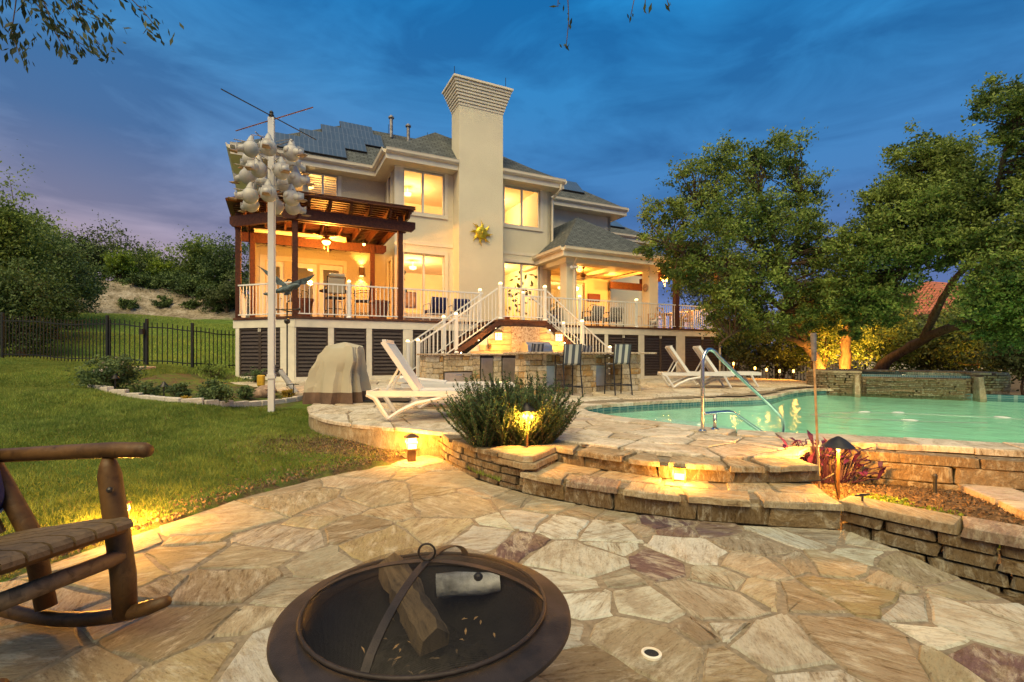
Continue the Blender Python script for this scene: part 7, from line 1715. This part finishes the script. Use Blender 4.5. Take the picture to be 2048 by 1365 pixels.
hanging('large leafy oak branch hanging into the top left corner', [[rp(20,-70,4.2), rp(60,-10,4.2), rp(110,60,4.2), rp(165,90,4.2)], [rp(40,-60,4.3), rp(30,20,4.3), rp(20,70,4.3), rp(40,110,4.3)], [rp(90,-60,4.2), rp(150,0,4.2), rp(190,40,4.2), rp(215,45,4.2)], [rp(200,-60,4.4), rp(260,-5,4.4), rp(290,25,4.4), rp(315,58,4.4)], [rp(60,-60,4.1), rp(90,10,4.1), rp(120,90,4.1), rp(135,110,4.1)], [rp(120,-50,4.), rp(150,20,4.), rp(170,60,4.), rp(200,90,4.)]], 1.0, .085, 71, None, 130)
hanging('thin drooping oak twig at the top centre', [[rp(1125,-50,4.), rp(1140,0,4.), rp(1138,40,4.), rp(1132,95,4.)], [rp(1120,-40,4.), rp(1118,-5,4.), rp(1116,14,4.)]], .42, .06, 72, None, 30)
hanging('small oak sprig right of the top centre', [[rp(1270,-50,4.), rp(1275,-10,4.), rp(1268,15,4.), rp(1262,30,4.)], [rp(1290,-40,4.), rp(1296,-5,4.), rp(1290,22,4.)], [rp(1325,-40,4.), rp(1330,-8,4.), rp(1338,14,4.)]], .35, .07, 73, None, 13)

# --- rosemary
def rosemary():
    rg = np.random.default_rng(5); base = np.array((-.02, 5.86, .30)); t = thing('rosemary_bush', 'large bushy rosemary growing over the stone planter', 'bush', tuple(base)); m = MB(); V = []; T = []
    for i in range(780):
        az = rg.uniform(0, 2*math.pi); lean = rg.uniform(0, 1)**.7*1.5; h = rg.uniform(.45, .98)*(1-.26*lean)*(1.0 if math.cos(az) < .3 else .92); o = np.array([rg.uniform(-.36, .40), rg.uniform(-.22, .2), 0])
        dr_ = np.array([math.cos(az)*lean, math.sin(az)*lean*.65, 1.0]); dr_ /= np.linalg.norm(dr_)
        pts = [o + dr_*h*s + np.array([math.cos(az)*.10, math.sin(az)*.06, .16*s])*s*s*lean for s in np.linspace(0, 1, 7)]
        m.tube([tuple(p) for p in pts], [.006-.0007*k for k in range(7)], 4, caps=False)
        P = np.array(pts); k = 125; s = rg.uniform(.10, 1, k)*6; j = np.minimum(5, s.astype(int)); f = (s-j)[:, None]; c = P[j]*(1-f)+P[j+1]*f; ax = P[j+1]-P[j]; ax /= np.linalg.norm(ax, axis=1)[:, None]
        rd = rg.normal(size=(k, 3)); rd -= (rd*ax).sum(1)[:, None]*ax; rd /= np.linalg.norm(rd, axis=1)[:, None]; d = ax*.75+rd*.75; d /= np.linalg.norm(d, axis=1)[:, None]; w = np.cross(d, rd); w /= np.linalg.norm(w, axis=1)[:, None]+1e-9
        L = rg.uniform(.026, .046, k)[:, None]; W = .0072
        V.append(np.stack([c, c+d*L*.5+w*W, c+d*L, c+d*L*.5-w*W], 1).reshape(-1, 3)); T.append(np.repeat(np.clip(rg.uniform(.1, .8)+rg.normal(0, .15, k)+.2*(s/6-.5), 0, 1), 4))
    m.build('stems', M['bark'], t); link('needles', quads('needles', np.concatenate(V), M['rosemary'], np.concatenate(T)), t)
rosemary()
# --- garden bed plants
def gplant(name, label, px, py, rpx, ry, seed, mat, flowers=None, n=60, leaf=.05, nl=40, yo=0):
    q = gt(px, py+ry*.95); d = q[1]+yo; k = d/FPX; x = (px-1024)*k; g = hterr(x, d); rg = np.random.default_rng(seed); t = thing(name, label, 'plant', (x, d, g)); r = np.array((rpx*k, rpx*k*.8, ry*k)); P, T, cc = blob_points(rg, (0, 0, r[2]*.9), r, n, nl, .25, .35); ok = P[:, 2] > .01
    link('leaves', leaf_mesh('leaves', P[ok], leaf, mat, rg, T[ok], .6), t); m = MB()
    for c in cc[::2]: m.tube([(c[0]*.15, c[1]*.15, 0), (c[0]*.6, c[1]*.6, c[2]*.55), tuple(c)], [.008, .006, .003], 4, caps=False)
    m.build('stems', M['bark'], t)
    if flowers:
        fp_ = P[(P[:, 2] > r[2]*.8)]; fp_ = fp_[rg.integers(0, len(fp_), 26)]; link('flowers', leaf_mesh('flowers', np.repeat(fp_, 5, 0)+rg.normal(0, .012, (130, 3)), .035, flowers, rg, None, .8), t)
M['petal'] = mk_leaf('pale_petal', (.55, .42, .33), (.72, .62, .50), .3); M['ypetal'] = mk_leaf('yellow_leaf', (.30, .20, .02), (.52, .36, .05), .3)
gplant('rose_bush', 'large rose bush with pale blooms at the left end of the bed', 215, 745, 52, 36, 81, M['rose'], M['petal'], 110, .05, 45); gplant('leafy_shrub', 'dense green leafy shrub in the middle of the garden bed', 432, 785, 36, 22, 82, M['rose'], None, 90, .045); gplant('leafy_shrub', 'green shrub just right of the black path light', 360, 782, 24, 20, 83, M['rose'], None, 55, .04)
gplant('leafy_shrub', 'low green plant between the rose bush and the path light', 290, 778, 30, 15, 84, M['rose'], None, 50, .04); gplant('leafy_shrub', 'small green plant beside the clay urn', 492, 786, 17, 15, 85, M['rose'], None, 40, .035); gplant('flowering_plant', 'small yellow-leaved plant near the bed curb', 368, 800, 12, 7, 86, M['ypetal'], None, 24, .035); gplant('flowering_plant', 'yellow spiky plant at the right end of the bed', 576, 788, 12, 12, 87, M['ypetal'], None, 24, .05); gplant('leafy_shrub', 'thin wispy plant in front of the louvred door', 510, 752, 24, 14, 88, M['rose'], None, 34, .035); gplant('leafy_shrub', 'feathery grass-like shrub behind the garden bed', 425, 742, 34, 14, 89, M['oak'], None, 46, .04)
# --- purple heart and low plants in the right bed
def purple():
    rg = np.random.default_rng(8); t = thing('purple_heart_plant', 'deep purple trailing plant beside the steps and bamboo torch', 'plant', (3.3, 5.35, .0)); V = []; T = []; m = MB()
    for i in range(95):
        o = np.array([rg.uniform(-.35, .75), rg.uniform(-.10, .22), rg.uniform(.18, .46)]); o[2] -= .28*max(0, o[0]-.2); az = rg.uniform(0, 2*math.pi); el = rg.uniform(-.25, 1.2); d = np.array([math.cos(az)*math.cos(el), math.sin(az)*math.cos(el), math.sin(el)]); w = np.cross(d, [0, 0, 1]); w /= np.linalg.norm(w)+1e-9; L = rg.uniform(.11, .22); W = L*.15; u = np.cross(w, d)
        a, b, c = o, o+d*L*.5+u*.015, o+d*L-np.array([0, 0, .02]); V += [a-w*W*.5, b-w*W, b, a, a, b, b+w*W, a+w*W*.5, b-w*W, c, c, b, b, c, c, b+w*W]; T += [rg.uniform(0, 1)]*16
        m.tube([(o[0]*.6+.05, .02, .0), tuple(o*.85), tuple(o)], .006, 4, caps=False)
    m.build('stems', M['purple'], t); link('leaves', quads('leaves', np.array(V), M['purple'], np.array(T)), t)
purple()
def cover():
    rg = np.random.default_rng(9)
    def put(name, label, C, leaf, mat, asp, kind='stuff'): o = link(name, leaf_mesh(name, C, leaf, mat, rg, None, asp)); o['kind'] = kind; o['label'] = label; return o
    xs = []
    for _ in range(9000):
        x, y = rg.uniform(2.9, 6.2), rg.uniform(2.6, 5.4)
        if pdist(x, y, [(2.70,4.02),(2.85,3.80),(3.15,3.45),(3.55,3.05),(4.2,2.3)], False) < .12 and False: continue
        if (x-2.9)*.75+(y-3.6) > -.0: xs.append((x, y, hterr(x, y)+.012))
    put('mulch', 'bark mulch in the right flower bed', np.array(xs), .035, mk_leaf('mulch_chip', (.035, .022, .014), (.20, .13, .075), .0, .9), .45)
    C = []
    for (cx, cy, r_, n) in ((3.45,4.55,.28,700),(3.75,4.25,.25,600),(4.0,4.0,.2,400),(4.05,3.72,.16,350),(4.35,3.55,.14,260),(4.7,3.75,.12,160)):
        a = rg.uniform(0, 6.28, n); q = np.sqrt(rg.uniform(0, 1, n))*r_; x = cx+np.cos(a)*q; y = cy+np.sin(a)*q*.7; C.append(np.stack([x, y, hz_terrain(x, y)+rg.uniform(.01, .07, n)], 1))
    put('ground_cover', 'low green ground cover in the right flower bed', np.concatenate(C), .028, M['lime_leaf'], .7)
    L = []
    for _ in range(2600):
        x, y = rg.normal(-2.3, .75), rg.normal(6.9, .45)
        if not inpoly(x, y, LOW) and not inpoly(x, y, TERR) and pdist(x, y, TERR) > .03: L.append((x, y, hterr(x, y)+.015))
    for _ in range(1300):
        i = rg.integers(1, 7); t = rg.uniform(); a, b = LOW[i], LOW[i+1]; x, y = a[0]+(b[0]-a[0])*t-abs(rg.normal(0, .22)), a[1]+(b[1]-a[1])*t+abs(rg.normal(0, .12))
        if not inpoly(x, y, LOW): L.append((x, y, hterr(x, y)+.012))
    put('leaf_litter', 'dry leaf litter along the lawn edge', np.array(L), .04, mk_leaf('litter', (.06, .04, .022), (.30, .21, .12), .1, .9), .5)
cover()
def grass():
    rg = np.random.default_rng(10)
    def field(n, x0, x1, y0, y1, h, keep, wd):
        x = rg.uniform(x0, x1, n); y = y0+(y1-y0)*rg.uniform(0, 1, n)**1.25; ok = keep(x, y); return x[ok], y[ok]
    LP_ = np.array(LOW); 
    def mask(x, y):
        ok = np.ones(len(x), bool)
        for P in (LOW, TERR): 
            c = np.zeros(len(x), bool); n = len(P); j = n-1
            for i in range(n):
                cond = ((P[i][1] > y) != (P[j][1] > y)); xx = (P[j][0]-P[i][0])*(y-P[i][1])/(P[j][1]-P[i][1]+1e-12)+P[i][0]; c ^= cond & (x < xx); j = i
            ok &= ~c
        px = 1024+x/y*FPX; ok &= (px > -60)&(px < 1000)
        # thin, worn turf towards the paving and the lamp
        de = np.full(len(x), 9.)
        for a, b in zip(LOW[2:8], LOW[3:9]):
            dx, dy = b[0]-a[0], b[1]-a[1]; t = np.clip(((x-a[0])*dx+(y-a[1])*dy)/(dx*dx+dy*dy), 0, 1); de = np.minimum(de, np.hypot(x-a[0]-t*dx, y-a[1]-t*dy))
        worn = np.minimum(1, de/.55)*np.minimum(1, np.hypot((x+2.3)/1.5, (y-6.95)/.65))
        bed = (x > -8.6)&(x < -4.0)&(y > 9.75+.0*x)&(y < 14.2); ok &= ~(bed & (y > 9.62-(x+4.5)*.02)); ok &= rg.uniform(0, 1, len(x)) < (.10+.9*worn**1.5); return ok, worn
    x = rg.uniform(-16, 0, 900000); y = 2.6+11.5*rg.uniform(0, 1, 900000)**1.35; ok, worn = mask(x, y); x, y, worn = x[ok], y[ok], worn[ok]; n = len(x)
    z = hz_terrain(x, y); az = rg.uniform(0, 6.28, n); patch = np.clip(.5+.3*np.sin(x*1.3+1.7*np.sin(y*.9))*np.sin(y*1.1+1.3*np.sin(x*.7))+.35*np.sin(x*4.3+2*np.sin(y*3.1))*np.sin(y*4.7+2*np.sin(x*3.7))+.2*np.sin(x*11+y*7)*np.sin(y*13-x*5), 0, 1)
    h = rg.uniform(.022, .055, n)*(.75+.4*patch); w = .0028*(1+y*.10); le = rg.uniform(.2, 1.0, n)*h
    c, s_ = np.cos(az), np.sin(az); b2 = rg.uniform(0, 6.28, n)
    V = np.stack([np.stack([x-c*w, y-s_*w, z-.004], 1), np.stack([x+c*w, y+s_*w, z-.004], 1), np.stack([x+np.cos(b2)*le, y+np.sin(b2)*le, z+h], 1)], 1).reshape(-1, 3)
    tone = np.clip(.08+.62*patch+rg.normal(0, .18, n), 0, 1); dry = rg.uniform(0, 1, n) > np.minimum(.965, .25+.75*worn)
    vi = np.repeat(dry, 3)
    o = link('lawn_grass', quads('lawn_grass', V[~vi], M['grass'], np.repeat(tone[~dry], 3), 3)); o['kind'] = 'stuff'; o['label'] = 'short green turf of the near lawn'
    o = link('dry_grass', quads('dry_grass', V[vi], M['drygrass'], np.repeat(tone[dry], 3), 3)); o['kind'] = 'stuff'; o['label'] = 'dry straw-coloured turf along the paving'
    n = 160000; x = rg.uniform(-30, -7.5, n); y = rg.uniform(13.2, 31, n); z = hz_terrain(x, y); px = 1024+x/y*FPX; ok = (px > -40)&(px < 500)&(z < 3.65+.06*(x+20)+.3); x, y, z = x[ok], y[ok], z[ok]; n = len(x); az = rg.uniform(0, 6.28, n); h = rg.uniform(.05, .10, n); w = .012; c, s_ = np.cos(az), np.sin(az)
    V = np.stack([np.stack([x-c*w, y-s_*w, z-.01], 1), np.stack([x+c*w, y+s_*w, z-.01], 1), np.stack([x+rg.normal(0, .03, n), y+rg.normal(0, .03, n), z+h], 1)], 1).reshape(-1, 3); T = np.clip(rg.normal(.9, .15, n), 0, 1)
    o = link('far_grass', quads('far_grass', V, M['grass'], np.repeat(T, 3), 3)); o['kind'] = 'stuff'; o['label'] = 'far lawn beyond the iron fence'
grass()
# --- plants seen through the windows
def fig(label, a, b, z, h, n, seed, w=.45):
    rg = np.random.default_rng(seed); t = thing('fiddle_leaf_fig', label, 'house plant', hw(a, b, z), TH); C = rg.normal(size=(n, 3))*np.array([w*.45, w*.35, h*.24])+np.array([0, 0, h*.62]); link('leaves', leaf_mesh('leaves', C, .24, M['fiddle'], rg, None, .62), t); MB().tube([(0, 0, .2), (.03, 0, h*.5), (0, 0, h*.9)], [.025, .02, .01], 6).build('stem', M['bark'], t); MB().lathe([(.13, 0), (.18, .32), (.16, .32), (.001, .28)], 16).build('pot', M['clay'], t)
fig('fiddle-leaf fig inside the left lower window', 3.86, WB_+.75, DZ+.03, 2.5, 34, 91, .3); fig('tall fiddle-leaf fig inside the right lower window', 9.15, WB_+.8, DZ+.03, 2.6, 70, 92, .7); fig('potted plant inside the porch window', 11.9, LW+.8, DZ+.03, 1.7, 30, 93, .5)
# --- neighbour's roof
nb = thing('neighbour_house', 'distant house with orange-red tiled hip roof behind the oaks', 'house', (*rp(1880, 640, 40)[:2], .05), R(20))
kx = 40/FPX; MB().box(-4.2, 4.2, -3.5, 3.5, 0, 4.6).build('wall', M['stucco'], nb)
def mk_tilered():
    m, t, p = newmat('red_roof_tile'); c = t.nodes.new('ShaderNodeTexCoord').outputs['UV']; bk = nd(t, 'ShaderNodeTexBrick', {'offset': .0}, Vector=c, Scale=1, Mortar_Size=.03, Brick_Width=.28, Row_Height=.36); bk.inputs['Color1'].default_value = (.42, .12, .055, 1); bk.inputs['Color2'].default_value = (.52, .17, .08, 1); bk.inputs['Mortar'].default_value = (.16, .04, .02, 1)
    t.links.new(bk.outputs['Color'], p.inputs['Base Color']); p.inputs['Roughness'].default_value = .85; return m
b = MB()
for P in ([(-4.9,-4.1,4.5),(4.9,-4.1,4.5),(1.0,0,7.4),(-1.6,0,7.4)],[(4.9,-4.1,4.5),(4.9,4.1,4.5),(1.0,0,7.4)],[(-4.9,4.1,4.5),(-4.9,-4.1,4.5),(-1.6,0,7.4)],[(4.9,4.1,4.5),(-4.9,4.1,4.5),(-1.6,0,7.4),(1.0,0,7.4)]): b.add(P, [(0, 1, 2, 3)[:len(P)]])
me = b.mesh('roof', mk_tilered()); uvslope(me); link('roof', me, nb)
